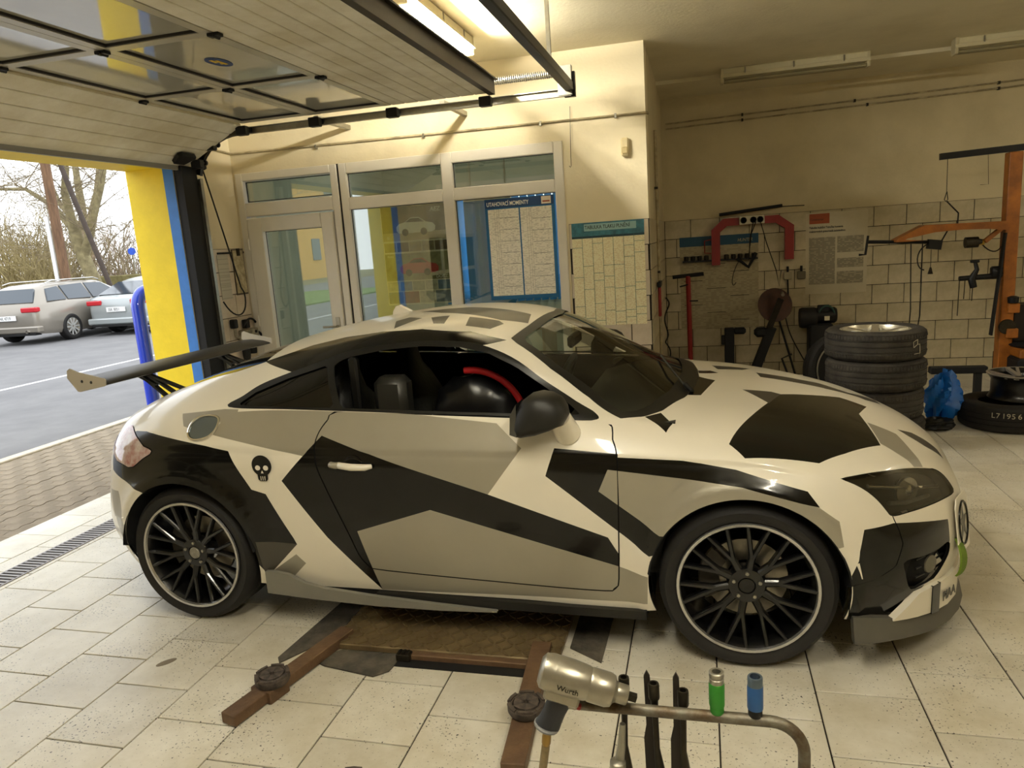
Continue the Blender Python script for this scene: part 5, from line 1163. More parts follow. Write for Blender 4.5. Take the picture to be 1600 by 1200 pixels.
# chart with the blue head, and the long white chart
c1 = at('wall_chart', (1.52, YB-.008, 1.06), 'large faded chart with a blue header strip behind the red arch', 'poster')
MB().box(-.42, .42, -.003, 0, -.51, .52).build('sheet', M_PAPERD, c1); rect(c1, 'header', -.42, .42, .415, .52, .004, mat('chart_blue', '#1f4a63', .6))
wall_text('HUNTER', 'maker_name', .05, mat('chart_cream', '#b3a780', .6), c1, .20, .44, .006, squeeze=.8, shear=.2)
for k in range(9): rect(c1, 'row_rule', -.38+.25*(k % 3), -.18+.25*(k % 3), .30-.09*k, .306-.09*k, .004, M_INK)
c2 = at('wall_chart', (2.728, YB-.008, 1.317), 'white printed chart with an orange corner patch on the tiled wall', 'poster')
MB().box(-.305, .305, -.003, 0, -.43, .43).build('sheet', mat('chart_paper', '#c2b799', .7, var=.08), c2); rect(c2, 'orange_patch', -.27, -.07, .315, .42, .004, mat('chart_orange', '#9a4a22', .6))
wall_text('Continental', 'maker_name', .032, M_INK, c2, -.26, .35, .006, squeeze=.85)
wall_text('Tabulka huštění Tabuľka hustenia', 'chart_title', .030, M_INK, c2, -.27, .265, .006, squeeze=.82, bold=.0006); wall_text('traktorových pneumatik autoknihou', 'chart_title', .030, M_INK, c2, -.27, .225, .006, squeeze=.82, bold=.0006)
for x0, x1, z0, z1 in ((-.27, -.01, -.33, .17), (.01, .27, .0, .17), (.01, .27, -.16, -.06), (.01, .27, -.33, -.20)): rect(c2, 'table_block', x0, x1, z0, z1, .004, lines_mat('chart_table', '#9c9278', '#5f5846', 70, 50, .35, .7))
# red arch with its socket strip
ra = at('red_wall_arch', (1.87, YB-.06, 1.28), 'dark red steel arch bracket on the back wall carrying a socket strip', 'wall bracket')
arc = [(-.425, 0), (-.425, .36), (-.30, .475), (.27, .475), (.425, .36), (.425, 0), (.335, 0), (.335, .33), (.24, .395), (-.26, .395), (-.335, .33), (-.335, -.02), (-.425, -.02)]
MB().prism(arc, -.04, .055, 'xz').build('arch', M_RED, ra); MB().tube([(-.43, -.03, .26), (-.50, -.03, .25), (-.50, -.03, .12), (-.43, -.03, .11)], .006, 6).build('side_loop', M_RED, ra)
ss = at('socket_strip', (1.865, YB-.115, 1.722), 'white three-way socket strip on the red arch', 'power strip')
MB().bev(-.13, .13, -.02, .015, -.045, .045, .006).build('strip', mat('strip_white', '#c8c0a6', .5), ss)
for x in (-.085, .015, .085): MB().lathe([(.001, 0), (.026, 0), (.032, .006), (.034, .0)], (x, -.02, 0), (0, -1, 0), 16).build('socket', M_BLACK, ss, smooth=40)
for x0, pts in ((.015, [(.0, -.04, -.02), (-.04, -.05, -.2), (-.045, -.05, -.38)]), (.04, [(0, -.04, -.02), (-.05, -.05, -.15), (-.08, -.05, -.42)]), (.085, [(0, -.04, -.02), (.06, -.05, -.25), (.16, -.04, -.55), (.19, -.04, -.72), (.21, -.04, -.55)])):
    MB().tube([(x0+a, b, c) for a, b, c in pts], .005, 6).build('cable', M_BLACK, ss, smooth=60)
sr = at('socket_rail', (1.53, YB-.05, 1.32), 'black wall rail with a row of sockets under the red arch', 'tool rail')
MB().box(-.40, .40, -.02, .045, -.018, 0).build('rail', M_BLACKM, sr)
for k in range(11):
    if k in (4, 5): continue
    MB().lathe([(.022, 0), (.026, .01), (.026, .045), (.020, .05), (.016, .05)], (-.36+k*.072, .0, 0), (0, 0, 1), 12).build('socket', M_DARKST, sr, smooth=40)
MB().tube([(.18, -.02, .0), (.30, -.03, -.10), (.38, -.02, .05)], .02, 8).build('hand_tool', M_BLACK, sr, smooth=50); MB().tube(bez((.20, -.02, -.03), (.10, -.02, -.2), (.12, -.02, -.36), (.17, -.02, -.26), 10), .004, 6).build('cord_loop', M_BLACK, sr, smooth=60)
wr = at('wand_on_arch', (1.86, YB-.06, 1.80), 'long black wand lying across the top of the red arch', 'tool')
MB().tube([(-.33, 0, .0), (.32, 0, .05)], .017, 8).build('wand', M_BLACK, wr, smooth=50); MB().tube([(.30, 0, .04), (.54, 0, .035)], .005, 6).build('rod', M_DARKST, wr)
for x, lab in ((2.24, 'pale square wall switch below the right leg of the red arch'), (2.38, 'dark square wall switch beside the white chart')):
    o = at('wall_switch', (x, YB-.008, 1.10), lab, 'switch'); MB().bev(-.042, .042, -.035, 0, -.042, .042, .006).build('box', mat('switch_pale', '#a2987a', .5) if x < 2.3 else mat('switch_dark', '#6b634d', .5), o)
    MB().tube([(0, -.02, .04), (0, -.02, .10)], .012, 8).build('gland', M_BLACK, o)
    if x < 2.3: MB().tube([(0, -.02, -.04), (.01, -.02, -.30)], .008, 6).build('cable', M_BLACK, o)
# red stand with T handle
tp = at('red_pump_stand', (1.20, 6.40, 0), 'tall red stand pump with a black T handle in front of the faded chart', 'stand pump')
MB().tube([(0, 0, .04), (-.01, 0, 1.17)], .027, 12).build('column', M_RED, tp, smooth=60); MB().tube([(-.175, 0, 1.165), (.155, 0, 1.185)], .021, 10).build('handle', M_BLACK, tp, smooth=60)
MB().bev(-.16, .16, -.12, .12, 0, .06, .015).build('base', M_BLACK, tp); MB().bev(.05, .14, -.06, .06, .06, .16, .01).build('reservoir', M_BLACK, tp); MB().tube([(-.01, -.02, 1.08), (-.10, -.03, 1.06)], .008, 6).build('lever', M_BLACK, tp); MB().tube([(0, -.02, .90), (.09, -.03, .90)], .008, 6).build('peg', M_BLACK, tp)
# air gun and coiled hose on the side wall
ag = at('air_gun', (XP+.035, 4.78, 1.10), 'black air gun hanging on the side wall by the pier', 'air gun')
MB().bev(-.015, .02, -.06, .16, .08, .13, .008).build('body', M_BLACKM, ag); MB().bev(-.012, .016, -.02, .03, -.18, .09, .008).build('grip', M_RED, ag); MB().tube([(.0, .16, .11), (.02, .30, .12)], .006, 6).build('nozzle', M_GALV, ag)
ah = MB(); pts = []
for i in range(90):
    t = i/89; pts.append((XP+.06+.02*math.sin(t*22), 5.50+.36*math.sin(t*13.5)*(.5+.5*t), 1.02-.92*t))
ah.tube(pts, .0075, 6).build('coiled_air_hose', M_BLACK, smooth=60, label='black coiled air hose hanging down the side wall', cat='hose')
# ---------------------------------------------------------------- balancing and grinding gear at the back
bp_ = at('black_bench_post', (1.61, 6.30, 0), 'squat black post tool with a short arm at the back wall', 'tool post')
MB().bev(-.05, .05, -.05, .05, .02, .60, .008).build('column', M_BLACK, bp_); MB().bev(-.08, -.045, -.04, .04, .42, .52, .006).build('box', M_BLACK, bp_); MB().bev(.04, .17, -.045, .045, .53, .60, .02).build('arm', M_BLACK, bp_); MB().bev(-.14, .14, -.14, .14, 0, .02, .004).build('foot', M_BLACK, bp_)
gr = at('bead_breaker', (1.98, 6.25, 0), 'slanted black tool with a brown round disc propped near the back wall', 'tyre tool')
MB().bar((-.14, 0, .06), (.06, 0, .60), .09, .11, up=(0, 1, 0)).build('slanted_column', M_BLACK, gr)
MB().lathe([(.001, -.012), (.165, -.012), (.178, -.004), (.178, .008), (.001, .012)], (.09, .0, .83), (.25, -1, .25), 36).build('disc', mat('rusty_disc', '#4a2a1a', .7, var=.4, vscale=7, col2='#2d1c12'), gr, smooth=35)
MB().bar((.03, -.05, .60), (.14, -.09, .90), .06, .04, up=(0, 1, 0)).build('jaw_arm', M_DARKST, gr); MB().tube([(.155, -.06, .955), (.155, -.14, .945)], .018, 10).build('pivot', M_GALV, gr, smooth=50)
MB().bev(-.12, .02, -.06, .06, .50, .60, .03).build('jaw', M_BLACK, gr, smooth=40); MB().bev(-.20, .06, -.18, .18, 0, .06, .02).build('foot', M_BLACK, gr); MB().bev(-.21, -.12, -.08, .08, .06, .15, .03).build('pedal', M_BLACK, gr, smooth=40)
MB().tube([(.13, .02, .68), (.32, .05, .0)], .011, 8).build('prop_leg', M_BLACKM, gr, smooth=60); MB().tube([(.25, -.02, .0), (.16, .0, .26), (.26, .02, .30)], .011, 8).build('prop_leg', M_BLACKM, gr)
MB().tube(bez((.19, .02, .75), (.22, .02, .5), (.30, .02, .4), (.40, .02, .2), 10), .006, 6).build('cable', M_BLACK, gr, smooth=60)
mo = at('grinder_motor', (2.52, 6.44, 0), 'dark bench motor with a green hose behind the tyre stack', 'motor')
MB().lathe([(.05, -.09), (.10, -.085), (.11, -.06), (.11, .06), (.10, .085), (.05, .09)], (-.10, 0, .66), (1, 0, 0), 20).build('wheel_guard', M_BLACK, mo, smooth=35)
MB().lathe([(.07, -.12), (.085, -.10), (.085, .10), (.07, .12)], (.06, 0, .68), (1, 0, 0), 20).build('motor_body', M_BLACKM, mo, smooth=35); MB().bev(-.02, .10, -.09, -.07, .72, .80, .008).build('top_box', M_BLACK, mo)
MB().box(.05, .10, -.093, -.088, .635, .68).build('rating_plate', mat('plate_cream', '#cfc7aa', .5), mo); MB().bev(-.10, .14, -.1, .1, 0, .60, .02).build('pedestal', M_BLACK, mo)
MB().tube(bez((.0, -.08, .72), (.03, -.10, .82), (.14, -.10, .82), (.16, -.06, .66), 10), .010, 8).build('hose', mat('green_hose', '#25443a', .5), mo, smooth=60)
# ---------------------------------------------------------------- tyres
def tyre_mesh(R, r, w, sipes=True):
    mb = MB().lathe(tyre_profile(R, r, w), (0,0,0), (0,0,1), 72, caps=False); return mb
def tread_blocks(R, w, n=84):
    """shoulder sipes as thin proud blocks"""
    mb = MB()
    for k in range(n):
        a = 2*math.pi*k/n
        for h0, h1 in ((-w/2+.020, -.050), (.050, w/2-.020)):
            c, s_ = math.cos(a), math.sin(a); c2, s2 = math.cos(a+2*math.pi/n*.72), math.sin(a+2*math.pi/n*.72); Ro = R+.004
            e = .006 if h0 < 0 else 0; e2 = 0 if h0 < 0 else .006
            mb.add([((R-.002)*c, (R-.002)*s_, h0), ((R-.002)*c2, (R-.002)*s2, h0), ((R-.002)*c2, (R-.002)*s2, h1), ((R-.002)*c, (R-.002)*s_, h1), ((Ro-e)*c, (Ro-e)*s_, h0+.004), ((Ro-e)*c2, (Ro-e)*s2, h0+.004), ((Ro-e2)*c2, (Ro-e2)*s2, h1-.004), ((Ro-e2)*c, (Ro-e2)*s_, h1-.004)], [(0,1,2,3),(7,6,5,4),(0,4,5,1),(1,5,6,2),(2,6,7,3),(3,7,4,0)])
    return mb
M_TYRE2 = mat('tyre_rubber_dusty', '#3d3830', .8, var=.25, vscale=9, col2='#26221d')
TR_, TWd = .343, .212
tm1 = tyre_mesh(TR_-.004, .235, TWd).mesh('tyre', M_TYRE2, 35); tm2 = tread_blocks(TR_-.004, TWd).mesh('tread_blocks', M_TYRE2)
stk_lab = ['lowest tyre of the four-tyre stack behind the car bonnet', 'second tyre from the floor in the stack behind the bonnet', 'third tyre from the floor in the stack behind the bonnet', 'top tyre of the four-tyre stack, holding a bright alloy wheel with chalk mark']
for k in range(4):
    o = inst(tm1, 'stacked_tyre', None, (2.555+(.008, -.004, .006, 0)[k], 3.98+(0, .01, -.005, .004)[k], TWd/2+.003+k*(TWd+.005)), (0, 0, k*.7), label=stk_lab[k], cat='tyre', group='tyres stacked behind the bonnet')
    inst(tm2, 'tread_blocks', o, kind='stuff')
    if k == 3:
        MB().lathe([(.236, .07), (.240, .095), (.228, .096), (.215, .06), (.205, -.06)], (0,0,0), (0,0,1), 48, caps=False).build('rim', mat('bright_alloy', '#d9d4c2', .25, metal=.8), o, smooth=40)
        sp5 = MB().bar((.03, 0, .055), (.222, 0, .088), .05, .025).mesh('spoke', MATS['bright_alloy'])
        for q in range(5): inst(sp5, 'spoke', o, (0,0,0), (0, 0, 2*math.pi*q/5+.5))
        MB().lathe([(.001, .075), (.05, .072), (.06, .05), (.06, .02)], (0,0,0), (0,0,1), 20).build('hub', MATS['bright_alloy'], o, smooth=40)
        ck = MB()
        for a, b in (((-.01, .03), (.03, .045)), ((.03, .045), (.03, .01)), ((-.01, .03), (-.005, -.01)), ((-.005, -.01), (.03, .01)), ((.03, .01), (.055, .01)), ((.055, .01), (.06, -.055)), ((.0, -.055), (.06, -.055))):
            def cyl(q):
                an = -1.05-2.1+.35+q[0]/TR_; return ((TR_+.002)*math.cos(an), (TR_+.002)*math.sin(an), q[1])
            ck.tube([cyl(a), cyl(b)], .0022, 4)
        co = ck.build('chalk_mark', mat('chalk', '#b5ae99', .9), o); co.rotation_euler = (0, 0, math.radians(105)-k*.7)
# loose black wheel leaning behind the stack
lw = at('leaning_wheel', (2.55, 5.12, .335), 'bare wheel with a pale rim edge leaning behind the tyre stack', 'wheel', rot=(math.radians(80), 0, math.radians(12)))
MB().lathe(tyre_profile(.345, .27, .19), (0,0,0), (0,0,1), 48, caps=False).build('tyre', M_TYRE, lw, smooth=35)
MB().lathe([(.268, .085), (.275, .094), (.262, .096), (.255, .07), (.248, -.08)], (0,0,0), (0,0,1), 48, caps=False).build('rim', M_GALV, lw, smooth=40); MB().lathe([(.001, .02), (.25, .0), (.25, -.01), (.001, .01)], (0,0,0), (0,0,1), 40).build('disc', M_BLACK, lw, smooth=40)
# floor tyre with a wheel on it, right edge
ft = inst(tyre_mesh(.335, .20, .205).mesh('tyre', M_TYRE, 35), 'lying_tyre', None, (3.62, 4.46, .1035), label='black tyre lying on the floor with white chalk writing on its tread', cat='tyre')
M_CHALK = mat('chalk', '#b5ae99', .9)
for ch_, an in (('L', -2.22), ('7', -2.13), ('1', -2.02), ('9', -1.93), ('5', -1.84), ('6', -1.72), ('5', -1.50), ('2', -1.42), ('0', -1.32), ('5', -1.22)):
    text(ch_, 'chalk_letter', .055, M_CHALK, ft, (.337*math.cos(an), .337*math.sin(an), .02), (math.pi/2, 0, an+math.pi/2), .001)
fw = at('loose_alloy_wheel', (3.72, 4.50, .207), 'black-barrelled alloy wheel with silver spoke faces lying on the floor tyre', 'wheel')
MB().lathe([(.21, 0), (.225, .005), (.215, .02), (.205, .05), (.205, .15), (.225, .18), (.236, .19), (.236, .195), (.222, .197), (.20, .17)], (0,0,0), (0,0,1), 48, caps=False).build('barrel', M_RIM, fw, smooth=40)
s7 = MB().bar((.04, 0, .150), (.222, .03, .188), .034, .02).bar((.04, 0, .150), (.222, -.04, .188), .020, .02).mesh('spoke', mat('worn_silver', '#9d968a', .35, metal=.6))
for q in range(5): inst(s7, 'spoke', fw, (0,0,0), (0, 0, 2*math.pi*q/5+.3))
MB().lathe([(.001, .165), (.045, .162), (.055, .14), (.055, .08)], (0,0,0), (0,0,1), 20).build('hub', M_RIM, fw, smooth=40)
MB().lathe([(.222, .197), (.232, .200), (.238, .197), (.236, .19)], (0,0,0), (0,0,1), 48, caps=False).build('rim_edge', MATS['worn_silver'], fw, smooth=40)
# blue bag
def crumple(name, c, r, m, seed, n=22, k=16, amp=.22, **tags):
    rs = random.Random(seed); ph = [(rs.uniform(0, 6), rs.uniform(2, 7), rs.uniform(2, 7)) for _ in range(7)]; V = []; F = []
    for i in range(k+1):
        a = math.pi*i/k
        for j in range(n):
            b = 2*math.pi*j/n; d = 1+sum(amp/4*math.sin(p+u*a*1.3+round(v)*b) for p, u, v in ph)
            V.append((c[0]+r[0]*d*math.sin(a)*math.cos(b), c[1]+r[1]*d*math.sin(a)*math.sin(b), max(c[2]+r[2]*d*math.cos(a), .004)))
    for i in range(k):
        for j in range(n): F.append((i*n+j, (i+1)*n+j, (i+1)*n+(j+1) % n, i*n+(j+1) % n))
    return MB().add(V, F).build(name, m, smooth=28, **tags)
crumple('plastic_bag', (3.17, 4.52, .20), (.115, .11, .17), mat('blue_plastic', '#1565b8', .35, var=.25, vscale=12), 6, 30, 22, .5, label='crumpled blue plastic bag standing between the tyre stack and the floor tyre', cat='bag')
crumple('rubbish_sack', (3.08, 4.30, .05), (.13, .08, .05), mat('black_plastic', '#0b0b0a', .4), 8, label='low black sack on the floor in front of the blue bag', cat='sack')
bx = at('tyre_lever_bar', (3.52, 5.05, .30), 'dark flat bar lying behind the floor tyre', 'bar'); MB().bev(-.30, .14, -.04, .04, 0, .06, .008).build('bar', M_BLACK, bx); MB().box(-.2, -.15, -.03, .03, -.30, 0).box(.05, .1, -.03, .03, -.30, 0).build('leg', M_BLACK, bx)
# ---------------------------------------------------------------- orange crane of the tyre machine
oc = at('orange_crane_post', (3.965, 5.60, 0), 'tall orange crane post with a black top beam, hooks and hanging tools', 'tyre machine')
MB().bev(-.052, .052, -.06, .06, 0, 2.13, .006).build('post', M_ORANGE, oc)
MB().bar((-.577, 0, 2.143), (.08, 0, 2.165), .05, .055).build('top_beam', M_BLACKM, oc)
MB().prism([(-.93, 1.425), (-.93, 1.445), (-.70, 1.56), (-.05, 1.55), (-.05, 1.53), (-.69, 1.54), (-.86, 1.44), (-.70, 1.425)], -.10, .10, 'xz').build('tray', M_ORANGE, oc)
MB().prism([(-.74, 1.545), (-.05, 1.54), (-.06, 1.475), (-.20, 1.492), (-.40, 1.50), (-.62, 1.492), (-.78, 1.462), (-.88, 1.445), (-.92, 1.455)], -.105, -.095, 'xz').build('tray_lip', M_ORANGE, oc)
MB().bar((-.06, -.02, 1.50), (-.21, -.06, 1.385), .03, .035).build('tray_brace', M_ORANGE, oc)
MB().tube([(-1.22, 0, 1.327), (-1.165, 0, 1.327), (-1.145, 0, 1.497)], .011, 8).build('hook_bar', M_BLACKM, oc); MB().tube([(-1.145, 0, 1.44), (-.63, 0, 1.405)], .016, 8).build('swing_arm', M_BLACKM, oc)
MB().tube([(-.515, 0, 2.12), (-.512, 0, 1.84)], .003, 5).build('steel_wire', M_DARKST, oc); MB().tube([(-.51, 0, 1.84), (-.528, 0, 1.77), (-.515, 0, 1.755), (-.50, 0, 1.77), (-.51, 0, 1.84)], .004, 5).build('wire_eye', M_DARKST, oc)
MB().tube([(-.508, 0, 1.755), (-.41, 0, 1.645), (-.413, 0, 1.555)], .006, 6).build('hanger', M_BLACKM, oc); MB().tube([(-.20, 0, 2.14), (-.185, 0, 1.875), (-.25, 0, 1.876)], .002, 5).build('loose_wire', M_DARKST, oc)
MB().bar((-.655, -.03, 1.39), (-.55, -.03, 1.375), .08, .085).build('control_box', M_BLACKM, oc); MB().tube([(-.55, -.03, 1.40), (-.49, 0, 1.50), (-.47, 0, 1.555)], .006, 6).build('box_hanger', M_BLACKM, oc)
MB().tube(bez((-.63, -.03, 1.40), (-.78, -.04, 1.36), (-.75, -.04, 1.16), (-.68, -.04, 1.16), 10), .006, 6).build('cable', M_BLACK, oc, smooth=60)
MB().tube([(-.785, 0, 1.40), (-.77, 0, .80), (-.76, .1, .45)], .005, 6).build('cable', M_BLACK, oc); MB().tube([(-.69, 0, 1.40), (-.69, 0, .75), (-.70, .1, .45)], .005, 6).build('cable', M_BLACK, oc)
MB().tube([(-.625, -.03, 1.34), (-.625, -.03, 1.18)], .003, 5).prism([(-.645, 1.12), (-.605, 1.12), (-.62, 1.18), (-.63, 1.18)], -.04, -.02, 'xz').build('pull_tag', M_DARKST, oc)
MB().lathe([(.02, -.05), (.048, -.05), (.048, .05), (.03, .055), (.025, .08)], (-.305, -.03, 1.382), (1, 0, 0), 20).build('air_cylinder', M_DARKST, oc, smooth=40); MB().bev(-.25, -.205, -.05, -.01, 1.355, 1.40, .004).build('valve', mat('brass_yellow', '#a98a35', .4, metal=.5), oc)
MB().tube(bez((-.22, -.03, 1.36), (-.16, -.04, 1.28), (-.10, -.04, 1.27), (-.07, -.03, 1.33), 8), .005, 6).build('air_line', M_BLACK, oc, smooth=60)
MB().tube([(-.39, -.03, 1.065), (-.10, -.03, 1.075), (-.05, -.03, 1.10)], [.022, .026, .03], 8).bev(-.14, -.05, -.07, .01, 1.06, 1.16, .015).tube([(-.27, -.03, .98), (-.29, -.03, 1.06), (-.25, -.03, 1.14), (-.27, -.03, 1.22)], [.03, .034, .02, .016], 8).bev(-.305, -.235, -.05, -.01, 1.20, 1.225, .006).build('mount_head', M_BLACKM, oc, smooth=50)
for x, L in ((-.385, .33), (-.34, .18), (-.275, .20)): MB().tube([(x, -.03, 1.06), (x-.005, -.03, 1.06-L)], .004, 5).build('chain', M_DARKST, oc)
MB().bar((-.06, -.08, 1.45), (-.13, -.08, .55), .012, .06, up=(0, 1, 0)).build('strap', M_BLACK, oc)
for z in (.80, .575): MB().bev(-.01, .08, -.11, -.06, z-.055, z+.03, .006).build('bracket', M_ORANGE, oc)
MB().lathe([(.001, -.015), (.065, -.012), (.068, .01), (.001, .015)], (.0, -.075, .62), (0, 1, 0), 24).build('roller_disc', M_DARKST, oc, smooth=40); MB().lathe([(.02, 0), (.042, .0), (.045, .05), (.02, .06)], (.03, -.085, .835), (0, 0, 1), 16).build('knob', M_BLACKM, oc, smooth=40)
MB().bev(.02, .60, -.30, .30, 0, .36, .02).build('machine_cabinet', M_BLACK, oc); MB().bev(.04, .55, -.28, .26, .36, .44, .01).build('machine_table', M_ORANGE, oc); MB().lathe([(.02, 0), (.26, .0), (.28, .02), (.26, .03), (.02, .04)], (.30, -.05, .44), (0, 0, 1), 28).build('turntable', M_BLACK, oc, smooth=40)
MB().bev(.06, .40, .0, .26, .46, .80, .02).build('motor_cover', mat('cover_brown_black', '#1d140e', .6), oc)
# ---------------------------------------------------------------- lift in the floor
M_RUST = mat('rusty_brown_steel', '#73593f', .62, metal=.25, var=.45, vscale=9, col2='#5a4431', bump=.25, bscale=60)
M_CHECK = mat('worn_checker_steel', '#82704f', .45, metal=.3, var=.35, vscale=6, col2='#5f4f36')
M_MAT = mat('dirty_black_mat', '#2a2823', .85, var=.6, vscale=7, col2='#5d564a', bump=.5, bscale=45)
LP = at('lift_platform', (.25, 1.0, 0), 'worn checker-plate lift platform set in the floor under the car', 'car lift')
MB().bev(-.49, .50, -.30, 1.25, .002, .030, .004).build('plate', M_CHECK, LP)
MB().box(-.18, .47, -.385, -.30, .0005, .004).build('painted_gap_shadow', M_BLACK, LP); MB().bev(-.14, .46, -.335, -.30, .002, .026, .003).build('front_edge', M_RUST, LP)  # flat black strip paints the shaded gap before the plate
rb_ = MB().prism([(-.022, -.002), (-.012, -.0055), (.012, -.0055), (.022, -.002), (.022, .002), (.012, .0055), (-.012, .0055), (-.022, .002)], 0, .005, 'xy').mesh('tread_bar', M_CHECK)
cnt = 0; rest = MB()
for r in range(37):
    for c in range(24):
        x = -.472+c*.0418; y = -.280+r*.0418; a = math.radians(45 if (r+c) % 2 else -45)
        if r < 12: inst(rb_, 'tread_bar', LP, (x, y, .030), (0, 0, a)); cnt += 1
        else:
            ca, sa = math.cos(a), math.sin(a); q = [(-.022, 0), (0, -.0055), (.022, 0), (0, .0055)]
            V = [(x+u*ca-v*sa, y+u*sa+v*ca, .030) for u, v in q]+[(x+u*ca*.8-v*sa*.6, y+u*sa*.8+v*ca*.6, .035) for u, v in q]
            rest.add(V, [(4,5,6,7), (0,1,5,4), (1,2,6,5), (2,3,7,6), (3,0,4,7)])
rest.build('tread_bars_far', M_CHECK, LP, kind='stuff')
def lift_arm(p, q, w, pad, label):
    p, q = Vector(p), Vector(q); d = (q-p).normalized()
    L = (q-p).length; ang = math.atan2(d.y, d.x)
    o = MB().bev(0, L, -w/2, w/2, .006, .050, .003).build('swing_arm', M_RUST, LP, loc=(p.x-.25, p.y-1.0, .0), rot=(0, 0, ang)); o['label'] = label
    return o
def rubber_pad(x, y, z, label, r=.066):
    o = at('rubber_pad', (x, y, z), label, 'rubber pad', 'round rubber lift pads')
    m = mat('ribbed_rubber', '#5d5147', .8, var=.35, vscale=18, col2='#2f2822')
    MB().lathe([(.001, -.035), (r*.92, -.035), (r, -.025), (r, -.008), (r*.93, -.002), (r*.75, -.002), (r*.72, -.013), (.001, -.013)], (0,0,0), (0,0,1), 36).build('disc', m, o, smooth=35)
    wd = MB().prism([(r*.14, -.004), (r*.60, -.026*r/.066), (r*.66, 0), (r*.60, .026*r/.066), (r*.14, .004)], -.014, .001, 'xy').mesh('wedge', m)
    for k in range(6): inst(wd, 'wedge', o, (0,0,0), (0, 0, k*math.pi/3+.2))
    sg = MB().prism([(r*.76, -.34*r), (r*.93, -.40*r), (r*.985, 0), (r*.93, .40*r), (r*.76, .34*r), (r*.80, 0)], -.006, .003, 'xy').mesh('outer_segment', m)
    for k in range(6): inst(sg, 'outer_segment', o, (0,0,0), (0, 0, k*math.pi/3+.72))
    return o
a1 = lift_arm((-.206, .80, 0), (-.365, .166, 0), .070, None, 'rusty square lift arm pointing away from the rear wheel side of the platform')
rubber_pad(-.306, .372, .088, 'round ribbed rubber pad on the lift arm nearest the rear wheel')
MB().bev(.40, .50, -.052, .052, .0, .053, .004).build('pad_cradle', M_RUST, a1)
a2 = lift_arm((.668, .80, 0), (.722, .085, 0), .080, None, 'rusty square lift arm running toward the tool stand')
rubber_pad(.709, .345, .088, 'round ribbed rubber pad on the lift arm beside the impact wrench')
a3 = lift_arm((.20, .02, 0), (.24, -.55, 0), .080, None, 'rusty square lift arm lying crosswise before the platform') if False else None
rubber_pad(.228, -.062, .036, 'loose round rubber pad lying on the floor tiles', .070)
def mat_piece(label, poly):
    MB().prism(poly, .001, .007, 'xy').build('rubber_mat', M_MAT, label=label, cat='rubber mat')
mat_piece('dirty black rubber mat strip beside the rear edge of the lift platform', [(-.432, .60), (-.405, .565), (-.262, .80), (-.262, 1.22), (-.39, 1.22), (-.385, 1.10)])
mat_piece('dirty black rubber mat with a cut corner in front of the lift arm', [(-.29, .61), (-.2, .572), (.035, .530), (.085, .575), (.092, .64), (.07, .694), (-.18, .694)])
mat_piece('dirty black rubber mat beside the front wheel edge of the lift platform', [(.775, .84), (.915, .75), (.925, 1.20), (.775, 1.20)])
lk = at('lift_latch_block', (.115, .665, 0), 'small ribbed steel block at the front corner of the lift platform', 'latch'); MB().bev(-.03, .03, -.02, .02, .004, .035, .003).build('block', M_DARKST, lk)
MB().box(-.022, -.014, -.018, .018, .035, .039).box(-.004, .004, -.018, .018, .035, .039).box(.014, .022, -.018, .018, .035, .039).build('ribs', M_DARKST, lk)
# ---------------------------------------------------------------- tool stand made of bent pipe
TS = at('pipe_tool_stand', (1.25, -.535, 0), 'bent galvanised pipe stand holding wrenches and sockets', 'tool stand')
M_OLDP = mat('weathered_galvanised', '#7b786b', .5, metal=.55, var=.5, vscale=14, col2='#4e3d29', bump=.2, bscale=80)
pp = [(-.215, 0, .72), (0, 0, .72), (.185, .002, .72)]+[(.185+.062*math.sin(a), .002, .658+.062*math.cos(a)) for a in [math.pi/2*i/8 for i in range(1, 9)]]+[(.247, .002, .4), (.247, .002, .03)]
MB().tube(pp, .0115, 14).build('pipe', M_OLDP, TS, smooth=60)
MB().bev(.10, .34, -.25, .20, .0, .03, .006).build('foot_plate', M_DARKST, TS)
def l_wrench(x, y, zt, L, tilt, label, blade=True):
    o = at('lug_wrench', (x, y, .715), label, 'wrench', 'wrenches hung on the pipe stand', (0, tilt, 0))
    MB().lathe([(.0105, .0), (.0115, .004), (.0115, .030), (.0105, .034), (.0070, .034), (.0065, .020)], (0, 0, zt-.034), (0, 0, 1), 14, caps=False).build('socket_head', M_DARKST, o, smooth=35)
    MB().tube([(0, 0, zt-.03), (0, 0, -.02), (0, .0, -L*.55), (.006, -.0, -L)], [.008, .0065, .006, .013], 10).build('shaft', M_DARKST, o, smooth=60)
    if blade: MB().prism([(-.020, .06), (-.014, .072), (-.008, .06), (-.004, -.06), (.002, -.10), (.003, -.30), (-.026, -.30), (-.026, -.08), (-.020, -.05)], .012, .018, 'xz').build('flat_blade', mat('brown_black_blade', '#241c14', .6, var=.3), o)
    return o
l_wrench(1.155, -.5155, .062, .17, .02, 'dark socket wrench hanging on the pipe right by the impact wrench nose', False)
l_wrench(1.216, -.5155, .054, .17, -.02, 'dark socket wrench with flat brown blade, second along the pipe')
o3 = l_wrench(1.272, -.5155, .044, .17, .01, 'dark socket wrench with flat brown blade, next to the green socket')
lg = at('breaker_bar', (1.143, -.560, .60), 'chromed bar hanging under the impact wrench nose', 'wrench'); MB().tube([(.012, .004, .10), (.008, .002, .05), (0, 0, 0), (-.012, -.012, -.16)], [.006, .008, .011, .010], 10).build('bar', M_GALV, lg, smooth=60); MB().lathe([(.013, -.02), (.016, -.015), (.016, .02), (.010, .024)], (0, -.004, .0), (0, 0, 1), 12).build('collar', M_GALV, lg, smooth=40)
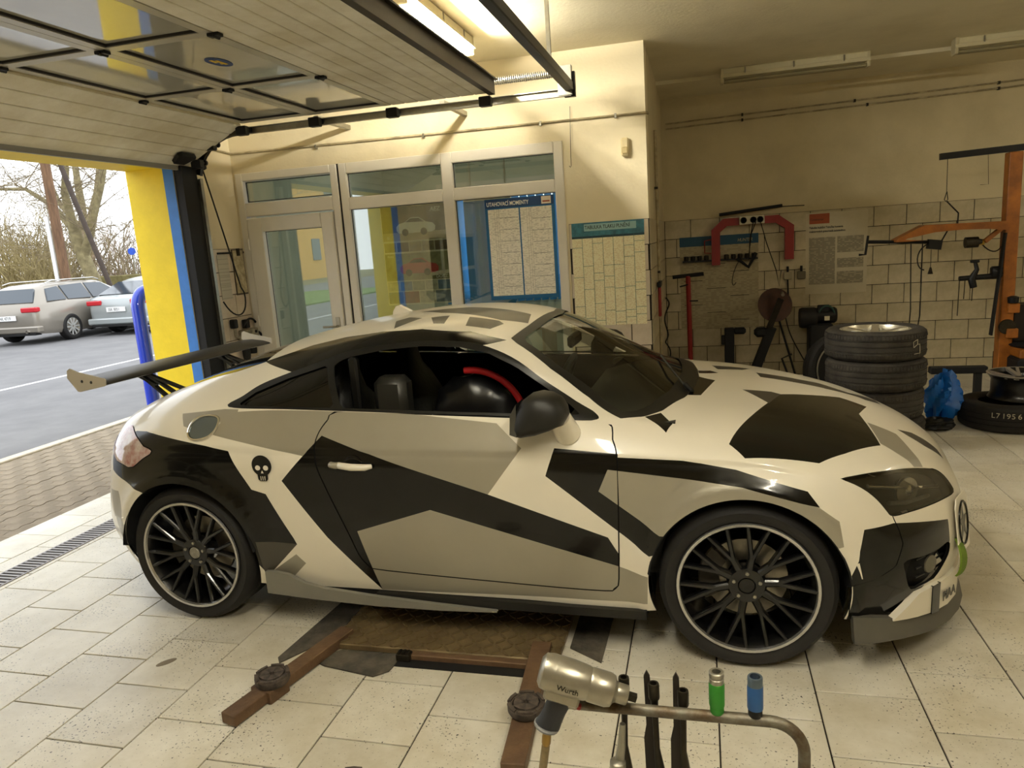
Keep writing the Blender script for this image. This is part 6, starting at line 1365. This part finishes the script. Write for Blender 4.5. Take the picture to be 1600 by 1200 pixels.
def socket(x, y, z, colr, label, dark):
    o = at('impact_socket', (x, y, z), label, 'socket', 'long sockets standing on the pipe stand')
    MB().lathe([(.0125, 0), (.0135, .003), (.0135, .016), (.0125, .018)], (0,0,0), (0,0,1), 20).build('foot', M_BLACKM if dark else colr, o, smooth=35)
    MB().lathe([(.0145, .016), (.0150, .019), (.0150, .062), (.0145, .065)], (0,0,0), (0,0,1), 24).build('sleeve', colr, o, smooth=35)
    MB().lathe([(.0140, .065), (.0140, .074), (.0128, .075), (.0128, .077), (.0145, .079), (.0145, .087), (.0130, .0885), (.0085, .0885), (.0085, .070), (.001, .070)] if not dark else [(.0142, .065), (.0142, .082), (.0132, .0835), (.0100, .0835), (.0092, .055), (.001, .055)], (0,0,0), (0,0,1), 24 if not dark else 24, caps=False).build('collar', M_GALV if not dark else mat('grey_blue_steel', '#5f6b75', .4, metal=.7), o, smooth=35)
    return o
socket(1.337, -.532, .728, mat('green_sleeve', '#2b7d22', .45), 'long socket with a green sleeve standing on the pipe', False)
socket(1.408, -.531, .728, mat('blue_sleeve', '#1f4f86', .45), 'long socket with a blue sleeve standing on the pipe', True)
# ---------------------------------------------------------------- impact wrench
IW = empty('impact_wrench', (1.045, -.565, .80), (0, math.radians(17), math.radians(5)), label='silver pistol-grip impact wrench with black rubber handle resting on the pipe', cat='impact wrench')
M_CAST = mat('cast_aluminium', '#a29c8c', .3, metal=.75, var=.15, vscale=20)
MB().lathe([(.001, -.052), (.024, -.051), (.034, -.044), (.037, -.030), (.037, -.020)], (0,0,0), (1,0,0), 28).build('rear_cap', M_CAST, IW, smooth=40)
MB().lathe([(.0365, -.020), (.0375, -.012), (.037, .015), (.034, .045), (.032, .050)], (0,0,0), (1,0,0), 28).build('motor_housing', M_CAST, IW, smooth=40)
MB().lathe([(.032, .050), (.0335, .054), (.0335, .088), (.030, .098), (.022, .102), (.0195, .106)], (0,0,0), (1,0,0), 28).build('hammer_case', M_CAST, IW, smooth=40)
MB().lathe([(.0195, .104), (.0195, .126), (.018, .128), (.001, .128)], (0,0,0), (1,0,0), 24).build('nose', M_CAST, IW, smooth=40)
MB().box(.126, .146, -.0065, .0065, -.0065, .0065).build('anvil', M_DARKST, IW)
MB().bev(-.032, .040, -.026, .026, -.048, -.015, .005).build('lower_body', M_CAST, IW)
MB().box(-.018, .036, -.0275, -.0255, -.022, -.004).build('name_plate', M_GALV, IW)
wt = text('Wurth', 'raised_name', .016, M_DARKST, IW, (-.012, -.0385, -.008), (math.pi/2, 0, 0), .0006)
gp_ = MB(); sec = []
for t, x, hw, d in ((0, .004, .017, .024), (.25, .002, .018, .024), (.5, -.001, .018, .023), (.75, -.004, .019, .024), (1, -.008, .020, .027)):
    sec.append([(x+d*math.cos(a), hw*math.sin(a), -.045-.075*t) for a in [2*math.pi*i/16 for i in range(16)]])
V = [p for q in sec for p in q]; gp_.add(V, [(r*16+i, r*16+(i+1) % 16, (r+1)*16+(i+1) % 16, (r+1)*16+i) for r in range(4) for i in range(16)]+[tuple(range(16)), tuple(64+i for i in range(16))])
gp_.build('grip', mat('grip_rubber', '#26272a', .55), IW, smooth=50)
MB().lathe([(.024, 0), (.0262, .002), (.0262, .005), (.024, .007)], (-.0085, 0, -.1225), (.05, 0, 1), 20).build('grip_ring', mat('grey_ring', '#6f6e6b', .5), IW, smooth=40)
MB().bev(.018, .040, -.010, .010, -.062, -.046, .003).build('trigger_guard', M_CAST, IW); MB().bev(.038, .048, -.005, .005, -.062, -.050, .002).build('trigger', mat('trigger_red', '#8a1a14', .5), IW)
ah2 = at('air_hose', (1.002, -.568, .672), 'tan braided air hose with brass coupling under the impact wrench', 'hose')
MB().lathe([(.007, -.030), (.0095, -.024), (.0095, -.008), (.0075, .002), (.0075, .012)], (0,0,0), (.12, 0, 1), 14).build('coupling', mat('brass', '#9a7d45', .35, metal=.8), ah2, smooth=40)
MB().tube([(-.004, -.0, -.03), (-.012, -.004, -.08), (-.02, -.01, -.16), (-.03, -.03, -.40), (-.10, -.12, -.60), (-.30, -.30, -.668)], .0085, 10).build('hose_line', mat('tan_braid', '#8f7c58', .6, var=.3, vscale=60), ah2, smooth=60)
# floor marks
for k, (x, y, r1, r2, ang, lab) in enumerate(((-.911, .506, .030, .012, .9, 'chipped oval hole in a floor tile near the rear wheel'),)):
    MB().lathe([(.001, .0006), (1, .0006), (1, 0)], (0,0,0), (0,0,1), 20).build('floor_chip', mat('chip_concrete', '#8a7d68', .9, var=.3), floor, loc=(x, y, .0002), rot=(0, 0, ang)).scale = (r1*1.4, r2*1.6, 1)
# tyre bag on the passenger seat
tb = at('tyre_bag', (.31, 1.30, .86), 'black crumpled tyre bag with a red band on the near car seat', 'bag')
def bag():
    rs = random.Random(4); V = []; F = []; n, k = 36, 14
    for i in range(k+1):
        a = math.pi*i/k
        for j in range(n):
            b = 2*math.pi*j/n; w = 1+.04*math.sin(7*b+3*a)+.03*math.sin(11*b-5*a)
            sa = max(math.sin(a), 0)**.55; V.append((.22*w*sa*math.cos(b), -.11*math.cos(a)*(1+.03*math.sin(9*b)*sa), .22*w*sa*math.sin(b)))
    for i in range(k):
        for j in range(n): F.append((i*n+j, (i+1)*n+j, (i+1)*n+(j+1) % n, i*n+(j+1) % n))
    return MB().add(V, F)
bg = bag().build('bag_skin', mat('bag_black_foil', '#121213', .3, var=.3, vscale=20), tb, smooth=30)
MB().tube([(.245*math.cos(a), -.07, .245*math.sin(a)) for a in [math.radians(96-6*i) for i in range(18)]], .016, 8).build('red_band', mat('red_webbing', '#b3161a', .6), tb, smooth=60)
# ---------------------------------------------------------------- street
verge = MB().box(-90, -22, -60, 90, -.12, -.01).build('verge', mat('winter_grass', '#8a8160', .95, var=.4, vscale=1.2, col2='#6d6a3c'), kind='structure')
# blue crash hoop outside the door post
hp = at('crash_hoop', (-3.55, 3.67, 0), 'glossy blue steel crash hoop standing outside beside the yellow door post', 'guard rail')
M_BLUEG = mat('blue_gloss', '#1438c8', .25, coat=.5)
R_ = .14
pts = [(0, 0, -.02), (0, 0, 1.31)]+[(0, R_*(1-math.cos(a)), 1.31+R_*math.sin(a)) for a in [math.pi/2*i/8 for i in range(1, 9)]]+[(0, .75, 1.45)]+[(0, .75+R_*math.sin(a), 1.31+R_*math.cos(a)) for a in [math.pi/2*i/8 for i in range(1, 9)]]+[(0, .89, -.02)]
MB().tube(pts, .057, 18).build('hoop', M_BLUEG, hp, smooth=60); MB().tube([(0, .05, 1.12), (0, .84, 1.12)], .022, 10).build('cross_rail', M_BLUEG, hp, smooth=60)
gp2 = at('grey_downpipe', (-3.36, 3.72, 0), 'slim grey pipe running up the outer wall behind the blue hoop', 'pipe'); MB().tube([(0, 0, -.02), (0, 0, 3.0)], .045, 12).build('pipe', mat('pipe_grey', '#a9aaa8', .5), gp2, smooth=60)
# ---------------------------------------------------------------- parked cars
def parked_car(name, label, colr, x, y, ang, wagon, plate):
    o = at(name, (x, y, -.02), label, 'car', None, (0, 0, ang))
    m = mat('paint_'+name, colr, .28, metal=.35, coat=.5); L = 2.42
    # x, half width at belt, lower z, belt z, roof z, half width at roof
    st = [(-2.44, .70, .42, .78, .80, .66), (-2.40, .80, .30, .92, .95, .72), (-2.30, .86, .26, .98, 1.06 if wagon else 1.00, .74), (-2.05, .90, .24, 1.00, 1.36 if wagon else 1.06, .62 if wagon else .70), (-1.75, .92, .22, 1.00, 1.45 if wagon else 1.22, .60 if wagon else .62), (-1.2, .93, .2, .99, 1.48 if wagon else 1.42, .60), (-.5, .93, .2, .97, 1.49 if wagon else 1.48, .60), (.2, .93, .2, .95, 1.46, .60), (.75, .92, .2, .95, 1.22, .66), (1.1, .92, .22, .94, .99, .72), (1.7, .90, .24, .86, .90, .66), (2.2, .82, .28, .72, .76, .56), (2.42, .62, .36, .58, .60, .45)]
    V, F = [], []; nr = 13
    for a, hw, zb, zt, zr, rw in st:
        half_ = [(hw*.90, zb), (hw*.985, zb+.10), (hw, (zb+zt)/2), (hw*.985, zt-.04), (hw*.95, zt), (rw+.02, zr-.05 if zr-zt > .1 else zr-.01), (rw*.7, zr)]
        ring_ = half_+[(-p, q) for p, q in reversed(half_[:-1])] if False else half_+[(-p, q) for p, q in reversed(half_)]
        V += [(a, p, q) for p, q in ring_]
    n = 14; k = len(st)
    F = [(i*n+j, (i+1)*n+j, (i+1)*n+(j+1) % n, i*n+(j+1) % n) for i in range(k-1) for j in range(n)]+[tuple(range(n)), tuple((k-1)*n+j for j in range(n-1, -1, -1))]
    MB().add(V, F).build('body', m, o, smooth=45)
    g = mat('parked_car_glass', '#2b3640', .06, coat=.4)
    for s in (-1, 1):
        if wagon: polys = [[(-2.05, 1.04), (-1.85, 1.34), (-1.45, 1.38), (-1.42, 1.04)], [(-1.36, 1.04), (-1.36, 1.39), (-.55, 1.41), (-.52, 1.02)], [(-.46, 1.02), (-.46, 1.41), (.18, 1.38), (.72, 1.02)]]
        else: polys = [[(-1.75, 1.05), (-1.35, 1.30), (-1.2, 1.34), (-1.18, 1.03)], [(-1.12, 1.03), (-1.12, 1.36), (-.5, 1.40), (-.48, 1.01)], [(-.42, 1.01), (-.42, 1.40), (.18, 1.38), (.70, 1.01)]]
        for pl in polys:
            V = []
            for q in pl:
                t = (q[1]-.98)/.5; yy = .90-t*.30; V += [(q[0], s*(yy+.012), q[1])]
            for q in pl:
                t = (q[1]-.98)/.5; yy = .90-t*.30; V += [(q[0], s*(yy-.03), q[1])]
            MB().add(V, [(0,1,2,3), (7,6,5,4)]+[(i, (i+1) % 4, 4+(i+1) % 4, 4+i) for i in range(4)]).build('side_window', g, o)
    rwn = [(-2.33, 1.04), (-2.08, 1.36)] if wagon else [(-2.12, 1.06), (-1.45, 1.36)]
    (xa, za), (xb, zb_) = rwn
    V = [(xa-.02, -.70, za), (xa-.02, .70, za), (xb-.02, .56, zb_), (xb-.02, -.56, zb_), (xa+.03, -.70, za-.02), (xa+.03, .70, za-.02), (xb+.03, .56, zb_-.02), (xb+.03, -.56, zb_-.02)]
    MB().add(V, [(0,1,2,3), (7,6,5,4), (0,4,5,1), (1,5,6,2), (2,6,7,3), (3,7,4,0)]).build('rear_window', g, o)
    MB().add([(.22, -.58, 1.43), (.22, .58, 1.43), (1.02, .70, 1.01), (1.02, -.70, 1.01), (.22, -.58, 1.40), (.22, .58, 1.40), (1.0, .70, .97), (1.0, -.70, .97)], [(3,2,1,0), (4,5,6,7), (0,1,5,4), (1,2,6,5), (2,3,7,6), (3,0,4,7)]).build('windscreen', g, o)
    for s in (-1, 1): MB().bev(-2.47, -2.26, min(s*.42, s*.84), max(s*.42, s*.84), .80, .92, .02).build('tail_lamp', mat('tail_red', '#b3202a', .25), o)
    pl_ = MB().bev(-2.485, -2.46, -.27, .27, .62, .74, .004).build('number_plate', mat('plate_white', '#e4e4e2', .5), o)
    text(plate, 'plate_text', .11, M_INK, pl_, (-2.486, .22, .645), (math.pi/2, 0, -math.pi/2), .0005, squeeze=.8)
    MB().bev(-2.50, -2.30, -.86, .86, .30, .46, .03).build('rear_bumper', m, o); MB().box(-2.49, -2.3, -.75, .75, .24, .30).build('bumper_lip', M_BLACK, o)
    if wagon:
        for s in (-1, 1): MB().tube([(-1.75, s*.60, 1.48), (-1.5, s*.60, 1.53), (0, s*.60, 1.53), (.2, s*.60, 1.47)], .014, 6).build('roof_rail', M_CHROME, o)
        for s in (-1, 1): MB().lathe([(.03, 0), (.04, .0), (.04, .06), (.03, .06)], (-2.53, s*.55, .33), (1, 0, 0), 14, closed=True).build('exhaust_pipe', M_CHROME, o)
    for wx in (-1.42, 1.42):
        for s in (-1, 1):
            w = MB().lathe(tyre_profile(.335, .225, .22), (0,0,0), (0,1,0), 32, caps=False).build('wheel', M_TYRE, o, smooth=35); w.location = (wx, s*.83, .335); w.rotation_euler = (0, 0, 0 if s > 0 else math.pi)
            MB().lathe([(.226, .08), (.23, .10), (.215, .10), (.205, .05)], (0,0,0), (0,1,0), 28, caps=False).build('rim', M_CHROME, w, smooth=40); MB().lathe([(.001, .02), (.22, .0)], (0,0,0), (0,1,0), 24).build('rim_back', M_BLACK, w)
            sp_ = MB().bar((.03, .085, 0), (.215, .095, 0), .035, .02, up=(0, 1, 0)).mesh('spoke', mat('alloy_light', '#c9c8c4', .3, metal=.5))
            for q in range(10): inst(sp_, 'spoke', w, (0,0,0), (0, q*math.pi/5, 0))
        MB().lathe([(.35, -.02), (.37, .0), (.37, .25), (.1, .26)], (wx, .925, .335), (0, -1, 0), 28, caps=False).lathe([(.35, -.02), (.37, .0), (.37, .25), (.1, .26)], (wx, -.925, .335), (0, 1, 0), 28, caps=False).build('wheel_well', M_LINER, o) if False else None
    return o
parked_car('estate_car', 'bronze-grey estate car with roof rails parked across the street', '#8d867b', -15.42, 14.9, math.radians(96), True, '5AK 4719')
parked_car('hatchback_car', 'silver-grey saloon parked across the street, half behind the blue hoop', '#a3a8a8', -13.55, 16.45, math.radians(95), False, '3SK 8051')
parked_car('dark_car', 'dark blue car parked behind the bronze-grey estate', '#2c3a4a', -15.9, 9.35, math.radians(94), False, '2AH 6137')
# ---------------------------------------------------------------- pole, strut, sign, walls
up_ = at('utility_pole', (-19.8, 19.0, -.02), 'brown timber utility pole with a white pipe strapped to it', 'utility pole')
M_WOOD = mat('weathered_timber', '#7d5f45', .85, var=.4, vscale=3, col2='#5a4331', stretch=(6, 6, .6))
MB().tube([(0, 0, 0), (-.01, 0, 4), (-.02, 0, 9)], [.16, .155, .14], 14).build('pole', M_WOOD, up_, smooth=60); MB().tube([(-.23, -.12, 0), (-.23, -.12, 3.6)], .07, 10).build('white_pipe', mat('white_pipe', '#e8e8e6', .5), up_, smooth=60)
su = at('pole_strut', (-17.22, 18.5, -.02), 'dark slanting timber strut leaning up against the utility pole', 'strut')
MB().tube([(0, 0, 0), (-1.25, .05, 4.1), (-2.2, .15, 7.3)], .08, 10).build('strut', mat('dark_timber', '#453a32', .85, var=.3, vscale=4), su, smooth=60)
rsn = at('road_sign', (-24.8, 28.0, -.02), 'small round blue road sign far behind the slanting strut', 'road sign')
MB().tube([(0, 0, 0), (0, 0, 2.7)], .03, 8).build('sign_post', M_GALV, rsn); MB().lathe([(.001, 0), (.17, 0), (.17, .03), (.001, .03)], (0, -.04, 2.5), (.7, -.7, 0), 24).build('sign_disc', mat('sign_blue', '#2450c0', .4), rsn)
bw = at('brick_boundary_wall', (-28.0, 25.0, -.02), 'low red-brown boundary wall behind the estate car', 'wall'); MB().box(-9, 1.4, -.12, .12, 0, 1.0).build('wall_face', mat('red_brown_brick', '#8c5f4c', .9, var=.3, vscale=6), bw); MB().box(-9, 1.45, -.16, .16, 1.0, 1.08).build('coping', mat('coping_brown', '#75503f', .9), bw)
hw_ = at('ivy_wall', (-23.5, 25.2, -.02), 'mossy garden wall behind the tree and the strut', 'wall'); MB().bev(-3.0, 9, -.15, .15, 0, 1.45, .04).build('wall_face', mat('mossy_wall', '#8d8459', .95, var=.5, vscale=3, col2='#665e3c', bump=.6, bscale=12), hw_)
# ---------------------------------------------------------------- winter trees and scrub
M_BARK = mat('grey_olive_bark', '#8f8460', .9, var=.35, vscale=5, col2='#6a6045', bump=.4, bscale=25)
M_TWIG = mat('winter_twig', '#6f6353', .9, var=.3, vscale=2, col2='#8d7f5f'); M_TWIGY = mat('dry_yellow_twig', '#a39567', .9, var=.4, vscale=1.5, col2='#7d6f50')
def twig_path(p, d, L, rs, droop, n=6):
    out = [p]; d = Vector(d).normalized()
    for i in range(n):
        d = (d+Vector((rs.uniform(-.28, .28), rs.uniform(-.28, .28), rs.uniform(-.2, .2)-droop))).normalized(); p = tuple(Vector(p)+d*(L/n)); out.append(p)
    return out
def twigs(mb, start, d, L, r, rs, depth, droop):
    pts = twig_path(start, d, L, rs, droop); mb.tube(pts, [r*(1-.75*i/len(pts)) for i in range(len(pts))], 4 if depth else 3, cap=False)
    if depth <= 0: return
    for k in range(rs.randint(4, 6)):
        q = pts[rs.randint(1, len(pts)-1)]; dd = (Vector(pts[-1])-Vector(pts[0])).normalized()+Vector((rs.uniform(-1, 1), rs.uniform(-1, 1), rs.uniform(-.5, .8)))
        twigs(mb, q, dd, L*rs.uniform(.4, .65), r*.5, rs, depth-1, droop)
def big_tree(x, y, label, limbs, seed, tw=26, depth=2, L=2.6):
    o = at('bare_tree', (x, y, -.02), label, 'tree'); rs = random.Random(seed)
    MB().tube(limbs[0][0], limbs[0][1], 12).build('trunk', M_BARK, o, smooth=60)
    for pts_, rr in limbs[1:]: MB().tube(pts_, rr, 8).build('limb', M_BARK, o, smooth=60)
    mb = MB(); al = [(p, i) for i, (l, _) in enumerate(limbs) for p in l[1 if i else 2:]]
    for k in range(tw):
        p, i = al[k % len(al)]; a = rs.uniform(0, 6.28); twigs(mb, p, (math.cos(a), math.sin(a), rs.uniform(.1, .9)), rs.uniform(.7, 1.2)*L, .020, rs, depth, .07)
    mb.build('twigs', M_TWIG, o, kind='stuff'); return o
big_tree(-20.45, 21.0, 'bare winter tree with a leaning mossy trunk behind the parked cars', [([(.12, 0, 0), (0, 0, .93), (-.45, 0, 2.37), (-.62, 0, 3.3)], [.30, .26, .23, .20]), ([(-.62, 0, 3.2), (-.75, 0, 4.6), (-.5, 0, 5.4), (-.6, .2, 8.0)], [.18, .13, .11, .06]), ([(-.35, 0, 2.3), (.05, 0, 3.04), (.42, 0, 3.8), (.9, 0, 4.7), (1.14, 0, 5.3), (1.4, .2, 7.6)], [.18, .15, .13, .11, .10, .05]), ([(-.62, 0, 3.2), (-1.6, .2, 4.2), (-2.8, .3, 4.9), (-4.2, .2, 5.0), (-5.4, .2, 4.2)], [.13, .10, .07, .05, .03])], 11, 84)
def scrub(x, y, h, w, label, m, seed, n=46, group='scrub beyond the street'):
    o = at('scrub_bush', (x, y, -.02), label, 'bush', group); rs = random.Random(seed); mb = MB()
    for k in range(n):
        a = rs.uniform(0, 6.28); r = rs.uniform(0, w*.5); twigs(mb, (r*math.cos(a), r*math.sin(a), 0), (rs.uniform(-.4, .4), rs.uniform(-.4, .4), 1), h*rs.uniform(.55, 1.0), .03, rs, 1, .02)
    mb.build('stems', m, o, kind='stuff'); return o
for i, (x, y, h, w, q) in enumerate(((-26.4, 23.0, 4.2, 3.0, 1), (-24.6, 22.6, 4.0, 2.6, 1), (-28.6, 25.8, 4.6, 3.2, 1), (-29.5, 27.5, 5.2, 4.0, 0), (-26.5, 28.5, 4.4, 4.0, 0))):
    scrub(x, y, h, w, 'tangle of dry yellowish scrub behind the estate car' if q else 'thicket of bare brown stems behind the boundary wall', M_TWIGY if q else M_TWIG, 20+i, 50)
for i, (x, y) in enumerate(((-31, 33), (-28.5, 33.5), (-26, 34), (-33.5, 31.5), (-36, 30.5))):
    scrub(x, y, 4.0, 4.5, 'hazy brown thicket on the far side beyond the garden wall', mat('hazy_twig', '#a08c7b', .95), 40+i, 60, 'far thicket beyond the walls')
tb2 = big_tree(-36, 37, 'tall bare tree far behind the thicket', [([(0, 0, 0), (.1, 0, 4), (0, .2, 9)], [.35, .28, .16]), ([(.1, 0, 4), (1.4, 0, 6.5), (2.2, 0, 9)], [.2, .14, .06]), ([(.1, 0, 4), (-1.5, 0, 6), (-2.4, 0, 9)], [.2, .14, .06])], 15, 44, 2, 4.0)
# ---------------------------------------------------------------- what the office glass mirrors
hs = at('ochre_house', (-27, -33, -.02), 'ochre yellow house front across the street to the south', 'house')
MB().box(-5, 0, -12, 12, 0, 7).build('wall_face', mat('ochre_render', '#e0ad4e', .9, var=.1), hs); MB().prism([(-5.5, 7), (.5, 7), (-2.5, 10)], -12.4, 12.4, 'xz').build('roof', mat('roof_red', '#7a4030', .9), hs)
for yy in (-8, -3, 2, 7): MB().box(0, .05, yy-.6, yy+.6, 1.4, 3.0).build('house_window', g_ if False else mat('house_glass', '#46525a', .1), hs)
big_tree(-13.2, -13.2, 'thick bare street tree across the road to the south', [([(0, 0, 0), (0, 0, 1.5), (.05, 0, 3.6)], [.42, .36, .32]), ([(.05, 0, 3.4), (.8, .3, 5.5), (1.2, .4, 8)], [.22, .15, .06]), ([(.05, 0, 3.4), (-.8, -.2, 5.5), (-1.4, -.4, 8)], [.22, .15, .06])], 31, 10, 1, 2.5)
sp0 = at('street_pole', (-4.72, -1.35, -.02), 'grey ribbed street pole on the pavement south of the doorway', 'pole'); MB().tube([(0, 0, 0), (0, 0, 6)], .12, 14).build('pole', mat('pole_grey', '#6f6d69', .7, var=.4, vscale=6, stretch=(14, 14, .5)), sp0, smooth=60)
MB().box(-17, -12, -22, -7, -.02, .03).build('lawn', mat('lawn_green', '#6f8a3c', .95, var=.4, vscale=2), kind='structure')
